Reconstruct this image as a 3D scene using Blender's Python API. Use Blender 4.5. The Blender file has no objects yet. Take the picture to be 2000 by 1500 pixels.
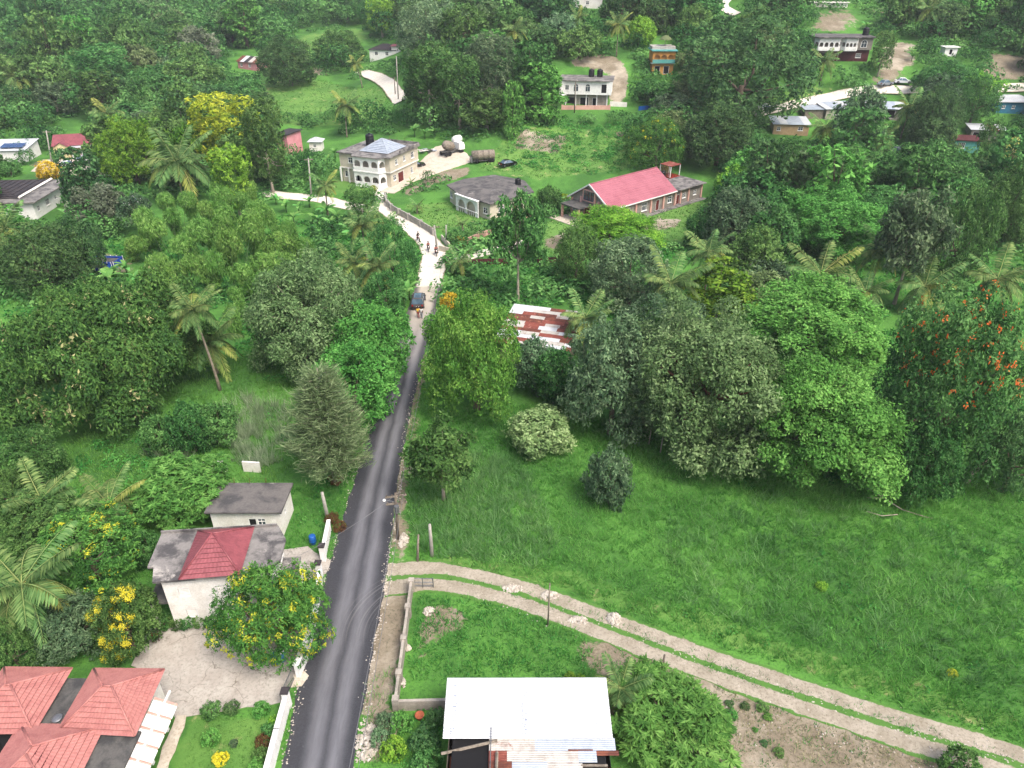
import bpy, math, random
import numpy as np
from mathutils import Vector, Matrix

R = math.radians
random.seed(7)
C = bpy.context.scene.collection
SC = bpy.context.scene

# ------------------------------------------------------------------ camera, sky, sun, exposure
PITCH, FPX, CAMH = R(31), 1420.0, 45.0
cd = bpy.data.cameras.new('camera')
cam = bpy.data.objects.new('camera', cd)
C.objects.link(cam)
cam.location = (0, 0, CAMH)
cam.rotation_euler = (R(90) - PITCH, 0, 0)
cd.sensor_width = 36
cd.lens = 36 * FPX / 2000
cd.clip_start = 0.5
cd.clip_end = 5000
SC.camera = cam

SUN_EL, SUN_AZ = R(56), R(138)          # azimuth clockwise from +Y: behind the camera on the right
w = bpy.data.worlds.new('World')
SC.world = w
w.use_nodes = True
wn, wl = w.node_tree.nodes, w.node_tree.links
sky = wn.new('ShaderNodeTexSky')
sky.sky_type = 'NISHITA'
sky.sun_disc = False
sky.sun_elevation = SUN_EL
sky.sun_rotation = SUN_AZ
sky.air_density = 1.0
sky.dust_density = 6.0
sky.ozone_density = 1.0
wl.new(sky.outputs[0], wn['Background'].inputs[0])
wn['Background'].inputs[1].default_value = 0.15
sd = bpy.data.lights.new('sun', 'SUN')
sun = bpy.data.objects.new('sun', sd)
C.objects.link(sun)
sd.energy = 1.6
sd.angle = R(22)
sd.color = (1.0, 0.97, 0.93)
sdir = Vector((math.sin(SUN_AZ) * math.cos(SUN_EL), math.cos(SUN_AZ) * math.cos(SUN_EL), math.sin(SUN_EL)))
sun.rotation_euler = sdir.to_track_quat('Z', 'Y').to_euler()
sun.location = (60, -60, 120)
vs = SC.view_settings
vs.view_transform = 'Standard'
vs.look = 'None'
vs.gamma = 1
vs.use_curve_mapping = False
vs.exposure = 1.08
HAZE = 0.0002                            # density of the air
SC.cycles.volume_bounces = 0
SC.cycles.use_adaptive_sampling = True
SC.cycles.adaptive_threshold = 0.025
SC.cycles.max_bounces = 4
SC.cycles.diffuse_bounces = 2
SC.cycles.glossy_bounces = 2
SC.cycles.transmission_bounces = 2

# ------------------------------------------------------------------ terrain and pixel helpers
def sst(a, b, x):
    t = np.clip((x - a) / (b - a), 0, 1)
    return t * t * (3 - 2 * t)
RY, RZ = [160, 180, 198, 215, 230, 262, 330, 600, 1400], [0, 4, 9.5, 18, 21, 30, 40, 70, 150]
LY, LZ = [205, 285, 420, 600, 1400], [0, 7.5, 23, 48, 140]
def T(x, y):
    k = sst(-60, 10, np.asarray(x, float))
    return np.interp(y, LY, LZ) * (1 - k) + np.interp(y, RY, RZ) * k
def Tf(x, y):
    return float(T(x, y))
def ray(px, py):
    v = -(py - 750) / FPX
    return ((px - 1000) / FPX, math.cos(PITCH) + v * math.sin(PITCH), -math.sin(PITCH) + v * math.cos(PITCH))
_ts = np.arange(8, 1600, 0.5)
def at(px, py, h=0.0):
    """point of the terrain (raised by h) that the photo shows at this pixel"""
    d = ray(px, py)
    g = CAMH + d[2] * _ts - T(d[0] * _ts, d[1] * _ts) - h
    i = int(np.argmax(g <= 0)) if (g <= 0).any() else len(_ts) - 1
    lo, hi = _ts[max(i - 1, 0)], _ts[i]
    for _ in range(18):
        m = (lo + hi) / 2
        if CAMH + d[2] * m <= Tf(d[0] * m, d[1] * m) + h: hi = m
        else: lo = m
    return Vector((d[0] * hi, d[1] * hi, CAMH + d[2] * hi))
def depth(p):
    return p[1] * math.cos(PITCH) - (p[2] - CAMH) * math.sin(PITCH)
def proj(x, y, z):
    dz = z - CAMH
    D = y * math.cos(PITCH) - dz * math.sin(PITCH)
    u = y * math.sin(PITCH) + dz * math.cos(PITCH)
    return 1000 + FPX * x / D, 750 - FPX * u / D, D
def inpoly(px, py, poly):
    px, py = np.asarray(px, float), np.asarray(py, float)
    r = np.zeros(px.shape, bool)
    n = len(poly)
    for i in range(n):
        x1, y1 = poly[i][:2]
        x2, y2 = poly[(i + 1) % n][:2]
        if y1 == y2: continue
        c = ((y1 > py) != (y2 > py)) & (px < (x2 - x1) * (py - y1) / (y2 - y1) + x1)
        r ^= c
    return r
def gpoly(pts):
    return [tuple(at(a, b)[:2]) for a, b in pts]

# ------------------------------------------------------------------ tags
def tag(o, label=None, cat=None, group=None, kind=None):
    if label: o['label'] = label
    if cat: o['category'] = cat
    if group: o['group'] = group
    if kind: o['kind'] = kind
    return o
def thing(name, label, cat, loc=(0, 0, 0), rotz=0, group=None):
    o = bpy.data.objects.new(name, None)
    o.empty_display_size = 0.3
    C.objects.link(o)
    o.location = loc
    o.rotation_euler = (0, 0, rotz)
    return tag(o, label, cat, group)
def inst(name, me, parent=None, loc=(0, 0, 0), rot=(0, 0, 0), sc=(1, 1, 1), mat=None):
    o = bpy.data.objects.new(name, me)
    C.objects.link(o)
    o.parent = parent
    o.location, o.rotation_euler, o.scale = loc, rot, sc
    if mat is not None and len(o.material_slots):
        o.material_slots[0].link = 'OBJECT'
        o.material_slots[0].material = M[mat] if isinstance(mat, str) else mat
    return o

# ------------------------------------------------------------------ mesh builder
class MB:
    def __init__(s):
        s.V, s.F = [], []
    def add(s, vs_, fs):
        n = len(s.V)
        s.V += [tuple(v) for v in vs_]
        s.F += [tuple(i + n for i in f) for f in fs]
        return s
    def box(s, c, d, rz=0.0, rx=0.0):
        x, y, z = d[0] / 2, d[1] / 2, d[2] / 2
        m = Matrix.Rotation(rz, 3, 'Z') @ Matrix.Rotation(rx, 3, 'X')
        vs_ = [Vector(c) + m @ Vector(p) for p in ((-x, -y, -z), (x, -y, -z), (x, y, -z), (-x, y, -z), (-x, -y, z), (x, -y, z), (x, y, z), (-x, y, z))]
        return s.add(vs_, [(3, 2, 1, 0), (4, 5, 6, 7), (0, 1, 5, 4), (1, 2, 6, 5), (2, 3, 7, 6), (3, 0, 4, 7)])
    def prism(s, poly, z0, z1):
        n = len(poly)
        a = sum(poly[i][0] * poly[(i + 1) % n][1] - poly[(i + 1) % n][0] * poly[i][1] for i in range(n))
        if a < 0: poly = poly[::-1]
        zt = z1 if callable(z1) else (lambda x, y: z1)
        zb = z0 if callable(z0) else (lambda x, y: z0)
        vs_ = [(p[0], p[1], zb(p[0], p[1])) for p in poly] + [(p[0], p[1], zt(p[0], p[1])) for p in poly]
        return s.add(vs_, [tuple(range(n))[::-1], tuple(range(n, 2 * n))] + [(i, (i + 1) % n, n + (i + 1) % n, n + i) for i in range(n)])
    def tube(s, pts, rad, n=6, cap=True):
        pts = [Vector(p) for p in pts]
        b = len(s.V)
        ref = Vector((0, 0, 1))
        for i, p in enumerate(pts):
            t = (pts[min(i + 1, len(pts) - 1)] - pts[max(i - 1, 0)]).normalized()
            rf = ref if abs(t.z) < 0.95 else Vector((1, 0, 0))
            u = t.cross(rf).normalized(); v = t.cross(u)
            r = rad[i] if hasattr(rad, '__len__') else rad
            for k in range(n):
                a = 2 * math.pi * k / n
                s.V.append(tuple(p + (u * math.cos(a) + v * math.sin(a)) * r))
        for i in range(len(pts) - 1):
            for k in range(n):
                s.F.append((b + i * n + k, b + i * n + (k + 1) % n, b + (i + 1) * n + (k + 1) % n, b + (i + 1) * n + k))
        if cap:
            s.F.append(tuple(b + k for k in range(n))[::-1])
            e = b + (len(pts) - 1) * n
            s.F.append(tuple(e + k for k in range(n)))
        return s
    def lathe(s, prof, c=(0, 0, 0), n=16):
        b = len(s.V)
        for r, z in prof:
            for k in range(n):
                a = 2 * math.pi * k / n
                s.V.append((c[0] + r * math.cos(a), c[1] + r * math.sin(a), c[2] + z))
        for i in range(len(prof) - 1):
            for k in range(n):
                s.F.append((b + i * n + k, b + i * n + (k + 1) % n, b + (i + 1) * n + (k + 1) % n, b + (i + 1) * n + k))
        s.F.append(tuple(b + k for k in range(n))[::-1])
        e = b + (len(prof) - 1) * n
        s.F.append(tuple(e + k for k in range(n)))
        return s
    def strip(s, a, b, c, d, pitch=0.2, amp=0.02, lift=0.0, th=0.0):
        """sheet between lower edge a-b and upper edge d-c, corrugated along a-b; its lower edge stands proud by lift"""
        a, b, c, d = map(Vector, (a, b, c, d))
        nrm = (b - a).cross(d - a).normalized()
        L = max((b - a).length, (c - d).length)
        n = max(1, int(round(L / pitch)) * 2)
        vs_, fs = [], []
        for i in range(n + 1):
            t = i / n
            h = amp if i % 2 else 0.0
            lo, hi = a.lerp(b, t), d.lerp(c, t)
            vs_ += [lo + nrm * (h + lift), hi + nrm * h, lo + nrm * (-0.02)]
        for i in range(n):
            k = i * 3
            fs += [(k, k + 3, k + 4, k + 1), (k + 2, k + 5, k + 3, k)]
        return s.add(vs_, fs)
    def mesh(s, name, mat=None, smooth=False):
        me = bpy.data.meshes.new(name)
        me.from_pydata(s.V, [], s.F)
        if smooth: me.shade_smooth()
        if mat: me.materials.append(M[mat] if isinstance(mat, str) else mat)
        return me
    def build(s, name, mat, parent=None, smooth=False, loc=(0, 0, 0), rot=(0, 0, 0)):
        return inst(name, s.mesh(name, mat, smooth), parent, loc, rot)

def npmesh(name, V, F, tint=None, mat=None, k=4):
    me = bpy.data.meshes.new(name)
    V = np.ascontiguousarray(V, np.float32); F = np.ascontiguousarray(F, np.int32)
    me.vertices.add(len(V)); me.vertices.foreach_set('co', V.ravel())
    me.loops.add(F.size); me.loops.foreach_set('vertex_index', F.ravel())
    me.polygons.add(len(F)); me.polygons.foreach_set('loop_start', np.arange(0, F.size, k, dtype=np.int32))
    me.update(calc_edges=True)
    if tint is not None:
        at_ = me.attributes.new('tint', 'FLOAT', 'FACE')
        at_.data.foreach_set('value', np.ascontiguousarray(tint, np.float32))
    if mat: me.materials.append(M[mat])
    return me

# ------------------------------------------------------------------ materials
def srgb(*c):
    return tuple(((v / 255) / 12.92 if v <= 10 else ((v / 255 + 0.055) / 1.055) ** 2.4) for v in c) + (1,)
M = {}
def dim(c, k=0.72):                       # true albedo of a colour read off the brightly exposed photo
    return c and tuple(v * k for v in c[:3]) + (1,)
def newmat(name):
    m = bpy.data.materials.new(name)
    m.use_nodes = True
    M[name] = m
    return m, m.node_tree.nodes, m.node_tree.links, m.node_tree.nodes['Principled BSDF']
def noise(n, l, vec, scale, detail=4, rough=0.6, dist=0.0):
    t = n.new('ShaderNodeTexNoise')
    t.inputs['Scale'].default_value = scale
    t.inputs['Detail'].default_value = detail
    t.inputs['Roughness'].default_value = rough
    t.inputs['Distortion'].default_value = dist
    if vec is not None: l.new(vec, t.inputs['Vector'])
    return t.outputs[0]
def rng(n, l, v, a, b, c=0.0, d=1.0):
    t = n.new('ShaderNodeMapRange')
    t.interpolation_type = 'SMOOTHSTEP'
    l.new(v, t.inputs[0])
    for i, x in enumerate((a, b, c, d)): t.inputs[i + 1].default_value = x
    return t.outputs[0]
def mix(n, l, f, a, b):
    t = n.new('ShaderNodeMix')
    t.data_type = 'RGBA'
    for k, v in ((0, f), (6, a), (7, b)):
        if isinstance(v, (tuple, float, int)): t.inputs[k].default_value = v
        else: l.new(v, t.inputs[k])
    return t.outputs[2]
def math_(n, l, op, a, b=0.0):
    t = n.new('ShaderNodeMath')
    t.operation = op
    for k, v in ((0, a), (1, b)):
        if isinstance(v, (float, int)): t.inputs[k].default_value = v
        else: l.new(v, t.inputs[k])
    return t.outputs[0]
def bump(n, l, bs, h, strength, dist=0.05):
    b = n.new('ShaderNodeBump')
    b.inputs['Strength'].default_value = strength
    b.inputs['Distance'].default_value = dist
    l.new(h, b.inputs['Height'])
    l.new(b.outputs[0], bs.inputs['Normal'])
def pmat(name, c1, c2=None, scale=2.0, lo=0.4, hi=0.65, rough=0.8, c3=None, s3=0.5, lo3=0.55, hi3=0.7, bmp=0.0, metal=0.0, spec=0.3, coat=0.0):
    """c1 with patches of c2 (noise) and stains of c3, fine grain on top"""
    m, n, l, bs = newmat(name)
    if name in ('white_paint', 'zinc_white', 'white_wall'): c1, c2, c3 = (dim(c, 0.7 if name == 'zinc_white' else 0.82) for c in (c1, c2, c3))
    if name not in ('white_paint', 'zinc_white', 'white_wall', 'lamp_glass', 'paint_white'): c1, c2, c3 = dim(c1), dim(c2), dim(c3)
    tc = n.new('ShaderNodeTexCoord').outputs['Object']
    col = c1
    f2 = noise(n, l, tc, scale, 6, 0.65, 0.3)
    if c2: col = mix(n, l, rng(n, l, f2, lo, hi), c1, c2)
    if c3: col = mix(n, l, rng(n, l, noise(n, l, tc, s3, 7, 0.7, 0.6), lo3, hi3), col, c3)
    g = noise(n, l, tc, scale * 9, 3, 0.7)
    hs = n.new('ShaderNodeHueSaturation')
    if isinstance(col, tuple): hs.inputs['Color'].default_value = col
    else: l.new(col, hs.inputs['Color'])
    l.new(rng(n, l, g, 0.25, 0.75, 0.86, 1.1), hs.inputs['Value'])
    l.new(hs.outputs[0], bs.inputs['Base Color'])
    bs.inputs['Roughness'].default_value = rough
    bs.inputs['Metallic'].default_value = metal
    bs.inputs['Specular IOR Level'].default_value = spec
    bs.inputs['Coat Weight'].default_value = coat
    if bmp: bump(n, l, bs, f2, bmp)
    return m

pmat('white_wall', srgb(236, 232, 226), srgb(222, 217, 208), 0.9, c3=srgb(180, 174, 164), s3=0.7, lo3=0.62, hi3=0.85)
pmat('white_paint', srgb(240, 239, 236), srgb(226, 224, 220), 1.5)
pmat('cream_wall', srgb(214, 205, 186), srgb(198, 188, 168), 0.8, c3=srgb(160, 150, 132), s3=0.5, lo3=0.6, hi3=0.8)
pmat('block_wall', srgb(178, 170, 158), srgb(150, 143, 132), 1.2, c3=srgb(112, 106, 98), s3=0.8, lo3=0.6, hi3=0.75, bmp=0.2)
pmat('grey_wall', srgb(152, 146, 136), srgb(130, 125, 118), 0.8, c3=srgb(100, 96, 90), s3=0.6, lo3=0.6, hi3=0.8)
pmat('roof_concrete', srgb(140, 136, 132), srgb(84, 82, 82), 0.7, 0.42, 0.62, 0.9, c3=srgb(186, 180, 172), s3=0.45, lo3=0.58, hi3=0.68, bmp=0.15)
pmat('roof_concrete_dark', srgb(112, 108, 105), srgb(76, 75, 76), 0.5, 0.4, 0.62, 0.9, c3=srgb(150, 145, 140), s3=0.4, lo3=0.6, hi3=0.68, bmp=0.15)
pmat('slab_dark', srgb(98, 96, 92), srgb(66, 66, 66), 0.8, 0.4, 0.65, 0.9, c3=srgb(126, 122, 116), s3=0.7, lo3=0.6, hi3=0.7)
pmat('red_tile', srgb(186, 124, 116), srgb(170, 108, 102), 1.3, 0.4, 0.65, 0.55, c3=srgb(208, 146, 132), s3=1.1, lo3=0.6, hi3=0.8, spec=0.4)
pmat('red_metal', srgb(150, 80, 86), srgb(130, 66, 72), 1.3, 0.4, 0.65, 0.5, c3=srgb(178, 100, 106), s3=0.6, lo3=0.58, hi3=0.75, spec=0.4)
pmat('church_roof', srgb(176, 106, 118), srgb(162, 92, 104), 0.5, 0.4, 0.65, 0.5, spec=0.4)
pmat('zinc_white', srgb(212, 215, 218), srgb(196, 200, 206), 0.8, 0.45, 0.75, 0.4, spec=0.5)
pmat('zinc', srgb(178, 188, 200), srgb(152, 162, 176), 1.2, 0.4, 0.7, 0.45, c3=srgb(140, 118, 104), s3=0.9, lo3=0.62, hi3=0.78, spec=0.5)
pmat('zinc_aged', srgb(196, 192, 184), srgb(166, 158, 148), 1.5, 0.4, 0.7, 0.5, c3=srgb(140, 92, 72), s3=0.9, lo3=0.56, hi3=0.7, spec=0.4)
pmat('rust', srgb(128, 74, 56), srgb(98, 56, 46), 1.6, 0.35, 0.6, 0.8, c3=srgb(168, 112, 92), s3=1.4, lo3=0.56, hi3=0.7)
pmat('rust_red', srgb(146, 80, 66), srgb(124, 64, 54), 1.6, 0.35, 0.6, 0.75, c3=srgb(196, 150, 134), s3=1.1, lo3=0.55, hi3=0.68)
pmat('roof_dark', srgb(66, 60, 62), srgb(48, 46, 50), 0.7, 0.4, 0.65, 0.8)
pmat('glass', srgb(52, 62, 72), srgb(76, 88, 98), 1.0, 0.4, 0.6, 0.08, spec=0.8)
pmat('car_glass', srgb(96, 118, 136), srgb(76, 96, 112), 0.8, 0.4, 0.6, 0.08, spec=0.8)  # sky reflection put into the pale blue-grey base colour
pmat('dark_void', srgb(22, 22, 24), rough=0.9)  # near-black colour painted in for the shade inside openings
pmat('pink_trim', srgb(224, 178, 164), srgb(210, 162, 148), 1.0)
pmat('dark_red', srgb(112, 42, 36), srgb(90, 32, 28), 1.5, rough=0.6)
pmat('maroon', srgb(92, 44, 46), srgb(74, 36, 38), 1.0, rough=0.8)
pmat('pink_wall', srgb(226, 158, 164), srgb(212, 140, 148), 0.8)
pmat('orange_wall', srgb(224, 164, 88), srgb(206, 146, 76), 0.8)
pmat('teal', srgb(66, 150, 160), srgb(50, 128, 142), 1.0)
pmat('turquoise', srgb(86, 164, 158), srgb(110, 176, 168), 0.8)
pmat('blue_wall', srgb(70, 148, 178), srgb(56, 128, 160), 0.8)
pmat('tan_wall', srgb(196, 168, 130), srgb(176, 148, 112), 0.9)
pmat('yellow_wall', srgb(226, 214, 164), srgb(210, 196, 146), 0.9)
pmat('blue_plastic', srgb(30, 96, 176), srgb(24, 82, 156), 1.0, rough=0.4, spec=0.5)
pmat('light_blue_plastic', srgb(66, 140, 186), srgb(56, 126, 172), 1.0, rough=0.4, spec=0.5)
pmat('blue_tarp', srgb(24, 58, 150), srgb(36, 84, 180), 0.9, rough=0.5)
pmat('black_plastic', srgb(30, 31, 34), srgb(22, 23, 26), 1.0, rough=0.45)
pmat('red_plastic', srgb(120, 24, 36), srgb(100, 18, 30), 1.0, rough=0.4)
pmat('terracotta', srgb(176, 96, 66), srgb(150, 80, 56), 2.0)
pmat('wood_old', srgb(150, 140, 126), srgb(112, 102, 90), 3.0, rough=0.9, bmp=0.2)
pmat('pole_wood', srgb(120, 110, 98), srgb(92, 84, 76), 3.0, rough=0.9)
pmat('pole_concrete', srgb(178, 174, 164), srgb(150, 146, 138), 2.0, c3=srgb(96, 92, 86), s3=1.5, lo3=0.58, hi3=0.72, rough=0.9)
pmat('metal_grey', srgb(150, 152, 154), srgb(120, 122, 126), 2.0, rough=0.4, metal=0.6)
pmat('wire', srgb(120, 120, 122), rough=0.6)
pmat('bark', srgb(112, 98, 84), srgb(82, 70, 60), 1.5, rough=0.95, bmp=0.3)
pmat('bark_pale', srgb(176, 166, 150), srgb(138, 128, 114), 1.2, rough=0.95, bmp=0.3)
pmat('palm_bark', srgb(158, 146, 130), srgb(124, 112, 98), 2.0, rough=0.95, bmp=0.3)
pmat('rock', srgb(206, 198, 186), srgb(172, 162, 148), 2.5, rough=0.95, bmp=0.4)
pmat('bark_brown', srgb(104, 70, 52), srgb(76, 52, 40), 1.5, rough=0.95, bmp=0.3)
pmat('tyre', srgb(28, 28, 30), rough=0.85)
pmat('rim', srgb(150, 152, 156), rough=0.3, metal=0.8)
pmat('solar', srgb(36, 62, 108), srgb(50, 82, 134), 3.0, rough=0.2, spec=0.6)
pmat('skin', srgb(92, 60, 44), rough=0.6)
for nm, c in (('shirt_yellow', (222, 176, 60)), ('shirt_white', (224, 224, 222)), ('trousers_red', (130, 44, 40)), ('trousers_grey', (140, 144, 150)), ('cloth_dark', (40, 42, 50)), ('cloth_pink', (206, 130, 120)), ('hair', (24, 20, 18))):
    pmat(nm, srgb(*c), rough=0.85)
for nm, c in (('paint_taupe', (84, 76, 74)), ('paint_black', (18, 19, 22)), ('paint_white', (222, 224, 226)), ('paint_silver', (150, 158, 166)), ('paint_red', (150, 40, 36))):
    pmat(nm, srgb(*c), rough=0.25, spec=0.5, coat=0.6)
for nm, c, e in (('lamp_glass', (230, 230, 225), 0), ('tail_red', (150, 20, 20), 0)):
    pmat(nm, srgb(*c), rough=0.2, spec=0.5)

def leafmat(name, dark, mid, light, flush=None, hv=0.02, vv=0.25, trans=0.32, rough=0.5):
    m, n, l, bs = newmat(name)
    if 'flower' not in name and name not in ('leaf_croton', 'leaf_yellow', 'leaf_red', 'grass_dry', 'leaf_grey', 'leaf_dark', 'grass_blue', 'leaf_pine', 'leaf_pale'):
        dark, mid, light = ((c[0] * 0.97, c[1] * 0.99, c[2] * 1.1) for c in (dark, mid, light))
    a = n.new('ShaderNodeAttribute'); a.attribute_name = 'tint'
    r = n.new('ShaderNodeValToRGB')
    e = r.color_ramp.elements
    e[0].position, e[0].color = 0.05, srgb(*dark)
    e[1].position, e[1].color = 0.9, srgb(*light)
    x = e.new(0.45); x.color = srgb(*mid)
    if flush:
        e[2].position = 0.82
        y = e.new(0.9); y.color = srgb(*flush)
    l.new(a.outputs['Fac'], r.inputs[0])
    oi = n.new('ShaderNodeObjectInfo')
    hs = n.new('ShaderNodeHueSaturation')
    l.new(r.outputs[0], hs.inputs['Color'])
    l.new(rng(n, l, oi.outputs['Random'], 0, 1, 0.5 - hv, 0.5 + hv), hs.inputs['Hue'])
    sep = math_(n, l, 'FRACT', math_(n, l, 'MULTIPLY', oi.outputs['Random'], 7.31))
    l.new(rng(n, l, sep, 0, 1, 1 - vv, 1 + vv), hs.inputs['Value'])
    n.remove(bs)
    bs = n.new('ShaderNodeBsdfDiffuse')
    l.new(hs.outputs[0], bs.inputs[0])
    tr = n.new('ShaderNodeBsdfTranslucent')
    l.new(hs.outputs[0], tr.inputs[0])
    mx = n.new('ShaderNodeMixShader')
    mx.inputs[0].default_value = trans
    l.new(bs.outputs[0], mx.inputs[1]); l.new(tr.outputs[0], mx.inputs[2])
    l.new(mx.outputs[0], n['Material Output'].inputs[0])
leafmat('leaf_mid', (54, 88, 42), (82, 122, 58), (122, 160, 82), vv=0.18)
leafmat('leaf_dark', (50, 80, 48), (72, 106, 64), (106, 140, 84), vv=0.18)
leafmat('leaf_bright', (66, 112, 46), (96, 152, 64), (134, 184, 86), hv=0.008, vv=0.06)
leafmat('leaf_lime', (72, 112, 36), (110, 154, 50), (152, 186, 66), hv=0.01)
leafmat('leaf_yellow', (88, 116, 36), (142, 158, 50), (188, 192, 72), hv=0.01)
leafmat('leaf_olive', (72, 96, 52), (106, 130, 74), (146, 164, 104), vv=0.1)
leafmat('leaf_pale', (98, 126, 78), (132, 160, 102), (168, 188, 134), hv=0.0, vv=0.0)
leafmat('leaf_feather', (66, 106, 44), (96, 140, 60), (134, 172, 82), hv=0.005, vv=0.05)
leafmat('leaf_grey', (64, 90, 64), (94, 122, 86), (132, 154, 116))
leafmat('leaf_brownish', (80, 94, 64), (108, 118, 86), (138, 144, 110))
leafmat('leaf_flush', (52, 88, 38), (80, 124, 52), (106, 148, 62), flush=(188, 188, 62), hv=0.008)
leafmat('leaf_pod', (56, 90, 44), (80, 118, 54), (108, 144, 66), flush=(168, 168, 118), hv=0.004, vv=0.05)
leafmat('leaf_tulip', (56, 92, 46), (84, 126, 62), (124, 164, 88), hv=0.0, vv=0.0)
leafmat('leaf_pine', (86, 106, 70), (114, 136, 94), (148, 164, 122), hv=0.005, vv=0.0)
leafmat('leaf_bamboo', (82, 122, 50), (112, 152, 66), (148, 180, 90), hv=0.008, vv=0.06)
leafmat('leaf_fresh', (66, 108, 40), (96, 142, 54), (140, 174, 76), hv=0.0, vv=0.0)
leafmat('leaf_palm', (66, 96, 50), (104, 132, 70), (150, 164, 92), rough=0.4, vv=0.2)
leafmat('leaf_palm_yellow', (112, 132, 58), (148, 160, 76), (190, 186, 106), rough=0.4, vv=0.12)
leafmat('leaf_banana', (78, 128, 58), (106, 156, 74), (142, 180, 98), rough=0.4, vv=0.15)
leafmat('grass_tall', (72, 116, 48), (100, 150, 62), (138, 178, 84), vv=0, trans=0.45)
leafmat('grass_blue', (80, 120, 70), (106, 148, 90), (140, 174, 114), vv=0, trans=0.45)
leafmat('reed', (112, 138, 88), (144, 164, 116), (182, 192, 146), vv=0, trans=0.45)
leafmat('grass_lawn', (60, 98, 42), (82, 122, 54), (112, 146, 72), vv=0)
leafmat('grass_dry', (112, 120, 84), (148, 150, 110), (180, 176, 138), vv=0)
leafmat('weed', (54, 98, 42), (80, 132, 54), (118, 164, 74), vv=0)
leafmat('flower_yellow', (196, 182, 34), (220, 208, 52), (234, 224, 96), hv=0, vv=0)
leafmat('flower_orange', (186, 84, 40), (218, 106, 52), (232, 140, 84), hv=0, vv=0)
leafmat('leaf_croton', (150, 120, 34), (196, 160, 44), (214, 190, 80), hv=0.01, vv=0.1)
leafmat('leaf_red', (84, 62, 44), (108, 70, 52), (92, 112, 58), hv=0.01, vv=0.1)

# ------------------------------------------------------------------ ground
rs = np.random.RandomState(11)
EXCL = []                                   # world polygons where no grass or weed grows
DIRT = [[(1110, 1240), (1200, 1255), (1300, 1300), (1300, 1400), (1190, 1420), (1180, 1330)], [(1205, 1262), (1300, 1290), (1420, 1340), (1600, 1400), (1800, 1452), (1990, 1500), (1990, 1560), (1400, 1560), (1345, 1440), (1290, 1330)],
        [(742, 1165), (790, 1150), (805, 1165), (772, 1385), (770, 1500), (690, 1500), (712, 1320)],
        [(757, 1104), (805, 1104), (830, 1120), (815, 1160), (752, 1170)],
        [(772, 880), (800, 880), (790, 1105), (765, 1105)], [(785, 700), (835, 690), (812, 860), (785, 870)],
        [(1060, 470), (1110, 448), (1115, 470), (1075, 490)], [(1258, 432), (1335, 424), (1330, 440), (1270, 458), (1255, 450)],
        [(800, 385), (850, 360), (905, 345), (925, 325), (860, 335), (780, 372)], [(905, 470), (935, 450), (960, 450), (910, 495)],
        [(1000, 290), (1020, 250), (1060, 262), (1110, 265), (1090, 300)], [(1185, 250), (1225, 262), (1215, 275)],
        [(1110, 125), (1130, 108), (1190, 105), (1230, 140), (1220, 205), (1190, 200), (1195, 145)],
        [(1710, 140), (1740, 80), (1785, 85), (1780, 120), (1755, 165), (1700, 160)], [(1585, 60), (1590, 22), (1670, 20), (1690, 58)],
        [(595, 125), (660, 140), (655, 152), (600, 142)], [(1920, 150), (1935, 108), (2010, 105), (2010, 158)], [(1690, 15), (1740, 8), (1750, 30), (1700, 35)],
        [(850, 1180), (905, 1185), (900, 1225), (845, 1230)], [(820, 1190), (845, 1180), (840, 1330), (820, 1330)], [(1490, 215), (1640, 180), (1640, 195), (1500, 226)],
        [(160, 510), (190, 490), (250, 500), (250, 530), (170, 535)], [(60, 320), (100, 310), (200, 315), (215, 345), (170, 340), (80, 350)],
        [(1480, 1330), (1600, 1380), (1700, 1500), (1440, 1500), (1400, 1400)]]
LAWN = [[(365, 1392), (550, 1392), (520, 1520), (330, 1520)], [(790, 400), (870, 395), (960, 425), (1040, 400), (1050, 420), (960, 450), (900, 480), (840, 440)],
        [(900, 500), (1100, 420), (1390, 390), (1390, 470), (1250, 500), (950, 500)], [(500, 160), (600, 150), (760, 170), (740, 230), (520, 240)],
        [(580, 70), (700, 55), (720, 75), (640, 120), (590, 120)], [(640, 350), (670, 345), (740, 370), (720, 385), (650, 375)],
        [(1000, 250), (1240, 260), (1300, 320), (1050, 350), (930, 330)], [(1500, 190), (1560, 170), (1640, 175), (1620, 195), (1500, 215)],
        [(1570, 150), (1590, 140), (1600, 160), (1575, 170)], [(850, 1110), (1100, 1150), (1990, 1440), (1990, 1400), (1100, 1110), (840, 1085)]]
def axis(parts):
    o = [parts[0][0]]
    for a, b, s in parts:
        n = int(round((b - a) / s)); o += [a + (b - a) * (i + 1) / n for i in range(n)]
    return np.array(o)
gx = axis([(-900, -300, 60), (-300, -140, 8), (-140, -60, 2.5), (-60, 60, 0.8), (60, 140, 2.5), (140, 300, 8), (300, 900, 60)])
gy = axis([(-200, 16, 12), (16, 120, 0.8), (120, 240, 1.6), (240, 440, 5), (440, 1400, 60)])
GX, GY = np.meshgrid(gx, gy)
def mask(polys):
    r = np.zeros(GX.shape)
    for p in polys: r[inpoly(GX, GY, gpoly(p))] = 1
    for _ in range(2):
        q = np.pad(r, 1, mode='edge')
        r = (q[1:-1, 1:-1] * 2 + q[:-2, 1:-1] + q[2:, 1:-1] + q[1:-1, :-2] + q[1:-1, 2:]) / 6
    return r
V = np.stack([GX, GY, T(GX, GY)], -1).reshape(-1, 3)
ny, nx = GX.shape
ii = (np.arange(ny - 1)[:, None] * nx + np.arange(nx - 1)[None]).ravel()
me = npmesh('ground', V, np.stack([ii, ii + 1, ii + nx + 1, ii + nx], -1))
for nm, pl in (('dirt', DIRT), ('lawn', LAWN)):
    a = me.attributes.new(nm, 'FLOAT', 'POINT'); a.data.foreach_set('value', mask(pl).ravel().astype(np.float32))
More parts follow.
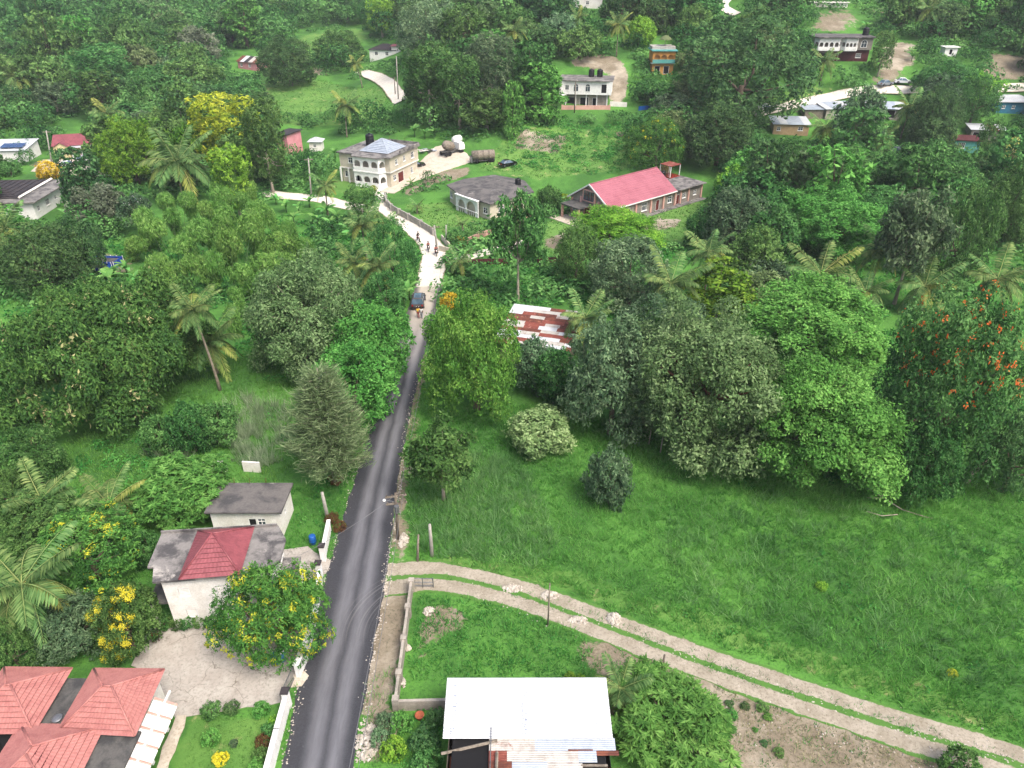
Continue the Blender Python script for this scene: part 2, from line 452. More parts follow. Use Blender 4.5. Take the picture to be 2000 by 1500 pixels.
me.shade_smooth()
m, n, l, bs = newmat('ground')
tc = n.new('ShaderNodeTexCoord').outputs['Object']
def attr(nm):
    a = n.new('ShaderNodeAttribute'); a.attribute_name = nm; return a.outputs['Fac']
nb, nm_, nf = noise(n, l, tc, 0.09, 6, 0.65, 0.4), noise(n, l, tc, 0.5, 6, 0.7), noise(n, l, tc, 4.0, 5, 0.75)
g1 = mix(n, l, rng(n, l, nb, 0.38, 0.62), srgb(58, 98, 42), srgb(82, 130, 54))
g1 = mix(n, l, rng(n, l, nf, 0.45, 0.75), g1, srgb(46, 78, 38))
lw = mix(n, l, rng(n, l, nb, 0.4, 0.6), srgb(74, 112, 50), srgb(92, 128, 60))
lw = mix(n, l, rng(n, l, nm_, 0.56, 0.72), lw, srgb(146, 140, 100))
lw = mix(n, l, rng(n, l, nf, 0.5, 0.8), lw, srgb(62, 100, 42))
fac = math_(n, l, 'ADD', attr('lawn'), math_(n, l, 'MULTIPLY', math_(n, l, 'SUBTRACT', nm_, 0.5), 1.2))
col = mix(n, l, rng(n, l, fac, 0.4, 0.65), g1, lw)
dc = mix(n, l, rng(n, l, nm_, 0.36, 0.64), dim(srgb(136, 124, 106)), dim(srgb(158, 146, 126)))
dc = mix(n, l, rng(n, l, nf, 0.42, 0.7), dc, dim(srgb(102, 96, 76)))
dc = mix(n, l, rng(n, l, nb, 0.5, 0.66), dc, dim(srgb(184, 174, 156)))
fac = math_(n, l, 'ADD', attr('dirt'), math_(n, l, 'MULTIPLY', math_(n, l, 'SUBTRACT', noise(n, l, tc, 0.9, 7, 0.75), 0.5), 1.3))
fac = math_(n, l, 'ADD', fac, math_(n, l, 'MULTIPLY', math_(n, l, 'SUBTRACT', noise(n, l, tc, 0.16, 5, 0.7, 0.5), 0.52), 1.6))
col = mix(n, l, rng(n, l, fac, 0.42, 0.62), col, dc)
l.new(col, bs.inputs['Base Color'])
bs.inputs['Roughness'].default_value = 0.95
bs.inputs['Specular IOR Level'].default_value = 0.15
bump(n, l, bs, nf, 0.6, 0.15)
me.materials.append(m)
tag(inst('ground', me), 'green overgrown ground running from the houses up to the wooded hills', kind='structure')

# ------------------------------------------------------------------ roads
def catmull(P, step):
    P = [np.array(p, float) for p in P]
    P = [2 * P[0] - P[1]] + P + [2 * P[-1] - P[-2]]
    o = []
    for i in range(1, len(P) - 2):
        k = max(2, int(np.linalg.norm(P[i + 1][:2] - P[i][:2]) / step))
        for j in range(k):
            t = j / k
            a, b, c, d = P[i - 1:i + 3]
            o.append(0.5 * (2 * b + (c - a) * t + (2 * a - 5 * b + 4 * c - d) * t * t + (3 * b - a - 3 * c + d) * t ** 3))
    o.append(P[-2])
    return np.array(o)
def ribbon(name, pts, mat, lift=0.03, step=0.8, rag=0.12, nu=9, label=None, excl=True):
    """pts: (x, y, half width)"""
    c = catmull(pts, step)
    t = np.gradient(c[:, :2], axis=0); t /= np.linalg.norm(t, axis=1)[:, None]
    nrm = np.stack([t[:, 1], -t[:, 0]], -1)
    u = np.linspace(-1, 1, nu)
    hw = c[:, 2][:, None] * u[None]
    e = (rs.rand(len(c), 2) - 0.5) * 2 * rag
    e[1:] = (e[1:] + e[:-1]) / 2
    hw[:, 0] += e[:, 0]; hw[:, -1] += e[:, 1]
    X = c[:, 0][:, None] + nrm[:, 0][:, None] * hw; Y = c[:, 1][:, None] + nrm[:, 1][:, None] * hw
    Z = T(X, Y) + lift
    k = len(c)
    i = (np.arange(k - 1)[:, None] * nu + np.arange(nu - 1)[None]).ravel()
    me = npmesh(name, np.stack([X, Y, Z], -1).reshape(-1, 3), np.stack([i, i + 1, i + nu + 1, i + nu], -1))
    if me.polygons[0].normal.z < 0: me.flip_normals()
    au = me.attributes.new('u', 'FLOAT', 'POINT'); au.data.foreach_set('value', np.tile(u, k).astype(np.float32))
    me.materials.append(M[mat])
    if excl: EXCL.append([(X[j, 0], Y[j, 0]) for j in range(k)] + [(X[j, -1], Y[j, -1]) for j in range(k)][::-1])
    return tag(inst(name, me), label, kind='structure')
def sheet(name, px, mat, lift=0.035, label=None, world=None):
    P = world or gpoly(px)
    Q = []
    for i in range(len(P)):                                  # ragged outline
        a, b = np.array(P[i]), np.array(P[(i + 1) % len(P)])
        k = max(1, int(np.linalg.norm(b - a) / 0.7))
        for j in range(k): Q.append(tuple(a + (b - a) * j / k + (rs.rand(2) - 0.5) * 0.2))
    EXCL.append(Q)
    mb = MB(); mb.prism(Q, lambda x, y: Tf(x, y) - 0.1, lambda x, y: Tf(x, y) + lift)
    return tag(mb.build(name, mat), label, kind='structure')

m, n, l, bs = newmat('asphalt')
tc = n.new('ShaderNodeTexCoord').outputs['Object']
mp = n.new('ShaderNodeMapping'); mp.inputs['Scale'].default_value = (1, 0.12, 1); l.new(tc, mp.inputs[0])
u = attr('u')
stre, fine, big = noise(n, l, mp.outputs[0], 2.2, 5, 0.7), noise(n, l, tc, 12, 4, 0.8), noise(n, l, tc, 0.35, 5, 0.6)
base = mix(n, l, rng(n, l, fine, 0.3, 0.75), dim(srgb(42, 43, 48)), dim(srgb(66, 67, 73)))
uw = math_(n, l, 'ADD', u, math_(n, l, 'MULTIPLY', math_(n, l, 'SUBTRACT', big, 0.5), 0.25))
def lane(c, w):
    return rng(n, l, math_(n, l, 'ABSOLUTE', math_(n, l, 'SUBTRACT', uw, c)), 0.0, w, 1.0, 0.0)
tr = math_(n, l, 'MAXIMUM', lane(-0.2, 0.42), lane(0.42, 0.4))
tr = math_(n, l, 'MULTIPLY', tr, rng(n, l, stre, 0.25, 0.7, 0.6, 1.0))
col = mix(n, l, tr, base, dim(srgb(116, 116, 121)))
geo = n.new('ShaderNodeSeparateXYZ'); l.new(tc, geo.inputs[0])
far = rng(n, l, math_(n, l, 'ADD', geo.outputs[1], math_(n, l, 'MULTIPLY', big, 12.0)), 80, 112, 0, 1)
far = math_(n, l, 'MULTIPLY', far, rng(n, l, math_(n, l, 'ABSOLUTE', uw), 0.45, 0.85, 1.0, 0.15))
col = mix(n, l, far, col, dim(srgb(196, 186, 170)))
arc = n.new('ShaderNodeVectorMath'); arc.operation = 'DISTANCE'; l.new(tc, arc.inputs[0]); arc.inputs[1].default_value = (-6.5, 38.0, 0.0)
ring = n.new('ShaderNodeTexNoise'); ring.noise_dimensions = '1D'; ring.inputs['Scale'].default_value = 4.0; l.new(arc.outputs['Value'], ring.inputs['W'])
msk = math_(n, l, 'MULTIPLY', rng(n, l, math_(n, l, 'ABSOLUTE', math_(n, l, 'SUBTRACT', arc.outputs['Value'], 5.6)), 0.6, 1.6, 1, 0), rng(n, l, geo.outputs[1], 35.5, 40, 0, 1))
col = mix(n, l, math_(n, l, 'MULTIPLY', msk, rng(n, l, ring.outputs[0], 0.5, 0.62, 0.0, 0.25)), col, dim(srgb(150, 148, 146)))
col = mix(n, l, rng(n, l, noise(n, l, tc, 3.1, 3, 0.9), 0.72, 0.78), col, dim(srgb(170, 164, 156)))
l.new(col, bs.inputs['Base Color']); bs.inputs['Roughness'].default_value = 0.75
bump(n, l, bs, fine, 0.35, 0.03)

def dirtmat(name, c1, c2, c3, grass=None, gw=0.3, edge=0.25):
    global n, l
    c1, c2, c3 = dim(c1), dim(c2), dim(c3)
    m, n, l, bs = newmat(name)
    tc = n.new('ShaderNodeTexCoord').outputs['Object']
    a, b, c = noise(n, l, tc, 0.6, 6, 0.7, 0.3), noise(n, l, tc, 5, 5, 0.8), noise(n, l, tc, 1.6, 6, 0.75)
    col = mix(n, l, rng(n, l, a, 0.36, 0.64), c1, c2)
    col = mix(n, l, rng(n, l, b, 0.45, 0.72), col, c3)
    if grass:
        u = attr('u')
        au = math_(n, l, 'ABSOLUTE', u)
        k = math_(n, l, 'ADD', rng(n, l, au, 0.0, gw, 1, 0), rng(n, l, au, 1 - edge, 1.0, 0, 1))
        k = math_(n, l, 'ADD', k, math_(n, l, 'MULTIPLY', math_(n, l, 'SUBTRACT', c, 0.5), 1.9))
        k = math_(n, l, 'ADD', k, math_(n, l, 'MULTIPLY', math_(n, l, 'SUBTRACT', noise(n, l, tc, 0.3, 4, 0.6), 0.5), 1.1))
        col = mix(n, l, rng(n, l, k, 0.42, 0.62), col, grass)
    l.new(col, bs.inputs['Base Color']); bs.inputs['Roughness'].default_value = 0.95
    bs.inputs['Specular IOR Level'].default_value = 0.15
    bump(n, l, bs, b, 0.5, 0.06)
dirtmat('track_dirt', srgb(156, 147, 130), srgb(180, 171, 155), srgb(126, 117, 98), srgb(74, 110, 50), 0.3, 0.24)
dirtmat('marl', srgb(222, 214, 198), srgb(238, 232, 220), srgb(192, 183, 166), srgb(120, 116, 90), 0.0001, 0.2)
dirtmat('marl_yard', srgb(196, 184, 166), srgb(214, 204, 188), srgb(164, 154, 136))
dirtmat('white_marl', srgb(226, 220, 206), srgb(234, 230, 220), srgb(200, 190, 172))
dirtmat('yard_concrete', srgb(176, 168, 158), srgb(192, 186, 176), srgb(150, 143, 134))
m = M['yard_concrete']; n, l = m.node_tree.nodes, m.node_tree.links
bs = n['Principled BSDF']
tc = n.new('ShaderNodeTexCoord').outputs['Object']
old = bs.inputs['Base Color'].links[0].from_socket
vo = n.new('ShaderNodeTexVoronoi'); vo.feature = 'DISTANCE_TO_EDGE'; vo.inputs['Scale'].default_value = 0.55
dv = n.new('ShaderNodeVectorMath'); l.new(tc, dv.inputs[0]); nn = n.new('ShaderNodeTexNoise'); nn.inputs['Scale'].default_value = 1.2; l.new(tc, nn.inputs['Vector']); l.new(nn.outputs['Color'], dv.inputs[1])
l.new(dv.outputs[0], vo.inputs['Vector'])
ck = math_(n, l, 'MULTIPLY', rng(n, l, vo.outputs[0], 0.0, 0.02, 0.7, 0), rng(n, l, noise(n, l, tc, 0.35, 3), 0.42, 0.55))
col = mix(n, l, ck, old, dim(srgb(96, 90, 76)))
col = mix(n, l, rng(n, l, noise(n, l, tc, 0.3, 6, 0.7, 0.5), 0.58, 0.68), col, dim(srgb(118, 112, 100)))
l.new(col, bs.inputs['Base Color'])

ribbon('road', [(-12.0, 4, 2.3), (-12.3, 20, 2.25), (-12.45, 27.5, 2.25), (-12.8, 34, 2.45), (-12.95, 42.6, 2.5), (-13.2, 50, 2.3), (-13.4, 60, 2.1), (-13.35, 77, 2.0), (-13.2, 90, 2.0), (-12.9, 100, 2.1), (-13.0, 107, 2.1)], 'asphalt', 0.045, 0.5, 0.14, 21,
       'freshly laid asphalt road with pale tyre tracks running up the middle')
ribbon('dirt_road', [(-12.9, 104, 2.2), (-13.0, 112, 2.2), (-13.5, 119.6, 2.3), (-15.9, 126, 2.1), (-19.4, 133, 2.0), (-23.2, 139.5, 1.9), (-26.9, 147, 1.9), (-28.4, 153.7, 2.0), (-27.3, 158.7, 2.3), (-24.1, 163.5, 2.6), (-20, 168, 2.8)], 'marl', 0.06, 0.8, 0.25, 9,
       'pale marl road curving left past the stone wall')
ribbon('dirt_track', [(-10.9, 43.4, 2.1), (-6.2, 43.7, 1.75), (-0.8, 42.3, 1.65), (2.9, 40.7, 1.6), (7.9, 38.2, 1.6), (14.9, 34.75, 1.6), (24.4, 30.6, 1.65), (32.5, 27.4, 1.7), (46, 21.5, 1.7)], 'track_dirt', 0.03, 0.5, 0.22, 15,
       'two-rut dirt track with a grass strip crossing to the right')
p = [at(*q) for q in ((470, 370), (555, 382), (620, 388), (680, 402), (742, 410))]
ribbon('dirt_lane', [(a.x, a.y, 2.2) for a in p], 'marl', 0.05, 0.8, 0.25, 9, 'pale dirt lane coming in from the left below the cream house')
p = [at(*q) for q in ((872, 508), (910, 502), (960, 490), (1040, 470))]
ribbon('church_drive', [(a.x, a.y, w_) for a, w_ in zip(p, (2.0, 1.6, 1.5, 1.3))], 'marl', 0.05, 0.8, 0.3, 9, 'short pale drive leading in to the church lawn')
p = [at(*q) for q in ((705, 141), (735, 152), (760, 168), (775, 188), (783, 200))]
ribbon('valley_lane', [(a.x, a.y, 2.3) for a in p], 'marl', 0.35, 1.5, 0.2, 7, 'white lane bending past the palm in the valley')
p = [at(*q) for q in ((1432, -10), (1410, 10), (1425, 24), (1440, 30))]
ribbon('hill_lane', [(a.x, a.y, 2.0) for a in p], 'white_marl', 0.4, 1.5, 0.2, 7, 'bright white lane bend at the top of the hill')
p = [at(*q) for q in ((1470, 226), (1540, 210), (1620, 192), (1700, 178), (1800, 178), (1900, 176), (2010, 172))]
ribbon('village_lane', [(a.x, a.y, 1.6) for a in p], 'marl', 0.35, 1.5, 0.2, 7, 'tan lane running past the hillside shacks on the right')
sheet('dirt_yard', [(742, 376), (757, 366), (818, 318), (850, 287), (880, 281), (912, 300), (922, 316), (862, 336), (805, 356), (770, 378)], 'marl_yard', 0.07, 'pale dirt yard beside the cream house')
sheet('concrete_yard', [(258, 1302), (292, 1230), (428, 1222), (596, 1228), (585, 1300), (562, 1340), (548, 1374), (368, 1397), (344, 1400), (330, 1370), (300, 1325)], 'yard_concrete', 0.05, 'cracked grey concrete yard between the two red roofed houses')
sheet('garden_path', [(346, 1396), (367, 1398), (326, 1510), (300, 1510)], 'marl_yard', 0.06, 'narrow tan path along the villa')
sheet('driveway', [(540, 1076), (600, 1067), (628, 1088), (652, 1098), (647, 1116), (612, 1132), (552, 1140)], 'yard_concrete', 0.04, 'worn concrete driveway beside the white house')
sheet('gate_apron', [(585, 1302), (602, 1320), (590, 1340), (560, 1345)], 'marl_yard', 0.055, 'short dirt apron between gate and road')
sheet('parking_yard', [(60, 335), (85, 312), (200, 312), (220, 345), (150, 350)], 'marl_yard', 0.05, 'pale parking yard in front of the red roofed bungalow')

# ------------------------------------------------------------------ foliage meshes
def unit(v):
    return v / (np.linalg.norm(v, axis=-1, keepdims=True) + 1e-9)
def leaves(P, N, A, L, W, tint, fold=0.12):
    """kite-shaped leaf faces at P, normal N, axis A"""
    A = unit(A - N * np.sum(A * N, -1, keepdims=True)); B = np.cross(N, A)
    L = np.asarray(L).reshape(-1, 1); W = np.asarray(W).reshape(-1, 1)
    v0 = P - A * L * 0.5; v2 = P + A * L * 0.5
    m_ = P + A * L * 0.05 - N * L * fold
    V = np.stack([v0, m_ - B * W * 0.5, v2, m_ + B * W * 0.5], 1).reshape(-1, 3)
    return V, np.arange(len(V)).reshape(-1, 4), tint
def crown(name, lobes, ncl, nlf, cr, ll, lw, mat, seed, up=0.55, rnd=0.6, flush=0.0, rosette=False, droop=0.0, low=-0.45, lowkeep=0.35, inner=0.12):
    r = np.random.RandomState(seed)
    Vs, Ts = [], []
    LB = np.array(lobes, float)
    area = (LB[:, 3] * LB[:, 4] + LB[:, 3] * LB[:, 5] + LB[:, 4] * LB[:, 5])
    for b, (cx, cy, cz, rx, ry, rz) in enumerate(LB):
        k = max(4, int(ncl * area[b] / area.mean()))
        d = unit(r.normal(size=(k, 3)))
        d = d[(d[:, 2] > low) | (r.rand(k) < lowkeep)]
        rad = np.where(r.rand(len(d)) < inner, 0.45 + 0.4 * r.rand(len(d)), 0.76 + 0.42 * r.rand(len(d)) ** 1.4)[:, None]
        p = np.array([cx, cy, cz]) + d * np.array([rx, ry, rz]) * rad
        keep = np.ones(len(p), bool)
        for j, (x, y, z, a, bb, c) in enumerate(LB):
            if j != b:
                q = ((p[:, 0] - x) / a) ** 2 + ((p[:, 1] - y) / bb) ** 2 + ((p[:, 2] - z) / c) ** 2
                keep &= (q > 0.6)
        p, d = p[keep], d[keep]
        if not len(p): continue
        ct = 0.12 + 0.55 * r.rand(len(p)) + 0.1 * r.randn()
        fl = r.rand(len(p)) < flush * (0.3 + 1.4 * r.rand())
        sz = 0.5 + 1.0 * r.rand(len(p))
        n_ = nlf
        ci = np.repeat(np.arange(len(p)), n_)
        out = unit(d * np.array([1 / rx, 1 / ry, 1 / rz]) * rx)
        o = r.normal(size=(len(ci), 3))
        if rosette:
            o = unit(o + out[ci] * 0.7 + np.array([0, 0, 0.2]))
            P = p[ci] + o * (ll * 0.55) * sz[ci][:, None]
            A = o + np.array([0, 0, -droop]); N = unit(np.array([0, 0, 1.0]) + r.normal(size=o.shape) * 0.35 + out[ci] * 0.4)
            LL = ll * sz[ci] * (0.7 + 0.5 * r.rand(len(ci)))
        else:
            o = unit(o) * (r.rand(len(ci), 1) ** 0.5)
            o -= out[ci] * np.sum(o * out[ci], -1, keepdims=True) * 0.45
            P = p[ci] + o * cr * sz[ci][:, None]
            N = unit(out[ci] * 0.6 + np.array([0, 0, up]) + r.normal(size=o.shape) * rnd + o * 0.3)
            A = o + r.normal(size=o.shape) * 0.6 + np.array([0, 0, -droop])
            LL = ll * (0.6 + 0.8 * r.rand(len(ci)))
        t = np.clip(ct[ci] + 0.16 * r.randn(len(ci)), 0, 0.78)
        t = np.where(fl[ci] & (r.rand(len(ci)) < 0.85), 0.93 + 0.05 * r.rand(len(ci)), t)
        v, f, t = leaves(P, N, A, LL, LL * lw, t)
        Vs.append(v); Ts.append(t)
    V = np.concatenate(Vs); t = np.concatenate(Ts)
    return npmesh(name, V, np.arange(len(V)).reshape(-1, 4), t, mat)
def dome(seed, n, rad, zc, zr, lr=(0.34, 0.5), flat=0.85, core=True, zlow=-0.78):
    """lobes of an uneven crown: spread over an ellipsoid of half width rad and half height zr"""
    r = random.Random(seed)
    a0, a1 = r.uniform(0, 6.28), r.uniform(0, 6.28)
    o = [(0, 0, zc - 0.05 * zr, rad * 0.5, rad * 0.5, zr * 0.5)] if core else []
    for i in range(n):
        z = 1 - (1 - zlow) * (i + 0.5) / n
        a = i * 2.399 + r.uniform(-0.5, 0.5)
        q = math.sqrt(max(0, 1 - z * z)) if z > 0 else 1 - 0.28 * z * z
        u = r.random(); k = 0.46 + 0.36 * u
        asym = 1 + 0.16 * math.cos(a - a0) + 0.12 * math.cos(2 * a - a1)
        s = r.uniform(*lr) * (1.25 - 0.55 * u)
        o.append((q * math.cos(a) * rad * k * asym, q * math.sin(a) * rad * k * asym, zc + z * zr * k * (1 + 0.12 * math.cos(3 * a + a0)), rad * s, rad * s * r.uniform(0.8, 1.2), min(rad, zr * 1.15) * s * flat))
        if r.random() < 0.4:                                                          # an outlying spray
            k2 = r.uniform(0.86, 0.98); a2 = a + r.uniform(-0.4, 0.4); s2 = r.uniform(0.09, 0.16)
            o.append((q * math.cos(a2) * rad * k2 * asym, q * math.sin(a2) * rad * k2 * asym, zc + z * zr * k2, rad * s2, rad * s2, rad * s2 * 0.8))
    return o
def trunk(name, lobes, h, r0, mat='bark', seed=1, lean=(0, 0), nb=6):
    r = random.Random(seed)
    mb = MB()
    top = Vector((lean[0], lean[1], h * 0.55))
    mb.tube([(0, 0, -0.4), (lean[0] * 0.2, lean[1] * 0.2, h * 0.15), tuple(top * 0.6), tuple(top)], [r0 * 1.35, r0, r0 * 0.8, r0 * 0.6], 8)
    ls = sorted(lobes, key=lambda q: -q[3])[:nb + 3]
    r.shuffle(ls)
    for q in ls[:nb]:
        e = Vector(q[:3]); s = top * r.uniform(0.65, 1.0)
        mid = s.lerp(e, 0.5) + Vector((r.uniform(-.4, .4), r.uniform(-.4, .4), -0.3))
        mb.tube([s, mid, e, e + (e - mid) * 0.45], [r0 * 0.42, r0 * 0.3, r0 * 0.16, r0 * 0.05], 5)
    return mb.mesh(name, mat, True)
PROTO = {}
def proto(key, lobes, h, r0, R_, hc, bark='bark', nb=6, lean=(0, 0), seed=1, C_=None, **kw):
    if key not in ('sparse', 'tall', 'cone', 'shrub', 'vine'):
        dz = (0.5 if key in ('far1', 'far3') else 0.15) - min(a[2] - a[5] for a in lobes)
        lobes = [(a[0], a[1], a[2] + dz) + tuple(a[3:]) for a in lobes]
    cm = crown('crown', lobes, seed=seed, **kw)
    co = np.empty(len(cm.vertices) * 3, np.float32); cm.vertices.foreach_get('co', co); co = co.reshape(-1, 3)
    lo, hi = np.percentile(co, 1, axis=0), np.percentile(co, 99, axis=0)
    PROTO[key] = dict(trunk=trunk('trunk', lobes, h, r0, bark, seed, lean, nb), crown=cm, R=float((hi[0] - lo[0] + hi[1] - lo[1]) / 4), pts=co[np.random.RandomState(1).randint(0, len(co), 700)], hc=float((hi[2] + lo[2]) / 2))
# near broadleaf crowns
for i, sd_ in enumerate((3, 8, 15)):
    proto('broad%d' % i, dome(sd_, (22, 26, 19)[i], 5.0, 5.2, 4.6, ((0.3, 0.46), (0.26, 0.42), (0.34, 0.5))[i]), 6, 0.32, 5.0, 5.2, seed=sd_, ncl=46, nlf=22, cr=0.62, ll=0.34, lw=0.45, mat='leaf_mid', inner=0.2)
proto('mango', dome(21, 22, 5.0, 5.0, 4.6), 6, 0.32, 5.0, 5.0, seed=21, ncl=100, nlf=20, cr=0.5, ll=0.32, lw=0.34, mat='leaf_flush', flush=0.13, droop=0.5, inner=0.2)
proto('mango2', dome(23, 20, 5.0, 5.0, 4.6), 6, 0.32, 5.0, 5.0, seed=23, ncl=90, nlf=20, cr=0.5, ll=0.32, lw=0.34, mat='leaf_flush', flush=0.06, droop=0.5, inner=0.2)
def flatten(ls, k): return [(a[0], a[1], a[2], a[3], a[4], a[5] * k) for a in ls]
proto('layer', flatten(dome(31, 34, 5.2, 5.4, 4.8, (0.24, 0.38), 0.8, False), 0.6), 7, 0.34, 5.2, 5.4, seed=31, ncl=78, nlf=24, cr=0.55, ll=0.23, lw=0.5, mat='leaf_bright', up=1.0, low=-0.1, lowkeep=0.2, inner=0.2)
proto('layer2', flatten(dome(37, 30, 5.2, 5.4, 4.8, (0.24, 0.4), 0.8, False), 0.55), 7, 0.34, 5.2, 5.4, seed=37, ncl=80, nlf=24, cr=0.55, ll=0.23, lw=0.5, mat='leaf_bright', up=1.0, low=-0.1, lowkeep=0.2, inner=0.2)
proto('flat', flatten(dome(41, 62, 9.0, 5.6, 4.6, (0.13, 0.21), 0.8, False, -0.45), 0.9), 7, 0.6, 9.0, 5.6, seed=41, ncl=80, nlf=20, cr=0.7, ll=0.3, lw=0.42, mat='leaf_pod', flush=0.02, up=0.9, low=-0.2, lowkeep=0.3, inner=0.25)
proto('wispy', dome(47, 34, 5.2, 5.4, 4.9, (0.2, 0.34), 0.9, False), 8, 0.36, 5.2, 5.6, 'bark_pale', 14, seed=47, ncl=84, nlf=22, cr=0.55, ll=0.22, lw=0.45, mat='leaf_olive', inner=0.2)
proto('sparse', dome(53, 14, 3.0, 3.8, 2.6, (0.22, 0.36), 0.8, False), 5, 0.14, 3.0, 4.0, 'bark_pale', 9, seed=53, ncl=26, nlf=14, cr=0.5, ll=0.34, lw=0.42, mat='leaf_mid')
proto('feather', dome(59, 22, 4.0, 4.4, 3.2, (0.24, 0.4), 0.75, False), 5, 0.22, 4.0, 4.2, seed=59, ncl=52, nlf=18, cr=0.5, ll=0.42, lw=0.24, mat='leaf_feather', rosette=True, droop=0.35)
proto('rosette', dome(61, 20, 3.2, 3.2, 2.8, (0.26, 0.42), 0.85, True), 4, 0.18, 3.2, 3.2, seed=61, ncl=60, nlf=18, cr=0.5, ll=0.38, lw=0.22, mat='leaf_feather', flush=0.0, rosette=True, droop=0.5)
proto('cone', [(0, 0, 2.2, 2.6, 2.6, 1.6), (0.2, 0, 4.2, 2.3, 2.3, 1.8), (0, 0.2, 6.2, 1.7, 1.7, 1.7), (0.1, 0, 7.8, 1.0, 1.0, 1.2)] + [(2.0 * math.cos(a) * (1.15 - z / 9), 2.0 * math.sin(a) * (1.15 - z / 9), z, 0.95, 0.95, 1.05) for z in (1.6, 3.0, 4.6, 6.2) for a in (0.4 + z, 1.6 + z, 2.9 + z, 4.2 + z, 5.4 + z)], 6, 0.25, 3.0, 4.2, seed=67, ncl=36, nlf=20, cr=0.45, ll=0.34, lw=0.5, mat='leaf_lime', up=0.3)
proto('tall', [(0, 0, 4, 2.6, 2.6, 2.0), (0.4, 0.3, 7, 2.8, 2.8, 2.4), (-0.3, 0, 9.6, 2.2, 2.2, 2.0)] + [(2.4 * math.cos(a), 2.4 * math.sin(a), z, 1.3, 1.3, 1.5) for z in (3.5, 5.6, 7.8, 9.4) for a in (0.2 + z, 1.5 + z, 2.8 + z, 4.0 + z, 5.3 + z)], 9, 0.26, 3.4, 6.4, 'bark_pale', seed=71, ncl=28, nlf=18, cr=0.6, ll=0.42, lw=0.42, mat='leaf_mid')
proto('shrub', [(0, 0, 0.8, 0.9, 0.9, 0.8), (0.5, 0.3, 0.7, 0.6, 0.6, 0.6), (-0.5, 0.2, 0.75, 0.6, 0.6, 0.6), (0.1, -0.55, 0.7, 0.6, 0.6, 0.6), (0, 0.4, 1.1, 0.55, 0.55, 0.5)], 1, 0.06, 1.1, 0.8, seed=73, ncl=44, nlf=16, cr=0.22, ll=0.17, lw=0.45, mat='leaf_mid', low=-0.8, lowkeep=0.7)
proto('bushy', dome(79, 13, 2.4, 2.2, 2.0, (0.32, 0.48), 0.85), 2.5, 0.12, 2.4, 2.2, seed=79, ncl=38, nlf=18, cr=0.42, ll=0.28, lw=0.42, mat='leaf_mid', low=-0.8, lowkeep=0.6)
proto('tulip', dome(8, 30, 5.0, 5.2, 4.6, (0.26, 0.42)), 6, 0.32, 5.0, 5.2, seed=83, ncl=84, nlf=22, cr=0.55, ll=0.24, lw=0.42, mat='leaf_mid', inner=0.2)
# far crowns: fewer, larger leaf faces
for i, sd_ in enumerate((101, 108, 115, 122)):
    zr = (4.0, 4.8, 4.2, 5.6)[i]
    proto('far%d' % i, dome(sd_, (16, 17, 20, 15)[i], 5.0, zr + 0.8, zr, ((0.32, 0.5), (0.28, 0.46), (0.26, 0.4), (0.3, 0.46))[i]), 7, 0.3, 5.0, 6.0 + i * 0.4, 'bark_pale' if i == 3 else 'bark', seed=sd_, ncl=26, nlf=15, cr=0.75, ll=0.56, lw=0.5, mat='leaf_mid', nb=4, inner=0.2)
# vine-draped columns
proto('vine', [(0.6 * math.sin(z * 2), 0.6 * math.cos(z * 3), z, 1.9 + 0.5 * math.sin(z * 1.7), 1.9, 1.5) for z in (1.2, 2.8, 4.4, 6.0, 7.6, 9.0)] + [(1.6 * math.cos(z * 2.1), 1.6 * math.sin(z * 2.1), z, 1.0, 1.0, 1.7) for z in (1.8, 3, 4.2, 5.4, 6.6, 7.8, 8.6)], 8, 0.22, 3.0, 5.4, seed=131, ncl=30, nlf=13, cr=0.6, ll=0.55, lw=0.45, mat='leaf_bright', up=0.1, droop=1.2, low=-0.9)

# casuarina: fine drooping strands along rising branches
def casuarina():
    r = np.random.RandomState(5)
    mb = MB(); mb.tube([(0, 0, -0.4), (0.1, 0, 4), (0.05, 0.1, 8), (0, 0, 11.5)], [0.22, 0.17, 0.1, 0.03], 7)
    Ps, As = [], []
    for i in range(95):
        z = 1.0 + 9.8 * (i / 95) ** 0.9; a = i * 2.399
        ln = (3.1 * (1 - (z / 12.2) ** 1.5) + 0.4) * r.uniform(0.75, 1.15)
        e = Vector((math.cos(a) * ln, math.sin(a) * ln, z + ln * 0.45 + 0.2)); s = Vector((0, 0, z))
        mb.tube([s, s.lerp(e, 0.55) + Vector((0, 0, 0.12)), e], [0.05, 0.03, 0.01], 4, False)
        k = int(45 + ln * 60)
        t = r.rand(k) ** 0.65
        P = np.array(s)[None] + t[:, None] * np.array(e - s)[None] + r.normal(size=(k, 3)) * (0.16 + 0.16 * t[:, None])
        d = np.array(unit(np.array(e - s)))
        Ps.append(P); As.append(d[None] * 0.9 + r.normal(size=(k, 3)) * 0.38 + np.array([0, 0, 0.1]))
    P, A = np.concatenate(Ps), unit(np.concatenate(As))
    N = unit(np.cross(A, r.normal(size=A.shape)))
    V, F, t = leaves(P, N, A, 0.55 + 0.5 * r.rand(len(P)), np.full(len(P), 0.065), np.clip(0.45 + 0.22 * r.randn(len(P)), 0, 1), 0)
    PROTO['casuarina'] = dict(pts=V[np.random.RandomState(1).randint(0, len(V), 700)], trunk=mb.mesh('trunk', 'bark_pale', True), crown=npmesh('crown', V, F, t, 'leaf_pine'), R=3.1, hc=6.3)
casuarina()

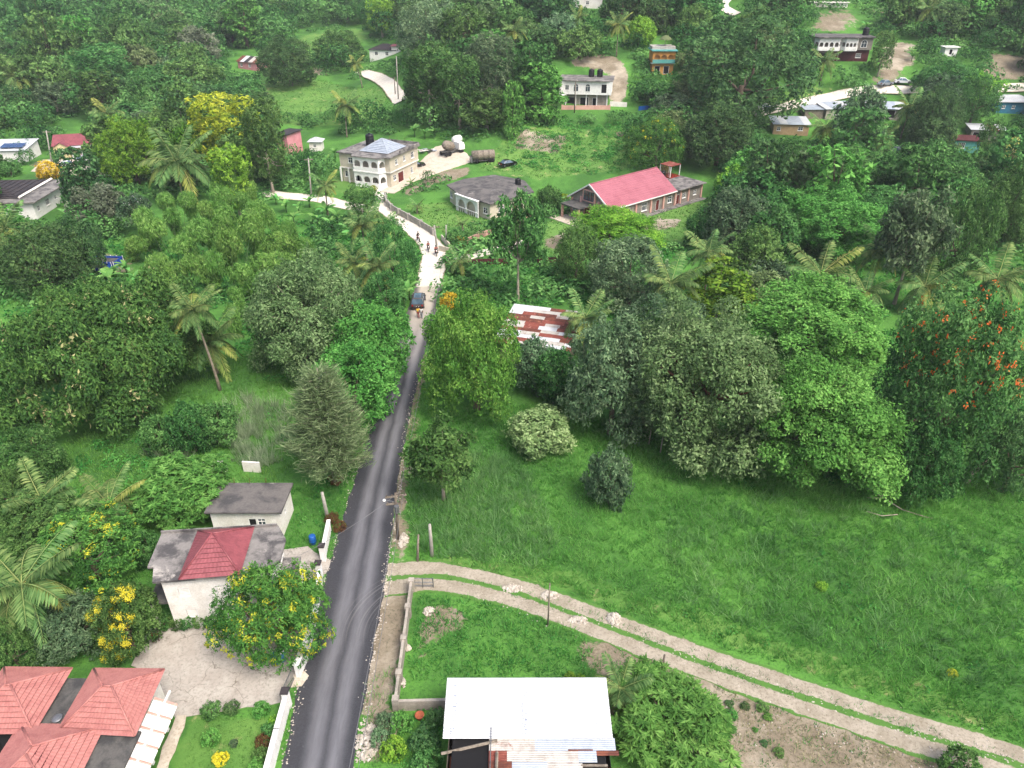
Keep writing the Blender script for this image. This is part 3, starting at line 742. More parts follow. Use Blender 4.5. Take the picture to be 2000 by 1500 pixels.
# ------------------------------------------------------------------ palm, banana, bamboo pieces
def frond(name, a, b, mat, seed, n_=30, ll=0.26, hang=0.6):
    r = np.random.RandomState(seed)
    xs = np.linspace(0, 1, 12)
    def cv(s): return np.stack([s * (1 - 0.12 * s * abs(b)), 0 * s, a * s - b * s * s], -1)
    s = np.repeat(np.linspace(0.1, 0.99, n_), 2) + r.normal(size=2 * n_) * 0.006
    side = np.tile([1, -1], n_)
    P0 = cv(s); tg = unit(cv(s + 0.01) - cv(s))
    prof = ll * (0.45 + 0.75 * np.sin(np.pi * np.clip(s * 0.85 + 0.1, 0, 1))) * (0.85 + 0.3 * r.rand(len(s)))
    D = unit(np.stack([np.zeros_like(s), side * 1.0, np.zeros_like(s)], -1) + tg * 0.55 + np.array([0, 0, -hang]) * (0.7 + 0.6 * r.rand(len(s), 1)))
    W = tg * 0.026
    tip = P0 + D * prof[:, None]; mid = P0 + D * prof[:, None] * 0.5 + np.array([0, 0, 0.02])
    V = np.stack([P0 - W * 0.6, mid - W, tip, mid + W], 1).reshape(-1, 3)
    F = np.arange(len(V)).reshape(-1, 4)
    c = cv(xs); wd = (0.014 * (1 - xs) + 0.003)[:, None]
    rb = np.concatenate([c + np.array([0, 1, 0]) * wd, c - np.array([0, 1, 0]) * wd, c + np.array([0, 0, 1]) * wd])
    k = len(V)
    rf = []
    for i in range(11):
        for p, q in ((0, 12), (12, 24), (24, 0)): rf.append((k + p + i, k + q + i, k + q + i + 1, k + p + i + 1))
    t = np.concatenate([np.clip(0.4 + 0.15 * r.randn(len(F)), 0, 1), np.full(len(rf), 0.85)])
    return npmesh(name, np.concatenate([V, rb]), np.concatenate([F, np.array(rf)]), t, mat)
FROND = [frond('frond', 0.75, 0.55, 'leaf_palm', 1), frond('frond', 0.5, 0.95, 'leaf_palm', 2), frond('frond', 0.22, 1.1, 'leaf_palm', 3, hang=0.9), frond('frond', 1.3, 0.4, 'leaf_palm', 4)]
def palm(px, py, wpx, label, h=None, base=None, yellow=0.15, mat='leaf_palm', group=None, nf=21, cat='palm'):
    """head at (px, py); stem foot at base pixel when the photo shows it, else below the head"""
    if base:
        b = at(*base)
        best = min(((at(px, py, hh / 4) - b).xy.length, hh / 4) for hh in range(12, 70))
        hd, hh = at(px, py, best[1]), best[1]
        hd.z = b.z + hh
    else:
        hh = h or 8
        hd = at(px, py, hh); b = Vector((hd.x + random.uniform(-.6, .6), hd.y + random.uniform(-.6, .6), 0)); b.z = Tf(b.x, b.y); hd.z = b.z + hh
    ln = wpx * depth(hd) / FPX / 2 * 1.12
    t = thing('coconut_palm', label, cat, b, 0, group)
    d = hd - b
    mb = MB()
    pts = [Vector((0, 0, -0.3))] + [Vector((d.x * (k / 6) ** 1.4, d.y * (k / 6) ** 1.4, d.z * k / 6)) for k in range(1, 7)]
    mb.tube(pts, [0.26, 0.17, 0.15, 0.14, 0.13, 0.12, 0.13], 7)
    mb.build('trunk', 'palm_bark', t, True)
    mb = MB()
    for k in range(7):
        a = k * 0.9
        mb.lathe([(0.01, -0.14), (0.1, -0.08), (0.12, 0.02), (0.06, 0.1), (0.01, 0.12)], (d.x + 0.22 * math.cos(a), d.y + 0.22 * math.sin(a), d.z - 0.3), 7)
    mb.build('coconuts', 'leaf_olive', t, True)
    for k in range(nf):
        q = k / nf
        f = FROND[3] if q < 0.15 else FROND[0] if q < 0.45 else FROND[1] if q < 0.75 else FROND[2]
        mt = 'leaf_palm_yellow' if (q > 0.6 and random.random() < yellow * 1.1) or random.random() < yellow * 0.2 else mat
        s = ln * random.uniform(0.85, 1.1)
        inst('frond', f, t, d, (random.uniform(-.3, .3), random.uniform(-0.12, 0.2), k * 2.399 + random.uniform(-.2, .2)), (s, s, s), mt)
    return t
def banana_leaf():
    xs = np.linspace(0, 1, 7); V, F = [], []
    for x in xs:
        w_ = 0.15 * math.sin(math.pi * min(1, x * 0.9 + 0.08)) ** 0.6 + 0.01
        z = 0.75 * x - 0.62 * x * x
        V += [(x * 0.85, -w_, z + 0.04), (x * 0.85, 0, z), (x * 0.85, w_, z + 0.04)]
    for i in range(6):
        for j in range(2):
            k = i * 3 + j; F.append((k, k + 3, k + 4, k + 1))
    return npmesh('leaf', np.array(V), np.array(F), np.linspace(0.3, 0.6, 12), 'leaf_banana')
BLEAF = banana_leaf()
mb = MB(); mb.tube([(0, 0, -0.2), (0.03, 0, 0.6), (0, 0.03, 1.25)], [0.13, 0.1, 0.07], 6); BSTEM = mb.mesh('stem', 'leaf_olive', True)
def banana(px, py, label, group, s=1.0):
    b = at(px, py)
    t = thing('banana_plant', label, 'banana plant', b, random.uniform(0, 6), group)
    t.scale = (s, s, s)
    inst('stem', BSTEM, t)
    for k in range(7):
        q = random.uniform(1.7, 2.4)
        inst('leaf', BLEAF, t, (0, 0, 1.2), (random.uniform(-.4, .4), random.uniform(-0.75, 0.1), k * 2.399 + random.uniform(-.3, .3)), (q, q, q))
    return t
PLUME = []
for i in range(3):
    rr = random.Random(200 + i)
    PLUME.append(crown('plume', [(-0.3, 0, 0.2, 0.8, 0.75, 0.6), (0.35, 0.05, 0.1, 0.85, 0.8, 0.65), (0.95, 0.0, -0.5, 0.75, 0.7, 0.8), (1.35, -0.05, -1.35, 0.55, 0.55, 0.85), (1.5, 0, -2.1, 0.3, 0.3, 0.6)][:5 - i % 2], seed=200 + i, ncl=64, nlf=16, cr=0.34, ll=0.27, lw=0.22, mat='leaf_bamboo', up=0.2, droop=1.4, low=-0.95, lowkeep=0.8))
def bamboo(px, py, label, plumes, h=6.0):
    """plumes: pixel, height above ground, size"""
    b = at(px, py)
    t = thing('bamboo_clump', label, 'bamboo', b)
    for (x, y, hh, s) in plumes:
        p = at(x, y, hh) - b
        c = MB(); st = Vector((random.uniform(-1, 1), random.uniform(-1, 1), -0.2))
        c.tube([st, st.lerp(p, 0.5) + Vector((0, 0, 1.2)), p + Vector((0, 0, 0.5 * s))], [0.06, 0.05, 0.02], 5)
        c.build('culm', 'leaf_olive', t, True)
        s *= random.uniform(0.95, 1.6)
        inst('plume', random.choice(PLUME), t, p, (random.uniform(-.2, .2), random.uniform(-.2, .2), math.atan2(p.y, p.x) + random.uniform(-.6, .6)), (s, s, s * random.uniform(1.1, 1.6)))
    return t

# ------------------------------------------------------------------ placing trees
TREES = []            # (x, y, crown radius)
def tree(key, px, py, wpx, label, name='tree', mat=None, hgt=1.0, hpx=None, group=None, bark=None, rot=None, cat='tree'):
    """crown centred on the pixel, wpx wide (and hpx high) in the photo; hgt stretches it upwards"""
    P = PROTO[key]
    rot = random.uniform(0, 6.28) if rot is None else rot
    cr_, sr_ = math.cos(rot), math.sin(rot)
    Q = P['pts']; QX, QY = Q[:, 0] * cr_ - Q[:, 1] * sr_, Q[:, 0] * sr_ + Q[:, 1] * cr_
    g = at(px, py, 2.0); s = wpx * depth(g) / FPX / 2 / P['R']
    g = at(px, py, P['hc'] * s * hgt); x, y = g.x, g.y
    for _ in range(9):
        z = Tf(x, y)
        qx, qy, D = proj(x + QX * s, y + QY * s, z + Q[:, 2] * s * hgt)
        x0, x1 = np.percentile(qx, (1, 99)); y0, y1 = np.percentile(qy, (1, 99)); D = float(D.mean())
        th = math.atan2(CAMH - z, math.hypot(x, y))
        s *= (wpx / (x1 - x0)) ** 0.8
        if hpx: hgt = min(1.85, max(0.55, hgt * (hpx / (y1 - y0)) ** 0.9))
        x += (px - (x0 + x1) / 2) * D / FPX * 0.8
        y += max(-6, min(6, ((y0 + y1) / 2 - py) * D / FPX / math.sin(max(th, 0.12)) * 0.7))
    b = (x, y, Tf(x, y))
    t = thing(name, label, cat, b, rot, group)
    t.scale = (s, s, s * hgt)
    inst('trunk', P['trunk'], t, mat=bark)
    inst('crown', P['crown'], t, mat=mat)
    TREES.append((b[0], b[1], P['R'] * s))
    return t

# ------------------------------------------------------------------ building kit
FR = {'S': ((-1, -1), (1, 0), (0, -1)), 'E': ((1, -1), (0, 1), (1, 0)), 'N': ((1, 1), (-1, 0), (0, 1)), 'W': ((-1, 1), (0, -1), (-1, 0))}
def P3(o, u, n_, a, z, d=0.0):
    return (o[0] + u[0] * a + n_[0] * d, o[1] + u[1] * a + n_[1] * d, z)
def panel(mb, o, u, n_, L, z0, z1, holes, dp=0.14):
    us = sorted({0.0, L} | {v for h in holes for v in (h[0], h[0] + h[2])})
    zs = sorted({z0, z1} | {v for h in holes for v in (h[1], h[1] + h[3])})
    for i in range(len(us) - 1):
        for j in range(len(zs) - 1):
            a, b, c, d = us[i], us[i + 1], zs[j], zs[j + 1]
            if any(h[0] <= a + 1e-6 and b <= h[0] + h[2] + 1e-6 and h[1] <= c + 1e-6 and d <= h[1] + h[3] + 1e-6 for h in holes): continue
            mb.add([P3(o, u, n_, a, c), P3(o, u, n_, b, c), P3(o, u, n_, b, d), P3(o, u, n_, a, d)], [(0, 1, 2, 3)])
    for h in holes:
        q = [(h[0], h[1]), (h[0] + h[2], h[1]), (h[0] + h[2], h[1] + h[3]), (h[0], h[1] + h[3])]
        for k in range(4):
            a, b = q[k], q[(k + 1) % 4]
            mb.add([P3(o, u, n_, *a), P3(o, u, n_, *a, -dp), P3(o, u, n_, *b, -dp), P3(o, u, n_, *b)], [(0, 1, 2, 3)])
def opening(par, o, u, n_, h, kind, fm):
    a, z, w_, ht = h
    c = (o[0] + u[0] * (a + w_ / 2), o[1] + u[1] * (a + w_ / 2))
    rz = math.atan2(u[1], u[0])
    f = MB()
    t = 0.07
    for (x, zz, sx, sz) in ((0, t / 2, w_, t), (0, ht - t / 2, w_, t), (-w_ / 2 + t / 2, ht / 2, t, ht - 2 * t - 0.004), (w_ / 2 - t / 2, ht / 2, t, ht - 2 * t - 0.004)):
        f.box((x, 0, zz), (sx - 0.004, 0.1, sz))
    if kind == 'window':
        f.box((0, 0, ht / 2), (0.05, 0.06, ht - 2 * t - 0.01))
        if w_ > 1.3:
            for q in (-w_ / 4, w_ / 4): f.box((q, 0, ht / 2), (0.04, 0.06, ht - 2 * t - 0.01))
        f.box((0, 0.002, ht * 0.6), (w_ - 2 * t - 0.01, 0.055, 0.045))
        f.box((0, -0.1, -0.03), (w_ + 0.16, 0.16, 0.06))
    wo = f.build(kind, fm, par)
    wo.location = (c[0] - n_[0] * 0.05, c[1] - n_[1] * 0.05, z); wo.rotation_euler = (0, 0, rz)
    if kind == 'window':
        MB().box((0, 0.06, ht / 2), (w_ - 0.02, 0.02, ht - 0.02)).build('pane', 'glass', wo)
    elif kind == 'shutter':
        d = MB().box((0, 0.03, ht / 2), (w_ - 0.16, 0.03, ht - 0.16))
        for q in range(6): d.box((0, 0.0, ht * (0.16 + q * 0.135)), (w_ - 0.2, 0.03, 0.05), 0, 0.5)
        d.build('shutter_leaf', 'white_wall', wo)
    elif kind == 'door':
        d = MB().box((0, 0.05, ht / 2), (w_ - 0.02, 0.04, ht - 0.02))
        for zz in (0.27, 0.7): d.box((0, 0.02, ht * zz), (w_ * 0.55, 0.03, ht * 0.28))
        d.build('door_leaf', 'dark_red' if fm != 'metal_grey' else 'wood_old', wo)
        MB().box((w_ * 0.36, 0.0, ht * 0.48), (0.05, 0.08, 0.05)).build('handle', 'metal_grey', wo)
    else:
        MB().box((0, 0.07, ht / 2), (w_ - 0.02, 0.02, ht - 0.02)).build('dark_backing', 'dark_void', wo)  # flat near-black panel, painted shade behind the opening
def walls(par, w_, d, h, holes, mat, z0=0.0, frame='white_paint', c=(0, 0), below=1.5, name='wall'):
    """holes: side -> list of (u, z, width, height, kind) with z above z0"""
    mb = MB()
    for sd_, ((sx, sy), u, n_) in FR.items():
        o = (c[0] + sx * w_ / 2, c[1] + sy * d / 2); L = w_ if sd_ in 'SN' else d
        hs = [(a, z0 + z, ww, hh) for a, z, ww, hh, k in holes.get(sd_, [])]
        panel(mb, o, u, n_, L, z0 - (below if z0 == 0 else 0), z0 + h, hs)
        for (a, z, ww, hh, k) in holes.get(sd_, []):
            opening(par, o, u, n_, (a, z0 + z, ww, hh), k, frame)
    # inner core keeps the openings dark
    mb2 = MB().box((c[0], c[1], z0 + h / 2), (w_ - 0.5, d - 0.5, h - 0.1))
    mb2.build('dark_core', 'dark_void', par)
    return mb.build(name, mat, par)
def slab(par, poly, z, th, mat, name='roof_slab'):
    return MB().prism(poly, z, z + th).build(name, mat, par)
def rect(x0, y0, x1, y1):
    return [(x0, y0), (x1, y0), (x1, y1), (x0, y1)]
def hip(par, corners, z, ridge, zr, mat, n_=8, name='hip_roof', pitch=0.24, amp=0.012, lift=0.085, capmat=None):
    """courses laid over four faces; corners S-W, S-E, N-E, N-W; ridge = two points (may coincide)"""
    c = [Vector((p[0], p[1], z)) for p in corners]
    r0, r1 = (Vector((p[0], p[1], zr)) for p in ridge)
    ew = abs(ridge[0][0] - ridge[1][0]) >= abs(ridge[0][1] - ridge[1][1])
    faces = [(c[0], c[1], r1, r0), (c[1], c[2], r1, r1), (c[2], c[3], r0, r1), (c[3], c[0], r0, r0)] if ew else \
            [(c[0], c[1], r0, r0), (c[1], c[2], r1, r0), (c[2], c[3], r1, r1), (c[3], c[0], r0, r1)]
    under = MB().add([tuple(p) for p in c] + [tuple(r0), tuple(r1)], [(3, 2, 1, 0)] + ([(0, 1, 5, 4), (1, 2, 5), (2, 3, 4, 5), (3, 0, 4)] if ew else [(0, 1, 4), (1, 2, 5, 4), (2, 3, 5), (3, 0, 4, 5)]))
    ro = under.build(name, 'maroon' if 'red' in mat else mat, par)  # darker maroon under red courses paints shadow lines in the gaps
    for a, b, d, e in faces:
        for k in range(n_):
            t0, t1 = k / n_, (k + 0.94) / n_
            lo = (a.lerp(e, t0), b.lerp(d, t0)); hi = (a.lerp(e, t1), b.lerp(d, t1))
            nn = (b - a).cross(e - a).normalized() * 0.012
            MB().strip(lo[0] + nn, lo[1] + nn, hi[1] + nn, hi[0] + nn, pitch, amp, lift).build('tile_course', mat, ro)
    for a, e in ((c[0], r0), (c[1], r1 if ew else r0), (c[2], r1), (c[3], r0 if ew else r1), (r0, r1)):
        if (a - e).length > 0.1:
            up = Vector((0, 0, 0.06))
            MB().tube([a + up, e + up], 0.075, 5).build('ridge_cap', capmat or mat, ro, True)
    return ro
def arches(mb, o, u, n_, L, z0, z1, arcs, th=0.18, sill=0.0, seg=10):
    """wall of width L with round-headed openings; arcs: (centre, width, spring height above z0)"""
    us = {0.0, L}
    for c, ww, zs in arcs:
        for k in range(seg + 1): us.add(round(c - ww / 2 * math.cos(math.pi * k / seg), 4))
    us = sorted(us)
    def zl(x):
        for c, ww, zs in arcs:
            if abs(x - c) < ww / 2 - 1e-4: return z0 + zs + math.sqrt(max(0, (ww / 2) ** 2 - (x - c) ** 2)) * 0.9
        return None
    for i in range(len(us) - 1):
        a, b = us[i], us[i + 1]; mid = zl((a + b) / 2)
        if mid is None: la = lb = z0
        else:
            sp = [z0 + zs for c, ww, zs in arcs if abs((a + b) / 2 - c) < ww / 2][0]
            la, lb = zl(a) or sp, zl(b) or sp
        q = [P3(o, u, n_, a, la), P3(o, u, n_, b, lb), P3(o, u, n_, b, z1), P3(o, u, n_, a, z1), P3(o, u, n_, a, la, -th), P3(o, u, n_, b, lb, -th), P3(o, u, n_, b, z1, -th), P3(o, u, n_, a, z1, -th)]
        f = [(0, 1, 2, 3), (5, 4, 7, 6), (4, 5, 1, 0), (3, 2, 6, 7)]
        if mid is None: f += [(4, 0, 3, 7), (1, 5, 6, 2)]
        mb.add(q, f)
def arched_window(par, o, u, n_, c, z, ww, hh, fm='white_paint', nm='arched_window'):
    """frame and round-headed pane set on the wall face, frame proud of the wall"""
    def outline(w_, h_, zz):
        p = [(-w_ / 2, zz), (w_ / 2, zz)]
        sp = h_ - w_ / 2
        return p + [(w_ / 2 * math.cos(math.pi * k / 10), sp + w_ / 2 * math.sin(math.pi * k / 10)) for k in range(11)]
    f = MB(); a, b = outline(ww + 0.24, hh + 0.12, -0.1), outline(ww, hh, 0.0)
    n2 = len(a)
    vs_ = [P3((0, 0), (1, 0), (0, -1), x, z2, 0.06) for x, z2 in a] + [P3((0, 0), (1, 0), (0, -1), x, z2, 0.06) for x, z2 in b] + [P3((0, 0), (1, 0), (0, -1), x, z2, -0.02) for x, z2 in a] + [P3((0, 0), (1, 0), (0, -1), x, z2, -0.02) for x, z2 in b]
    fs = []
    for k in range(n2):
        j = (k + 1) % n2
        fs += [(k, j, n2 + j, n2 + k), (2 * n2 + k, 2 * n2 + j, j, k), (n2 + k, n2 + j, 3 * n2 + j, 3 * n2 + k)]
    f.add(vs_, fs)
    f.box((0, -0.02, hh * 0.45), (0.06, 0.05, hh * 0.9)); f.box((0, -0.022, hh - ww / 2), (ww, 0.045, 0.06))
    wo = f.build(nm, fm, par)
    wo.location = P3(o, u, n_, c, z); wo.rotation_euler = (0, 0, math.atan2(u[1], u[0]))
    MB().add([(x, -0.012, z2) for x, z2 in b], [tuple(range(n2))]).build('pane', 'glass', wo)
def tank(label, x, y, z, r=0.6, h=1.5):
    mb = MB().lathe([(r * 0.96, 0), (r, 0.06), (r, h * 0.3), (r * 0.96, h * 0.32), (r, h * 0.35), (r, h * 0.62), (r * 0.96, h * 0.64), (r, h * 0.67), (r, h * 0.84), (r * 0.75, h * 0.94), (r * 0.3, h * 0.97), (r * 0.3, h * 1.03), (0.02, h * 1.04)], n=20)
    o = mb.build('water_tank', 'black_plastic', None, False, (x, y, z))
    return tag(o, label, 'water tank')
def rowalls(name, pts, h, th, mat, label, cat='wall', cap=None, posts=None, zb=-0.3, group=None):
    """free-standing wall along world points"""
    t = thing(name, label, cat, (pts[0][0], pts[0][1], Tf(*pts[0][:2])), 0, group)
    o = Vector((pts[0][0], pts[0][1], Tf(*pts[0][:2])))
    for a, b in zip(pts[:-1], pts[1:]):
        a3, b3 = Vector((a[0], a[1], Tf(*a[:2]))) - o, Vector((b[0], b[1], Tf(*b[:2]))) - o
        d = (b3 - a3).to_2d().normalized(); nn = Vector((-d.y, d.x)) * th / 2
        for nm, q, z0, z1, e, mt in (('wall_panel', nn, zb, h, 0.0, mat),) + ((('coping', nn * 1.5, h, h + 0.07, 0.03, cap),) if cap else ()):
            A, B = a3.to_2d() - d * e, b3.to_2d() + d * e
            m_ = MB(); m_.add([(A.x - q.x, A.y - q.y, a3.z + z0), (A.x + q.x, A.y + q.y, a3.z + z0), (B.x + q.x, B.y + q.y, b3.z + z0), (B.x - q.x, B.y - q.y, b3.z + z0), (A.x - q.x, A.y - q.y, a3.z + z1), (A.x + q.x, A.y + q.y, a3.z + z1), (B.x + q.x, B.y + q.y, b3.z + z1), (B.x - q.x, B.y - q.y, b3.z + z1)],
                  [(0, 1, 2, 3), (7, 6, 5, 4), (0, 4, 5, 1), (1, 5, 6, 2), (2, 6, 7, 3), (3, 7, 4, 0)])
            m_.build(nm, mt, t)
    if posts:
        for p in pts:
            q = Vector((p[0], p[1], Tf(*p[:2]))) - o
            MB().box((q.x, q.y, q.z + (h + posts) / 2 - 0.1), (th * 2.2, th * 2.2, h + posts + 0.2)).build('pier', mat, t)
    return t

m, n, l, bs = newmat('sheet_print')
tc = n.new('ShaderNodeTexCoord').outputs['Object']
mp = n.new('ShaderNodeMapping'); mp.inputs['Scale'].default_value = (2.5, 7, 1); l.new(tc, mp.inputs[0])
col = mix(n, l, rng(n, l, noise(n, l, mp.outputs[0], 1.6, 3, 0.8), 0.5, 0.58), srgb(196, 200, 204), srgb(116, 122, 136))
l.new(col, bs.inputs['Base Color']); bs.inputs['Roughness'].default_value = 0.4

# ------------------------------------------------------------------ villa, bottom left
t = thing('villa', 'villa with salmon red hipped tile roofs and a white ribbed side canopy, bottom left corner', 'house', (-28, 27, 0))
def loc(x, y): return (x + 28, y - 27)
walls(t, 10.2, 9.6, 3.25, {'E': [(1.2, 0.9, 1.4, 1.2, 'window'), (4.2, 0, 1.1, 2.1, 'door'), (6.6, 0.9, 1.4, 1.2, 'window')], 'N': [(1.5, 0.9, 1.3, 1.2, 'window'), (6, 0.9, 1.3, 1.2, 'window')]}, 'white_wall', c=loc(-28.6, 26.5))
for x0, y0, x1, y1, z in ((-29.7, 27.2, -27.7, 31.3, 3.26), (-25.5, 21.6, -22.95, 27.5, 3.265)):
    slab(t, [loc(*p) for p in rect(x0, y0, x1, y1)], z, 0.16, 'slab_dark')
hip(t, [loc(*p) for p in ((-27.95, 27.3), (-23.05, 27.0), (-23.2, 31.8), (-27.95, 31.85))], 3.62, [loc(-25.75, 29.4), loc(-25.2, 29.4)], 5.15, 'red_tile', 9)
hip(t, [loc(*p) for p in ((-34.1, 27.1), (-29.35, 27.2), (-29.4, 31.9), (-34.0, 31.95))], 3.62, [loc(-31.9, 29.5), loc(-31.6, 29.5)], 5.15, 'red_tile', 9)
hip(t, [loc(*p) for p in ((-30.7, 22.4), (-25.15, 22.4), (-25.3, 27.75), (-30.6, 27.9))], 3.5, [loc(-28, 24.9), loc(-27.9, 25.4)], 5.15, 'red_tile', 9)
hip(t, [loc(*p) for p in ((-36, 21), (-31.1, 21), (-31.1, 26.5), (-36, 26.5))], 3.5, [loc(-33.6, 23.6), loc(-33.5, 23.9)], 5.1, 'red_tile', 9)
for xa, xb, za, zb in ((-23.25, -22.6, 3.2, 2.85), (-22.55, -21.9, 2.82, 2.47)):
    y = 22.0
    k = 0
    while y < 30.0:
        y2 = min(y + 1.0, 30.1)
        a, b = loc(xa, y), loc(xb, y); c, d = loc(xb, y2 - 0.14), loc(xa, y2 - 0.14)
        MB().add([(a[0], a[1], za), (b[0], b[1], zb), (c[0], c[1], zb), (d[0], d[1], za), (a[0], a[1], za - 0.08), (b[0], b[1], zb - 0.08), (c[0], c[1], zb - 0.08), (d[0], d[1], za - 0.08)],
                 [(0, 1, 2, 3), (7, 6, 5, 4), (0, 4, 5, 1), (1, 5, 6, 2), (2, 6, 7, 3), (3, 7, 4, 0)]).build('canopy_panel', 'white_paint', t)
        ml = loc((xa + xb) / 2, y2 - 0.07)
        ang = math.atan2(za - zb, xb - xa)
        o = MB().box((0, 0, 0), (xb - xa + 0.06, 0.05, 0.14)).build('canopy_rib', 'pink_trim', t, loc=(ml[0], ml[1] - 0.045, (za + zb) / 2 + 0.02), rot=(0, ang, 0))
        o = MB().box((0, 0, 0), (xb - xa + 0.06, 0.05, 0.14)).build('canopy_rib', 'pink_trim', t, loc=(ml[0], ml[1] + 0.045, (za + zb) / 2 + 0.02), rot=(0, ang, 0))
        y = y2; k += 1
a = loc(-22.58, 26.2); MB().box((a[0], a[1], 2.9), (0.12, 9.0, 0.16)).build('canopy_beam', 'white_paint', t)
for y in (22.3, 24.9, 27.5, 29.8):
    a = loc(-23.1, y); MB().box((a[0], a[1], 1.25), (0.22, 0.22, 2.6)).build('column', 'white_paint', t)
a = loc(-28.55, 28.3); MB().lathe([(0.32, 0), (0.34, 0.12), (0.3, 0.16), (0.05, 0.2)], (a[0], a[1], 3.43), 14).build('roof_vent', 'metal_grey', t, True)

# ------------------------------------------------------------------ white two-storey house with red pyramid roof
t = thing('white_house', 'white two-storey house with dark red pyramid roof on a stained flat slab, beside the road', 'house', (-22.2, 41, 0), R(6))
walls(t, 7.8, 4.5, 5.15, {'S': [(0.9, 3.2, 0.9, 1.0, 'shutter'), (3.7, 3.2, 0.65, 1.0, 'shutter'), (4.4, 3.2, 0.7, 1.0, 'window'), (1.0, 1.0, 0.9, 1.0, 'shutter'), (4.3, 0.9, 0.9, 1.1, 'shutter')], 'E': [(0.8, 3.2, 1.0, 1.0, 'window'), (1.0, 0, 1.0, 2.05, 'door'), (2.9, 3.2, 1.0, 1.0, 'window')], 'W': [(1.5, 3.2, 1.0, 1.0, 'window')]}, 'white_wall')
slab(t, [(-4.3, -2.6), (1.5, -2.55), (3.6, -2.2), (4.6, -1.4), (4.65, 1.0), (3.8, 2.65), (-5.2, 2.75), (-5.15, -1.0), (-4.7, -1.0)], 5.16, 0.2, 'roof_concrete')
MB().prism([(-5.2, 2.6), (3.7, 2.5), (3.75, 2.62), (-5.2, 2.72)], 5.36, 5.6).build('parapet', 'roof_concrete', t)
hip(t, [(-2.4, -2.66), (1.9, -2.6), (1.95, 2.55), (-2.35, 2.55)], 5.42, [(-0.28, -0.1), (-0.2, -0.1)], 7.35, 'red_metal', 9, pitch=0.3, amp=0.01, lift=0.06)
slab(t, rect(-5.5, -2.0, -3.92, 0.4), 2.4, 0.15, 'slab_dark', 'awning_slab')
MB().box((-5.3, -1.8, 1.1), (0.2, 0.2, 2.6)).build('column', 'white_wall', t)
slab(t, rect(3.9, -1.9, 5.3, 1.8), 2.5, 0.15, 'roof_concrete', 'awning_slab')
for y in (-1.7, 1.6): MB().box((5.1, y, 1.2), (0.22, 0.22, 2.6)).build('column', 'white_wall', t)

# ------------------------------------------------------------------ grey outbuilding
t = thing('outbuilding', 'small single-storey concrete building with flat mouldy roof behind the white house', 'house', (-23.4, 50.4, 0))
walls(t, 6.1, 3.4, 2.75, {'S': [(3.2, 1.0, 0.75, 0.95, 'void'), (4.0, 1.0, 0.75, 0.95, 'window')], 'E': [(1.2, 1.3, 0.45, 0.6, 'void')]}, 'white_wall')
slab(t, rect(-3.35, -2.05, 3.35, 2.05), 2.76, 0.16, 'roof_concrete_dark')
for x in (-2.0, -0.6, 0.9): MB().tube([(x, 1.9, 2.9), (x + 0.08, 1.9, 3.6)], 0.02, 4).build('rebar', 'rust', t)
rowalls('ruined_wall', [tuple(at(398, 925)[:2]), tuple(at(445, 920)[:2])], 1.3, 0.2, 'white_wall', 'left stub of broken white wall behind the grey outbuilding', group='broken wall stubs')
rowalls('ruined_wall', [tuple(at(477, 920)[:2]), tuple(at(510, 922)[:2])], 1.2, 0.2, 'white_wall', 'right stub of broken white wall in the tall reeds', group='broken wall stubs')

# ------------------------------------------------------------------ zinc-roofed house, bottom centre
t = thing('zinc_house', 'wooden house with white corrugated zinc roof and rusty patched lean-to, bottom centre', 'house', (1, 27, 0))
walls(t, 9.8, 7.2, 3.2, {'W': [(1.5, 1.0, 1.0, 1.0, 'window')], 'E': [(1.5, 1, 1, 1, 'window')], 'N': [(3, 1, 1.2, 1, 'window'), (6, 1, 1.2, 1, 'window')]}, 'wood_old', c=(0, 0))
cx = [-5.25, -0.28, 2.45, 5.18]
for i in range(3):
    for j in range(5):
        y0, y1 = 0.0 + j * 0.79, 0.0 + (j + 1) * 0.79 + 0.05
        z = lambda y: 3.42 + 0.09 * y
        x0, x1 = cx[i] - (0.1 if i else 0), cx[i + 1]
        dz = 0.012 * i + 0.022 * j
        MB().strip((x1, y0, z(y0) + dz), (x1, y1, z(y1) + dz), (x0, y1, z(y1) + dz), (x0, y0, z(y0) + dz), 0.16, 0.04, 0.0).build('roof_sheet', 'zinc_white', t)
for x in (-4.75, -0.32):                                                            # printed marks left on the lap of the sheets
    MB().add([(x, 0.15, 3.51), (x + 0.28, 0.15, 3.51), (x + 0.28, 3.7, 3.89), (x, 3.7, 3.89)], [(0, 1, 2, 3)]).build('sheet_print', 'sheet_print', t)
rr = random.Random(4)
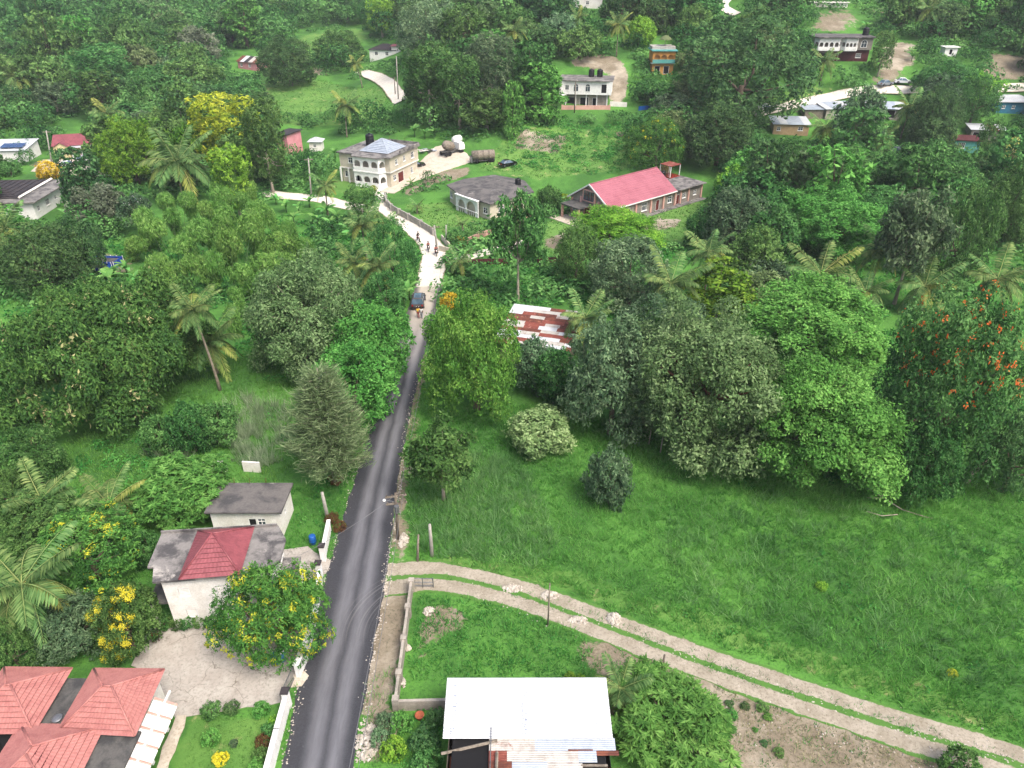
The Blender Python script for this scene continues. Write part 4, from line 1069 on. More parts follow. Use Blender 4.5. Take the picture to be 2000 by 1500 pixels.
for (x0, y0, x1, y1, mt) in ((-2.4, -0.75, 0.4, 0.1, 'zinc_aged'), (0.3, -0.75, 5.3, 0.1, 'zinc'), (-2.4, -1.4, -1.3, -0.7, 'rust_red'), (-1.3, -1.45, 0.9, -0.7, 'zinc_aged'), (0.9, -1.5, 3.0, -0.7, 'zinc_aged'), (3.0, -1.4, 4.1, -0.7, 'zinc'), (4.1, -1.0, 5.45, -0.7, 'rust'),
                             (-2.4, -2.3, -1.0, -1.35, 'rust'), (-1.0, -2.4, 1.1, -1.4, 'zinc'), (1.1, -2.2, 3.2, -1.45, 'zinc_aged'), (3.1, -2.1, 5.5, -1.75, 'rust'), (-2.4, -3.4, -0.9, -2.25, 'rust'), (-0.9, -3.4, 1.2, -2.3, 'zinc_aged'), (1.2, -3.4, 3.3, -2.15, 'rust_red'), (3.2, -3.4, 5.5, -2.05, 'rust'), (2.4, -0.72, 3.9, -0.62, 'rust')):
    z = 3.3 + 0.06 * y0 + rr.uniform(0, 0.03)
    MB().strip((x1, y0, z), (x1, y1, z + 0.06 * (y1 - y0) + 0.02), (x0, y1, z + 0.06 * (y1 - y0) + 0.02), (x0, y0, z), 0.13, 0.022).build('roof_sheet', mt, t)
MB().box((3.9, -1.58, 3.17), (1.6, 0.12, 0.16)).build('beam', 'wood_old', t)
MB().tube([(-5.3, -0.7, 3.0), (-1.9, -0.15, 3.45)], 0.11, 4).build('beam', 'wood_old', t)
MB().tube([(-1.95, -3.5, 3.35), (-1.9, -0.9, 3.5)], 0.09, 4).build('beam', 'wood_old', t)
MB().tube([(-2.3, 0.8, 3.5), (-2.28, 0.1, 3.6), (-2.3, -2, 3.5)], 0.03, 4).build('pipe', 'metal_grey', t)
for k, (x, y, rz, rx, sx, sy, mt) in enumerate(((-3.9, -1.2, 0.7, 0.3, 1.1, 0.8, 'zinc_white'), (-3.4, -1.9, 0.3, -0.4, 1.0, 0.9, 'zinc'), (-2.9, -1.3, 1.2, 0.2, 0.7, 1.3, 'rust_red'), (-4.3, -2.4, 0.5, 0.2, 1.2, 0.8, 'zinc_aged'), (-3.2, -2.7, 1.0, 0.25, 1.3, 0.8, 'rust'))):
    MB().box((x, y, 2.72 + 0.13 * k), (sx, sy, 0.03), rz, rx).build('loose_sheet', mt, t)
MB().box((-3.6, -2.0, 2.4), (2.4, 3.0, 0.1)).build('shed_roof', 'rust', t)

# ------------------------------------------------------------------ rusty patchwork shed in the trees
t = thing('rusty_shed', 'long shed roofed in rusty and white patched zinc sheets beyond the field', 'shed', (3.7, 83.4, 0), R(-16))
walls(t, 9.0, 8.8, 2.9, {'S': [(6.6, 0, 1.6, 2.2, 'void'), (2, 1, 1, 1, 'void')]}, 'wood_old')
rr = random.Random(9)
for j in range(12):
    y0, y1 = -4.9 + j * 0.82, -4.9 + (j + 1) * 0.82 + 0.04
    x = -4.9
    while x < 4.8:
        x2 = min(4.9, x + rr.uniform(1.6, 3.0))
        pw = 0.7 if (j > 9 and x < -2) else 0.22 if j < 6 else 0.34
        mt = 'zinc_white' if rr.random() < pw else rr.choice(('rust_red', 'rust', 'rust', 'zinc_aged', 'zinc_aged'))
        dz = rr.uniform(0, 0.02) + 0.024 * (j % 2)
        z0, z1 = 3.45 + 0.07 * y0 + dz, 3.45 + 0.07 * y1 + dz
        MB().strip((x2, y0, z0), (x2, y1, z1), (x - 0.05, y1, z1), (x - 0.05, y0, z0), 0.14, 0.022).build('roof_sheet', mt, t)
        x = x2

# ------------------------------------------------------------------ grey bungalow with faceted concrete roof
o = Vector((-4.3, 146.0, 0))
t = thing('bungalow', 'block bungalow with low faceted grey concrete roof inside the curved wall', 'house', o)
rp = [(-13.4, 148.2), (-10.5, 141.9), (-9.0, 140.2), (-6.0, 137.2), (-4.2, 135.2), (4.4, 143.4), (2.6, 151.6), (-3.8, 156.0), (-10.2, 152.6)]
rp = [(x - o.x, y - o.y) for x, y in rp]
wp = [(x * 0.93, y * 0.93) for x, y in rp]
mb = MB()
kinds = {0: [(0.3, 1, 1.2, 1.2)], 1: [], 2: [], 3: [(0.5, 1, 1.3, 1.2)], 4: [(2.2, 1, 1.5, 1.2), (6.0, 0, 1.0, 2.1), (9, 1, 1.2, 1.2)], 5: [(3, 1, 1.4, 1.2)]}
for i in range(len(wp)):
    a, b = Vector(wp[i]), Vector(wp[(i + 1) % len(wp)])
    d = (b - a); L = d.length; d.normalize(); nn = (d.y, -d.x)
    hs = [h for h in kinds.get(i, []) if h[0] + h[2] < L - 0.1]
    panel(mb, a, d, nn, L, -0.8, 3.2, hs)
    for h in hs: opening(t, a, d, nn, h, 'window' if h[1] else 'door', 'white_paint')
mb.build('wall', 'cream_wall', t)
MB().prism([(x * 0.95, y * 0.95) for x, y in wp], 0, 3.1).build('dark_core', 'dark_void', t)
slab(t, rp, 3.2, 0.2, 'roof_concrete_dark')
k = len(rp)
inn = [(x * 0.45 + 0.3, y * 0.45) for x, y in rp]
MB().add([(x * 0.995, y * 0.995, 3.405) for x, y in rp] + [(x, y, 4.1) for x, y in inn], [(i, (i + 1) % k, k + (i + 1) % k, k + i) for i in range(k)] + [tuple(range(k, 2 * k))]).build('roof_hip', 'roof_concrete_dark', t)
a, b = Vector(wp[0]).lerp(Vector(wp[1]), 0.85), Vector(wp[3])                      # white arched veranda
d = (b - a); L = d.length; d.normalize(); nn = Vector((d.y, -d.x)); a = a + nn * 0.9
mb = MB(); arches(mb, a, d, nn, L, 0, 3.15, [(L * 0.25, L * 0.32, 1.5), (L * 0.68, L * 0.4, 1.5)])
mb.build('veranda_arch', 'white_paint', t)
for q in range(12):
    p = a + d * (L * (q + 0.5) / 12); MB().box((p.x, p.y, 0.45), (0.08, 0.08, 0.9)).build('baluster', 'white_paint', t)
p = a + d * L / 2; MB().box((p.x + nn.x * 0.06, p.y + nn.y * 0.06, 0.95), (L, 0.16, 0.1), math.atan2(d.y, d.x)).build('rail', 'white_paint', t)
slab(t, [(x + nn.x * e, y + nn.y * e) for x, y, e in ((a.x, a.y, 0.3), (a.x + d.x * L, a.y + d.y * L, 0.3), (a.x + d.x * L, a.y + d.y * L, -1.2), (a.x, a.y, -1.2))], 3.19, 0.19, 'white_paint', 'veranda_slab')
tank('black water tank at the back right corner of the grey bungalow roof', 1.2, 147.0, 3.6)

# ------------------------------------------------------------------ church
o = Vector((14.9, 136.9, 0)); yaw = R(40)
t = thing('church', 'long grey church with red pitched roof and pink pilasters on the lawn', 'church', o, yaw)
L1, HW, EZ, RZ_ = 18.6, 5.1, 3.3, 6.7
mb = MB()
holesS = [(1.0, 0.9, 1.3, 1.5), (4.9, 0, 1.1, 2.2), (9.2, 0.8, 1.6, 1.6), (13.4, 0, 1.1, 2.2), (17.0, 0.9, 1.3, 1.3)]
panel(mb, (0, -HW), (1, 0), (0, -1), L1, -0.6, EZ, holesS)
for h in holesS: opening(t, (0, -HW), (1, 0), (0, -1), h, 'window' if h[1] else 'door', 'white_paint')
panel(mb, (L1, HW), (-1, 0), (0, 1), L1, -0.6, EZ, [])
panel(mb, (0, HW), (0, -1), (-1, 0), 2 * HW, -0.6, EZ, [(3.6, 0, 1.5, 2.3)])
opening(t, (0, HW), (0, -1), (-1, 0), (3.6, 0, 1.5, 2.3), 'door', 'pink_trim')
mb.add([(0, HW, EZ), (0, -HW, EZ), (0, 0, RZ_ - 0.1), (L1, HW, EZ), (L1, -HW, EZ), (L1, 0, RZ_ - 0.1)], [(0, 1, 2), (4, 3, 5)])
mb.build('wall', 'grey_wall', t)
MB().box((L1 / 2 + 0.2, 0, 1.6), (L1 - 1.2, 2 * HW - 0.8, 3.0)).build('dark_core', 'dark_void', t)
for s in (-1, 1):                                                                    # roof: courses on both slopes
    for k in range(13):
        def rpnt(x, q): return (x, s * (HW + 0.6) * (1 - q), EZ - 0.15 + (RZ_ + 0.15 - EZ) * q)
        q0, q1 = k / 13, (k + 1) / 13
        A, B, Cc, D = rpnt(-0.5, q0), rpnt(L1 + 0.4, q0), rpnt(L1 + 0.4, q1), rpnt(-0.5, q1)
        if s > 0: A, B, Cc, D = B, A, D, Cc
        MB().strip(A, B, Cc, D, 0.35, 0.03, 0.045).build('roof_course', 'church_roof', t)
    MB().add([(-0.48, s * (HW + 0.62), EZ - 0.3), (-0.48, 0, RZ_ - 0.14), (-0.48, 0, RZ_ + 0.14), (-0.48, s * (HW + 0.62), EZ - 0.02), (-0.6, s * (HW + 0.62), EZ - 0.3), (-0.6, 0, RZ_ - 0.14), (-0.6, 0, RZ_ + 0.14), (-0.6, s * (HW + 0.62), EZ - 0.02)], [(0, 1, 2, 3), (7, 6, 5, 4), (0, 4, 5, 1), (3, 2, 6, 7), (0, 3, 7, 4)]).build('barge_board', 'white_paint', t)
    MB().box((L1 / 2, s * (HW + 0.66), EZ - 0.2), (L1 + 0.8, 0.08, 0.2)).build('fascia', 'white_paint', t)
MB().tube([(-0.5, 0, RZ_ + 0.08), (L1 + 0.4, 0, RZ_ + 0.08)], 0.1, 6).build('ridge_cap', 'church_roof', t, True)
for x in (0.15, 3.7, 7.4, 11.8, 15.6):
    MB().box((x, -HW - 0.11, EZ / 2 - 0.25), (0.45, 0.22, EZ + 0.1)).build('pilaster', 'pink_trim', t)
for y in (-HW + 0.3, -2.4, 2.3, HW - 0.3):
    MB().box((-0.11, y, EZ / 2 - 0.2), (0.22, 0.45, EZ + 0.2 if abs(y) > 3 else EZ + 1.6)).build('pilaster', 'pink_trim', t)
MB().box((-0.16, 0.1, 4.45), (0.3, 3.4, 2.3)).build('window_surround', 'pink_trim', t)
wg = MB().box((-0.33, 0.1, 4.45), (0.06, 2.7, 1.8)).build('front_window', 'glass', t)
for y in (-0.6, 0.1, 0.8): MB().box((-0.38, y, 4.45), (0.05, 0.07, 1.8)).build('mullion', 'dark_red', wg)
MB().box((-0.385, 0.1, 4.6), (0.05, 2.7, 0.07)).build('mullion', 'dark_red', wg)
for y in (3.3, 4.2, -3.2, -4.1): arched_window(t, (0, HW), (0, -1), (-1, 0), HW - y, 0.9, 0.65, 1.7)
slab(t, rect(-3.6, -0.6, -0.05, 4.4), 2.6, 0.22, 'slab_dark', 'porch_roof')
for p in ((-3.3, -0.3), (-3.3, 4.1)): MB().box((p[0], p[1], 1.2), (0.35, 0.35, 2.8)).build('porch_column', 'pink_trim', t)
slab(t, rect(-5.5, -3.4, -0.05, 5.6), -0.3, 0.42, 'marl_yard', 'porch_floor')
slab(t, rect(-0.2, -HW - 1.5, L1 + 9.6, -HW - 0.02), -0.3, 0.38, 'roof_concrete', 'walkway')
ax = L1 + 0.1                                                                        # flat-roofed annex
hs = [(1.0, 0, 1.0, 2.1, 'door'), (2.9, 1.0, 1.0, 1.0, 'window'), (6.4, 1.0, 1.0, 1.0, 'window')]
walls(t, 9.2, 2 * HW - 0.6, 3.0, {'S': hs, 'E': [(2, 1, 1, 1, 'window')]}, 'grey_wall', c=(ax + 4.65, -0.3), name='annex_wall', below=0.6)
slab(t, rect(ax + 0.35, -HW - 0.7, ax + 9.7, HW - 0.2), 3.01, 0.2, 'roof_concrete', 'annex_roof')
for x in (ax + 0.5, ax + 2.2, ax + 4.8, ax + 9.0): MB().box((x, -HW - 0.11, 1.4), (0.4, 0.22, 3.1)).build('pilaster', 'pink_trim', t)
bt = Matrix.Translation(o) @ Matrix.Rotation(yaw, 4, 'Z')
q = bt @ Vector((ax + 4.0, 3.2, 3.22)); tank('left black water tank on the church annex roof', q.x, q.y, q.z, 0.65, 1.6)
q = bt @ Vector((ax + 4.8, 2.0, 3.22)); tank('right black water tank on the church annex roof', q.x, q.y, q.z, 0.65, 1.6)
t2 = thing('rooftop_crate', 'red brown wooden box on the church annex roof beside the black tanks', 'crate', bt @ Vector((ax + 2.4, 4.0, 3.22)), yaw)
for k in range(4): MB().box((0, 0, 0.14 + k * 0.27), (1.7, 1.3, 0.24)).build('plank', 'rust', t2)
MB().box((0, 0, 1.12), (1.8, 1.4, 0.06)).build('lid', 'rust_red', t2)
t2 = thing('roof_pavilion', 'small open frame room with red floor and slatted walls on the church annex roof', 'shed', bt @ Vector((ax + 7.6, 2.4, 3.22)), yaw)
MB().box((0, 0, 0.1), (3.2, 3.0, 0.2)).build('floor', 'paint_red', t2)
for x in (-1.5, 1.5):
    for y in (-1.4, 1.4): MB().box((x, y, 1.3), (0.14, 0.14, 2.3)).build('post', 'white_paint', t2)
MB().box((0, 0, 2.5), (3.3, 3.1, 0.1)).build('roof_sheet', 'rust_red', t2)
for k in range(5): MB().box((-1.1 + k * 0.55, 1.3, 1.2), (0.3, 0.05, 2.0)).build('slat', 'tan_wall', t2)

# ------------------------------------------------------------------ cream two-storey house
o = Vector((-29.7, 165.9, 0)); yaw = R(-23)
t = thing('cream_house', 'large cream two-storey house with white arched verandas and silver pyramid roof', 'house', (o.x, o.y, 0.2), yaw)
walls(t, 12.4, 11.6, 3.0, {'S': [(0.6, 1, 1.2, 1.3, 'window'), (3.4, 0.3, 1.0, 2.2, 'void')], 'E': [(1.0, 1, 1.2, 1.2, 'window'), (3.0, 0, 2.4, 2.3, 'door'), (8.5, 0.8, 1, 1.4, 'window')]}, 'cream_wall', name='lower_wall', below=1.0)
walls(t, 12.8, 12.2, 3.0, {'S': [(2.2, 1, 1.2, 1.2, 'window')], 'E': [(2.2, 1, 1.0, 1.2, 'window'), (5.6, 1, 0.9, 1.2, 'window'), (9, 0.9, 1.3, 1.4, 'window')], 'W': [(4, 1, 1, 1, 'window')]}, 'cream_wall', z0=3.2, name='upper_wall')
slab(t, rect(-6.5, -6.2, 6.5, 6.2), 2.98, 0.24, 'white_wall', 'floor_band')
slab(t, [(-6.9, -6.5), (-2.6, -6.6), (-1.9, -8.1), (4.6, -8.1), (5.4, -6.9), (6.9, -6.6), (6.9, 6.6), (-6.9, 6.6)], 6.2, 0.22, 'roof_concrete')
MB().box((2.0, 6.4, 6.7), (9.4, 0.2, 0.6)).build('parapet', 'roof_concrete', t); MB().box((6.75, 2.0, 6.7), (0.2, 8.6, 0.56)).build('parapet', 'roof_concrete', t)
for x in (-1, 1, 3, 5): MB().tube([(x, 6.4, 7.0), (x, 6.4, 7.6)], 0.03, 4).build('rebar', 'rust', t)
hip(t, [(-2.4, -4.2), (4.9, -4.2), (4.9, 3.6), (-2.4, 3.6)], 6.5, [(1.2, -0.3), (1.3, -0.3)], 8.7, 'zinc', 9, pitch=0.4)
for z0, hh in ((0.0, 2.95), (3.25, 2.9)):                                           # bay verandas
    mb = MB()
    V3 = [Vector((-2.6, -5.9)), Vector((-1.9, -7.7)), Vector((4.5, -7.7)), Vector((5.2, -5.9))]
    for i in range(3):
        d = V3[i + 1] - V3[i]; L = d.length; d.normalize()
        k = 1 if L < 3 else 3
        arches(mb, V3[i], d, (d.y, -d.x), L, z0, z0 + hh, [(L * (q + 0.5) / k, L / k * 0.74, 1.5) for q in range(k)])
        pp = V3[i] + d * L / 2
        MB().box((pp.x, pp.y, z0 + 0.45), (L - 0.3, 0.14, 0.9), math.atan2(d.y, d.x)).build('balustrade', 'white_paint', t)
    mb.build('veranda_arch', 'white_paint', t)
    slab(t, [(-2.9, -5.9), (-2.0, -7.9), (4.6, -7.9), (5.4, -5.9)], z0 - 0.22 if z0 else -0.8, 0.24 if z0 else 0.8, 'white_paint', 'veranda_floor')
for x in (-6.3, -4.2): MB().box((x, -6.3, 1.5), (0.3, 0.3, 3.0)).build('column', 'white_paint', t)
q = Matrix.Translation((o.x, o.y, 0.2)) @ Matrix.Rotation(yaw, 4, 'Z') @ Vector((-3.2, 1.6, 6.42)); tank('tall black water tank beside the silver pyramid roof of the cream house', q.x, q.y, q.z, 0.95, 2.6)

# ------------------------------------------------------------------ far houses
def flat_house(name, label, px, py, w_, d, h, yaw, wm, rm, holes, cat='house', roof='flat', over=0.4, rise=1.2, n_=6, zoff=0.0, below=4):
    """px, py: foot of the middle of the front wall"""
    b = at(px, py); b.z += zoff
    t = thing(name, label, cat, b, R(yaw))
    walls(t, w_, d, h, holes, wm, c=(0, d / 2), below=below)
    a = rect(-w_ / 2 - over, -over, w_ / 2 + over, d + over)
    if roof == 'flat': slab(t, a, h + 0.01, 0.2, rm)
    elif roof == 'hip': hip(t, a, h + 0.05, [(-(w_ - d) / 2 if w_ > d else 0, d / 2), ((w_ - d) / 2 if w_ > d else 0.01, d / 2)], h + rise, rm, n_, pitch=0.5)
    elif roof == 'mono':
        k = max(2, int(w_ / 1.6))
        for i in range(k):
            x0, x1 = -w_ / 2 - over + (w_ + 2 * over) * i / k, -w_ / 2 - over + (w_ + 2 * over) * (i + 1) / k + 0.04
            dz = 0.02 * (i % 2)
            mt = rm if isinstance(rm, str) else rm[i % len(rm)]
            MB().strip((x0, -over, h + 0.05 + dz), (x1, -over, h + 0.05 + dz), (x1, d + over, h + rise + dz), (x0, d + over, h + rise + dz), 0.3, 0.03).build('roof_sheet', mt, t)
        MB().add([(-w_ / 2, 0, h), (-w_ / 2, d, h), (-w_ / 2, d, h + rise - 0.1), (w_ / 2, 0, h), (w_ / 2, d, h), (w_ / 2, d, h + rise - 0.1)], [(0, 1, 2), (3, 5, 4), (1, 4, 5, 2)]).build('gable', wm, t)
    elif roof == 'gable':
        for s in (0, 1):
            k = max(2, int(w_ / 1.8))
            for i in range(k):
                x0, x1 = -w_ / 2 - over + (w_ + 2 * over) * i / k, -w_ / 2 - over + (w_ + 2 * over) * (i + 1) / k + 0.04
                y0, y1 = (-over, d / 2) if s == 0 else (d + over, d / 2)
                mt = rm if isinstance(rm, str) else rm[(i + s) % len(rm)]
                A, B, Cc, D = (x0, y0, h - 0.05), (x1, y0, h - 0.05), (x1, y1, h + rise), (x0, y1, h + rise)
                if s: A, B, Cc, D = B, A, D, Cc
                MB().strip(A, B, Cc, D, 0.3, 0.03).build('roof_sheet', mt, t)
        MB().add([(-w_ / 2, 0, h), (-w_ / 2, d, h), (-w_ / 2, d / 2, h + rise - 0.1), (w_ / 2, 0, h), (w_ / 2, d, h), (w_ / 2, d / 2, h + rise - 0.1)], [(0, 1, 2), (3, 5, 4)]).build('gable', wm, t)
    return t
# white house with a broad slab roof, centre back
b = at(1142, 208); yaw = -9
t = thing('slab_roof_house', 'white two-storey house with weathered slab roof and arched windows below the cut bank', 'house', b, R(yaw))
walls(t, 11.5, 7.5, 2.9, {'S': [(1, 0, 2.4, 2.2, 'void'), (4.4, 0, 2.2, 2.2, 'void'), (7.6, 0, 1.2, 2.1, 'void')]}, 'block_wall', c=(0, 4.2), name='lower_wall', below=4)
walls(t, 13.2, 8.6, 3.2, {'S': [(1.4, 1, 1.0, 1.2, 'window'), (10.6, 0.4, 1.4, 2.2, 'void')], 'E': [(2, 0.8, 1.2, 1.4, 'window')]}, 'white_paint', z0=3.0, c=(0, 3.6), name='upper_wall')
for u_ in (4.2, 7.2): arched_window(t, (-6.6, -0.7), (1, 0), (0, -1), u_, 3.8, 1.1, 1.7)
slab(t, [(-7.2, -0.4), (-4.6, -1.2), (4.4, -1.3), (6.9, -0.6), (7.0, 8.4), (-7.0, 8.4)], 6.2, 0.22, 'roof_concrete')
slab(t, [(-6.9, -0.9), (-6.9, -2.0), (-5.2, -2.4), (-4.8, -0.9)], 2.8, 0.22, 'white_paint', 'balcony_floor')
for x in (-5, -2.4, 0.3, 3, 5.6): MB().box((x, 0.0, 1.4), (0.26, 0.26, 2.9)).build('column', 'white_paint', t)
mtx = Matrix.Translation(b) @ Matrix.Rotation(R(yaw), 4, 'Z')
q = mtx @ Vector((1.0, 5.6, 6.42)); tank('left of the two black tanks on the slab roofed white house', q.x, q.y, q.z, 0.75, 1.9)
q = mtx @ Vector((3.2, 5.6, 6.42)); tank('right of the two black tanks on the slab roofed white house', q.x, q.y, q.z, 0.75, 1.9)
a, c_ = at(1098, 214), at(1190, 214)
rowalls('yard_wall', [(a.x, a.y), (c_.x, c_.y)], 1.0, 0.2, 'pink_trim', 'pinkish low yard wall in front of the slab roofed white house', posts=0.15)
a, c_ = at(1191, 207), at(1224, 209)
rowalls('balustrade_wall', [(a.x, a.y), (c_.x, c_.y)], 1.1, 0.2, 'white_wall', 'white balustrade wall to the right of the slab roofed house')
a, c_ = at(1247, 216), at(1285, 212)
rowalls('blue_fence', [(a.x, a.y), (c_.x, c_.y)], 1.0, 0.06, 'blue_plastic', 'bright blue sheet fence right of the white balustrade', cat='fence')
# orange house
t = flat_house('orange_house', 'orange and teal two-storey house with a thatched roof hut half hidden by the huge tree', 1293, 146, 5.6, 5.5, 2.7, 0, 'orange_wall', 'white_wall', {'S': [(0.6, 0.2, 1.5, 2.0, 'void'), (3, 0.2, 1.5, 2.0, 'void')]})
walls(t, 6.0, 5.5, 2.9, {}, 'orange_wall', z0=2.95, c=(0, 2.75), name='upper_wall')
mb = MB(); arches(mb, (-3, -0.6), (1, 0), (0, -1), 6.0, 2.95, 5.7, [(1.2, 1.6, 1.3), (3.0, 1.6, 1.3), (4.8, 1.6, 1.3)]); mb.build('veranda_arch', 'orange_wall', t)
MB().box((0, -0.72, 3.4), (6.0, 0.1, 0.9)).build('balustrade', 'turquoise', t)
slab(t, rect(-3.4, -1.1, 3.4, 5.9), 5.86, 0.25, 'turquoise', 'upper_roof'); slab(t, rect(-3.1, 0.8, 3.1, 5.7), 6.12, 0.7, 'zinc_aged', 'roof_room')
MB().lathe([(0.06, 0), (0.06, 1.6)], (0.6, 3, 6.8), 8).build('hut_post', 'wood_old', t)
MB().lathe([(1.7, 0), (1.5, 0.3), (0.9, 0.75), (0.1, 1.1)], (0.6, 3, 8.3), 14).build('thatch', 'grass_dry', t)
# hillside house with arches
b = at(1640, 121)
t = thing('hillside_house', 'hillside house with a row of white arched windows above a maroon lower floor', 'house', b, R(-4))
walls(t, 15, 6.5, 2.9, {'S': [(11.6, 1, 1.4, 1.1, 'window'), (2, 0, 2, 2.2, 'void'), (6, 0, 1, 2.1, 'door')]}, 'maroon', c=(0, 4), name='lower_wall', below=5)
walls(t, 15.4, 7.5, 3.0, {}, 'grey_wall', z0=3.0, c=(0, 4), name='upper_wall')
for V3, k, zz in (([Vector((-7.7, 0.2)), Vector((-6.8, -1.1)), Vector((-1.4, -1.1)), Vector((-0.6, 0.2))], (1, 4, 1), 3.0), ([Vector((-0.5, 0.2)), Vector((0.3, -1.0)), Vector((3.2, -1.0)), Vector((3.9, 0.2))], (1, 3, 1), 3.0)):
    mb = MB()
    for i in range(3):
        d = V3[i + 1] - V3[i]; L = d.length; d.normalize()
        arches(mb, V3[i], d, (d.y, -d.x), L, zz, zz + 2.9, [(L * (q + 0.5) / k[i], L / k[i] * 0.72, 1.5) for q in range(k[i])])
        pp = V3[i] + d * L / 2
        MB().box((pp.x, pp.y, zz + 0.4), (L - 0.1, 0.14, 0.9), math.atan2(d.y, d.x)).build('balustrade', 'white_paint', t)
    mb.build('bay_arch', 'white_paint', t)
    slab(t, [tuple(v) for v in V3], zz - 0.2, 0.22, 'white_paint', 'bay_floor')
arched_window(t, (-7.7, 0.25), (1, 0), (0, -1), 13.2, 3.7, 1.4, 1.7)
slab(t, [(-8.2, 0), (-7.2, -1.7), (-1.2, -1.7), (-0.3, -0.9), (0.2, -1.6), (3.6, -1.6), (4.3, -0.4), (8.2, -0.3), (8.2, 8.2), (-8.0, 8.2)], 6.02, 0.25, 'roof_concrete_dark')
q = Matrix.Translation(b) @ Matrix.Rotation(R(-4), 4, 'Z') @ Vector((6.6, 4, 6.28)); tank('black water tank at the right end of the hillside house roof', q.x, q.y, q.z, 0.8, 2.0)
flat_house('tan_shack', 'tan shack with grey mono-pitch zinc roof left of the yellowing palm', 1543, 264, 8.4, 6.0, 2.5, -6, 'tan_wall', ('zinc', 'zinc_white', 'zinc'), {'S': [(0.8, 1, 0.9, 0.9, 'window'), (5.8, 1.1, 1.2, 0.9, 'window')]}, roof='mono', rise=0.8)
flat_house('blue_roof_shed', 'small shed with pale blue zinc roof half hidden by a thin tree', 1640, 232, 8, 5.5, 2.4, 8, 'block_wall', ('zinc_white', 'zinc', 'zinc'), {'S': [(2, 1, 1, 1, 'window')]}, roof='mono', rise=0.8)
flat_house('grey_shed', 'low grey roofed shed between the tan shack and the blue roofed one', 1588, 232, 4.6, 4, 2.2, 0, 'wood_old', ('zinc', 'zinc'), {}, roof='mono', rise=0.5)
flat_house('white_roof_house', 'shabby house with broad white zinc roof and open porch beside the crooked palm', 1724, 232, 8.5, 6.5, 2.5, -16, 'block_wall', ('zinc_white', 'zinc_white', 'zinc'), {'S': [(4.8, 0.2, 2, 2, 'void'), (1.4, 1, 1, 1, 'window')]}, roof='gable', rise=1.2)
flat_house('blue_house', 'bright blue cottage with white zinc hip roof at the right edge', 1978, 222, 9.5, 6, 2.7, -4, 'blue_wall', 'zinc_white', {'S': [(1.6, 1.2, 0.8, 0.8, 'window'), (4, 1.2, 0.8, 0.8, 'window')]}, roof='hip', rise=1.3)
flat_house('turquoise_house', 'small turquoise house with brown flat roof and white awning below the blue cottage', 1884, 298, 5.4, 5.5, 2.7, -14, 'turquoise', 'maroon', {'S': [(0.7, 1, 1.6, 1.2, 'window')]})
flat_house('white_awning_house', 'white zinc awning house joined behind the turquoise house', 1925, 278, 7.5, 5, 2.8, -14, 'grey_wall', ('zinc_white', 'zinc_white', 'rust_red'), {'S': [(0.4, 0, 3, 2.3, 'void')]}, roof='mono', rise=0.5)
flat_house('white_hut', 'tiny white hut with flat roof alone on the right hillside', 1855, 110, 3.4, 2.6, 2.2, 0, 'white_paint', 'white_paint', {'S': [(1.2, 0.4, 0.9, 1.4, 'void')]})
flat_house('white_block', 'white building cut by the top edge above the coconut palms', 1147, 16, 9, 6, 3.2, -8, 'white_wall', 'zinc_white', {'S': [(1, 1, 1, 1, 'window'), (4, 1, 1, 1, 'window')]}, roof='mono', rise=0.9)
flat_house('terrace_house', 'pale terrace building cut by the top edge above the hillside house', 1620, 14, 11, 5, 1.2, -3, 'white_wall', 'white_wall', {})
flat_house('ochre_house', 'ochre walled house at the top right edge among trees', 1912, 16, 6, 5, 2.6, 20, 'orange_wall', 'wood_old', {}, roof='mono', rise=1.0)
# left side
b = at(56, 432)
t = thing('dark_roof_house', 'long white house with dark brown and grey roofs at the left edge', 'house', (-99.5, 143.5, 0), R(4))
walls(t, 15, 15, 3.3, {'S': [(9.8, 0.6, 1.3, 1.3, 'void')], 'E': [(1.2, 1.2, 0.9, 1.0, 'window'), (4.6, 1.2, 1.5, 1.3, 'window'), (8.2, 1.4, 0.8, 0.8, 'window'), (11.4, 1.2, 1.3, 1.2, 'window')]}, 'white_paint')
slab(t, rect(-8, -8.2, 8.3, 8), 3.31, 0.2, 'roof_concrete')
hip(t, [(-7.8, -5.5), (4.2, -5.5), (4.2, 7.6), (-7.8, 7.6)], 3.55, [(-1.8, -0.5), (-1.8, 2.5)], 4.9, 'roof_dark', 7, pitch=0.5)
MB().tube([(4.35, -5.6, 3.75), (4.35, 7.7, 3.75)], 0.25, 4).build('gutter', 'white_wall', t)
tank('black water tank standing by the front of the dark roofed white house', -94.5, 134.0, 0, 0.7, 1.7)
t = flat_house('red_roof_bungalow', 'pale yellow bungalow with red gabled roof behind the parked white cars', 158, 305, 11, 8, 2.8, 16, 'yellow_wall', ('red_metal', 'red_metal'), {'S': [(1, 1, 1.2, 1.2, 'window'), (7.5, 1, 1.2, 1.2, 'window')]}, roof='gable', rise=1.9)
MB().add([(-5.2, -1.6, 0), (-1.8, -1.6, 0), (-1.8, -1.6, 2.7), (-3.5, -1.6, 3.7), (-5.2, -1.6, 2.7), (-5.2, 0, 0), (-1.8, 0, 0), (-1.8, 0, 2.7), (-3.5, 0, 3.7), (-5.2, 0, 2.7)], [(0, 1, 2, 3, 4), (1, 6, 7, 2), (0, 4, 9, 5)]).build('front_gable', 'yellow_wall', t)
MB().add([(-3.5, -1.9, 3.85), (-1.5, -1.9, 2.62), (-1.5, 3.2, 2.62), (-3.5, 3.2, 3.85), (-5.5, -1.9, 2.62), (-5.5, 3.2, 2.62)], [(0, 1, 2, 3), (4, 0, 3, 5)]).build('gable_roof', 'red_metal', t)
MB().box((-3.5, -1.66, 1.6), (1.2, 0.1, 1.3)).build('window', 'white_paint', t)
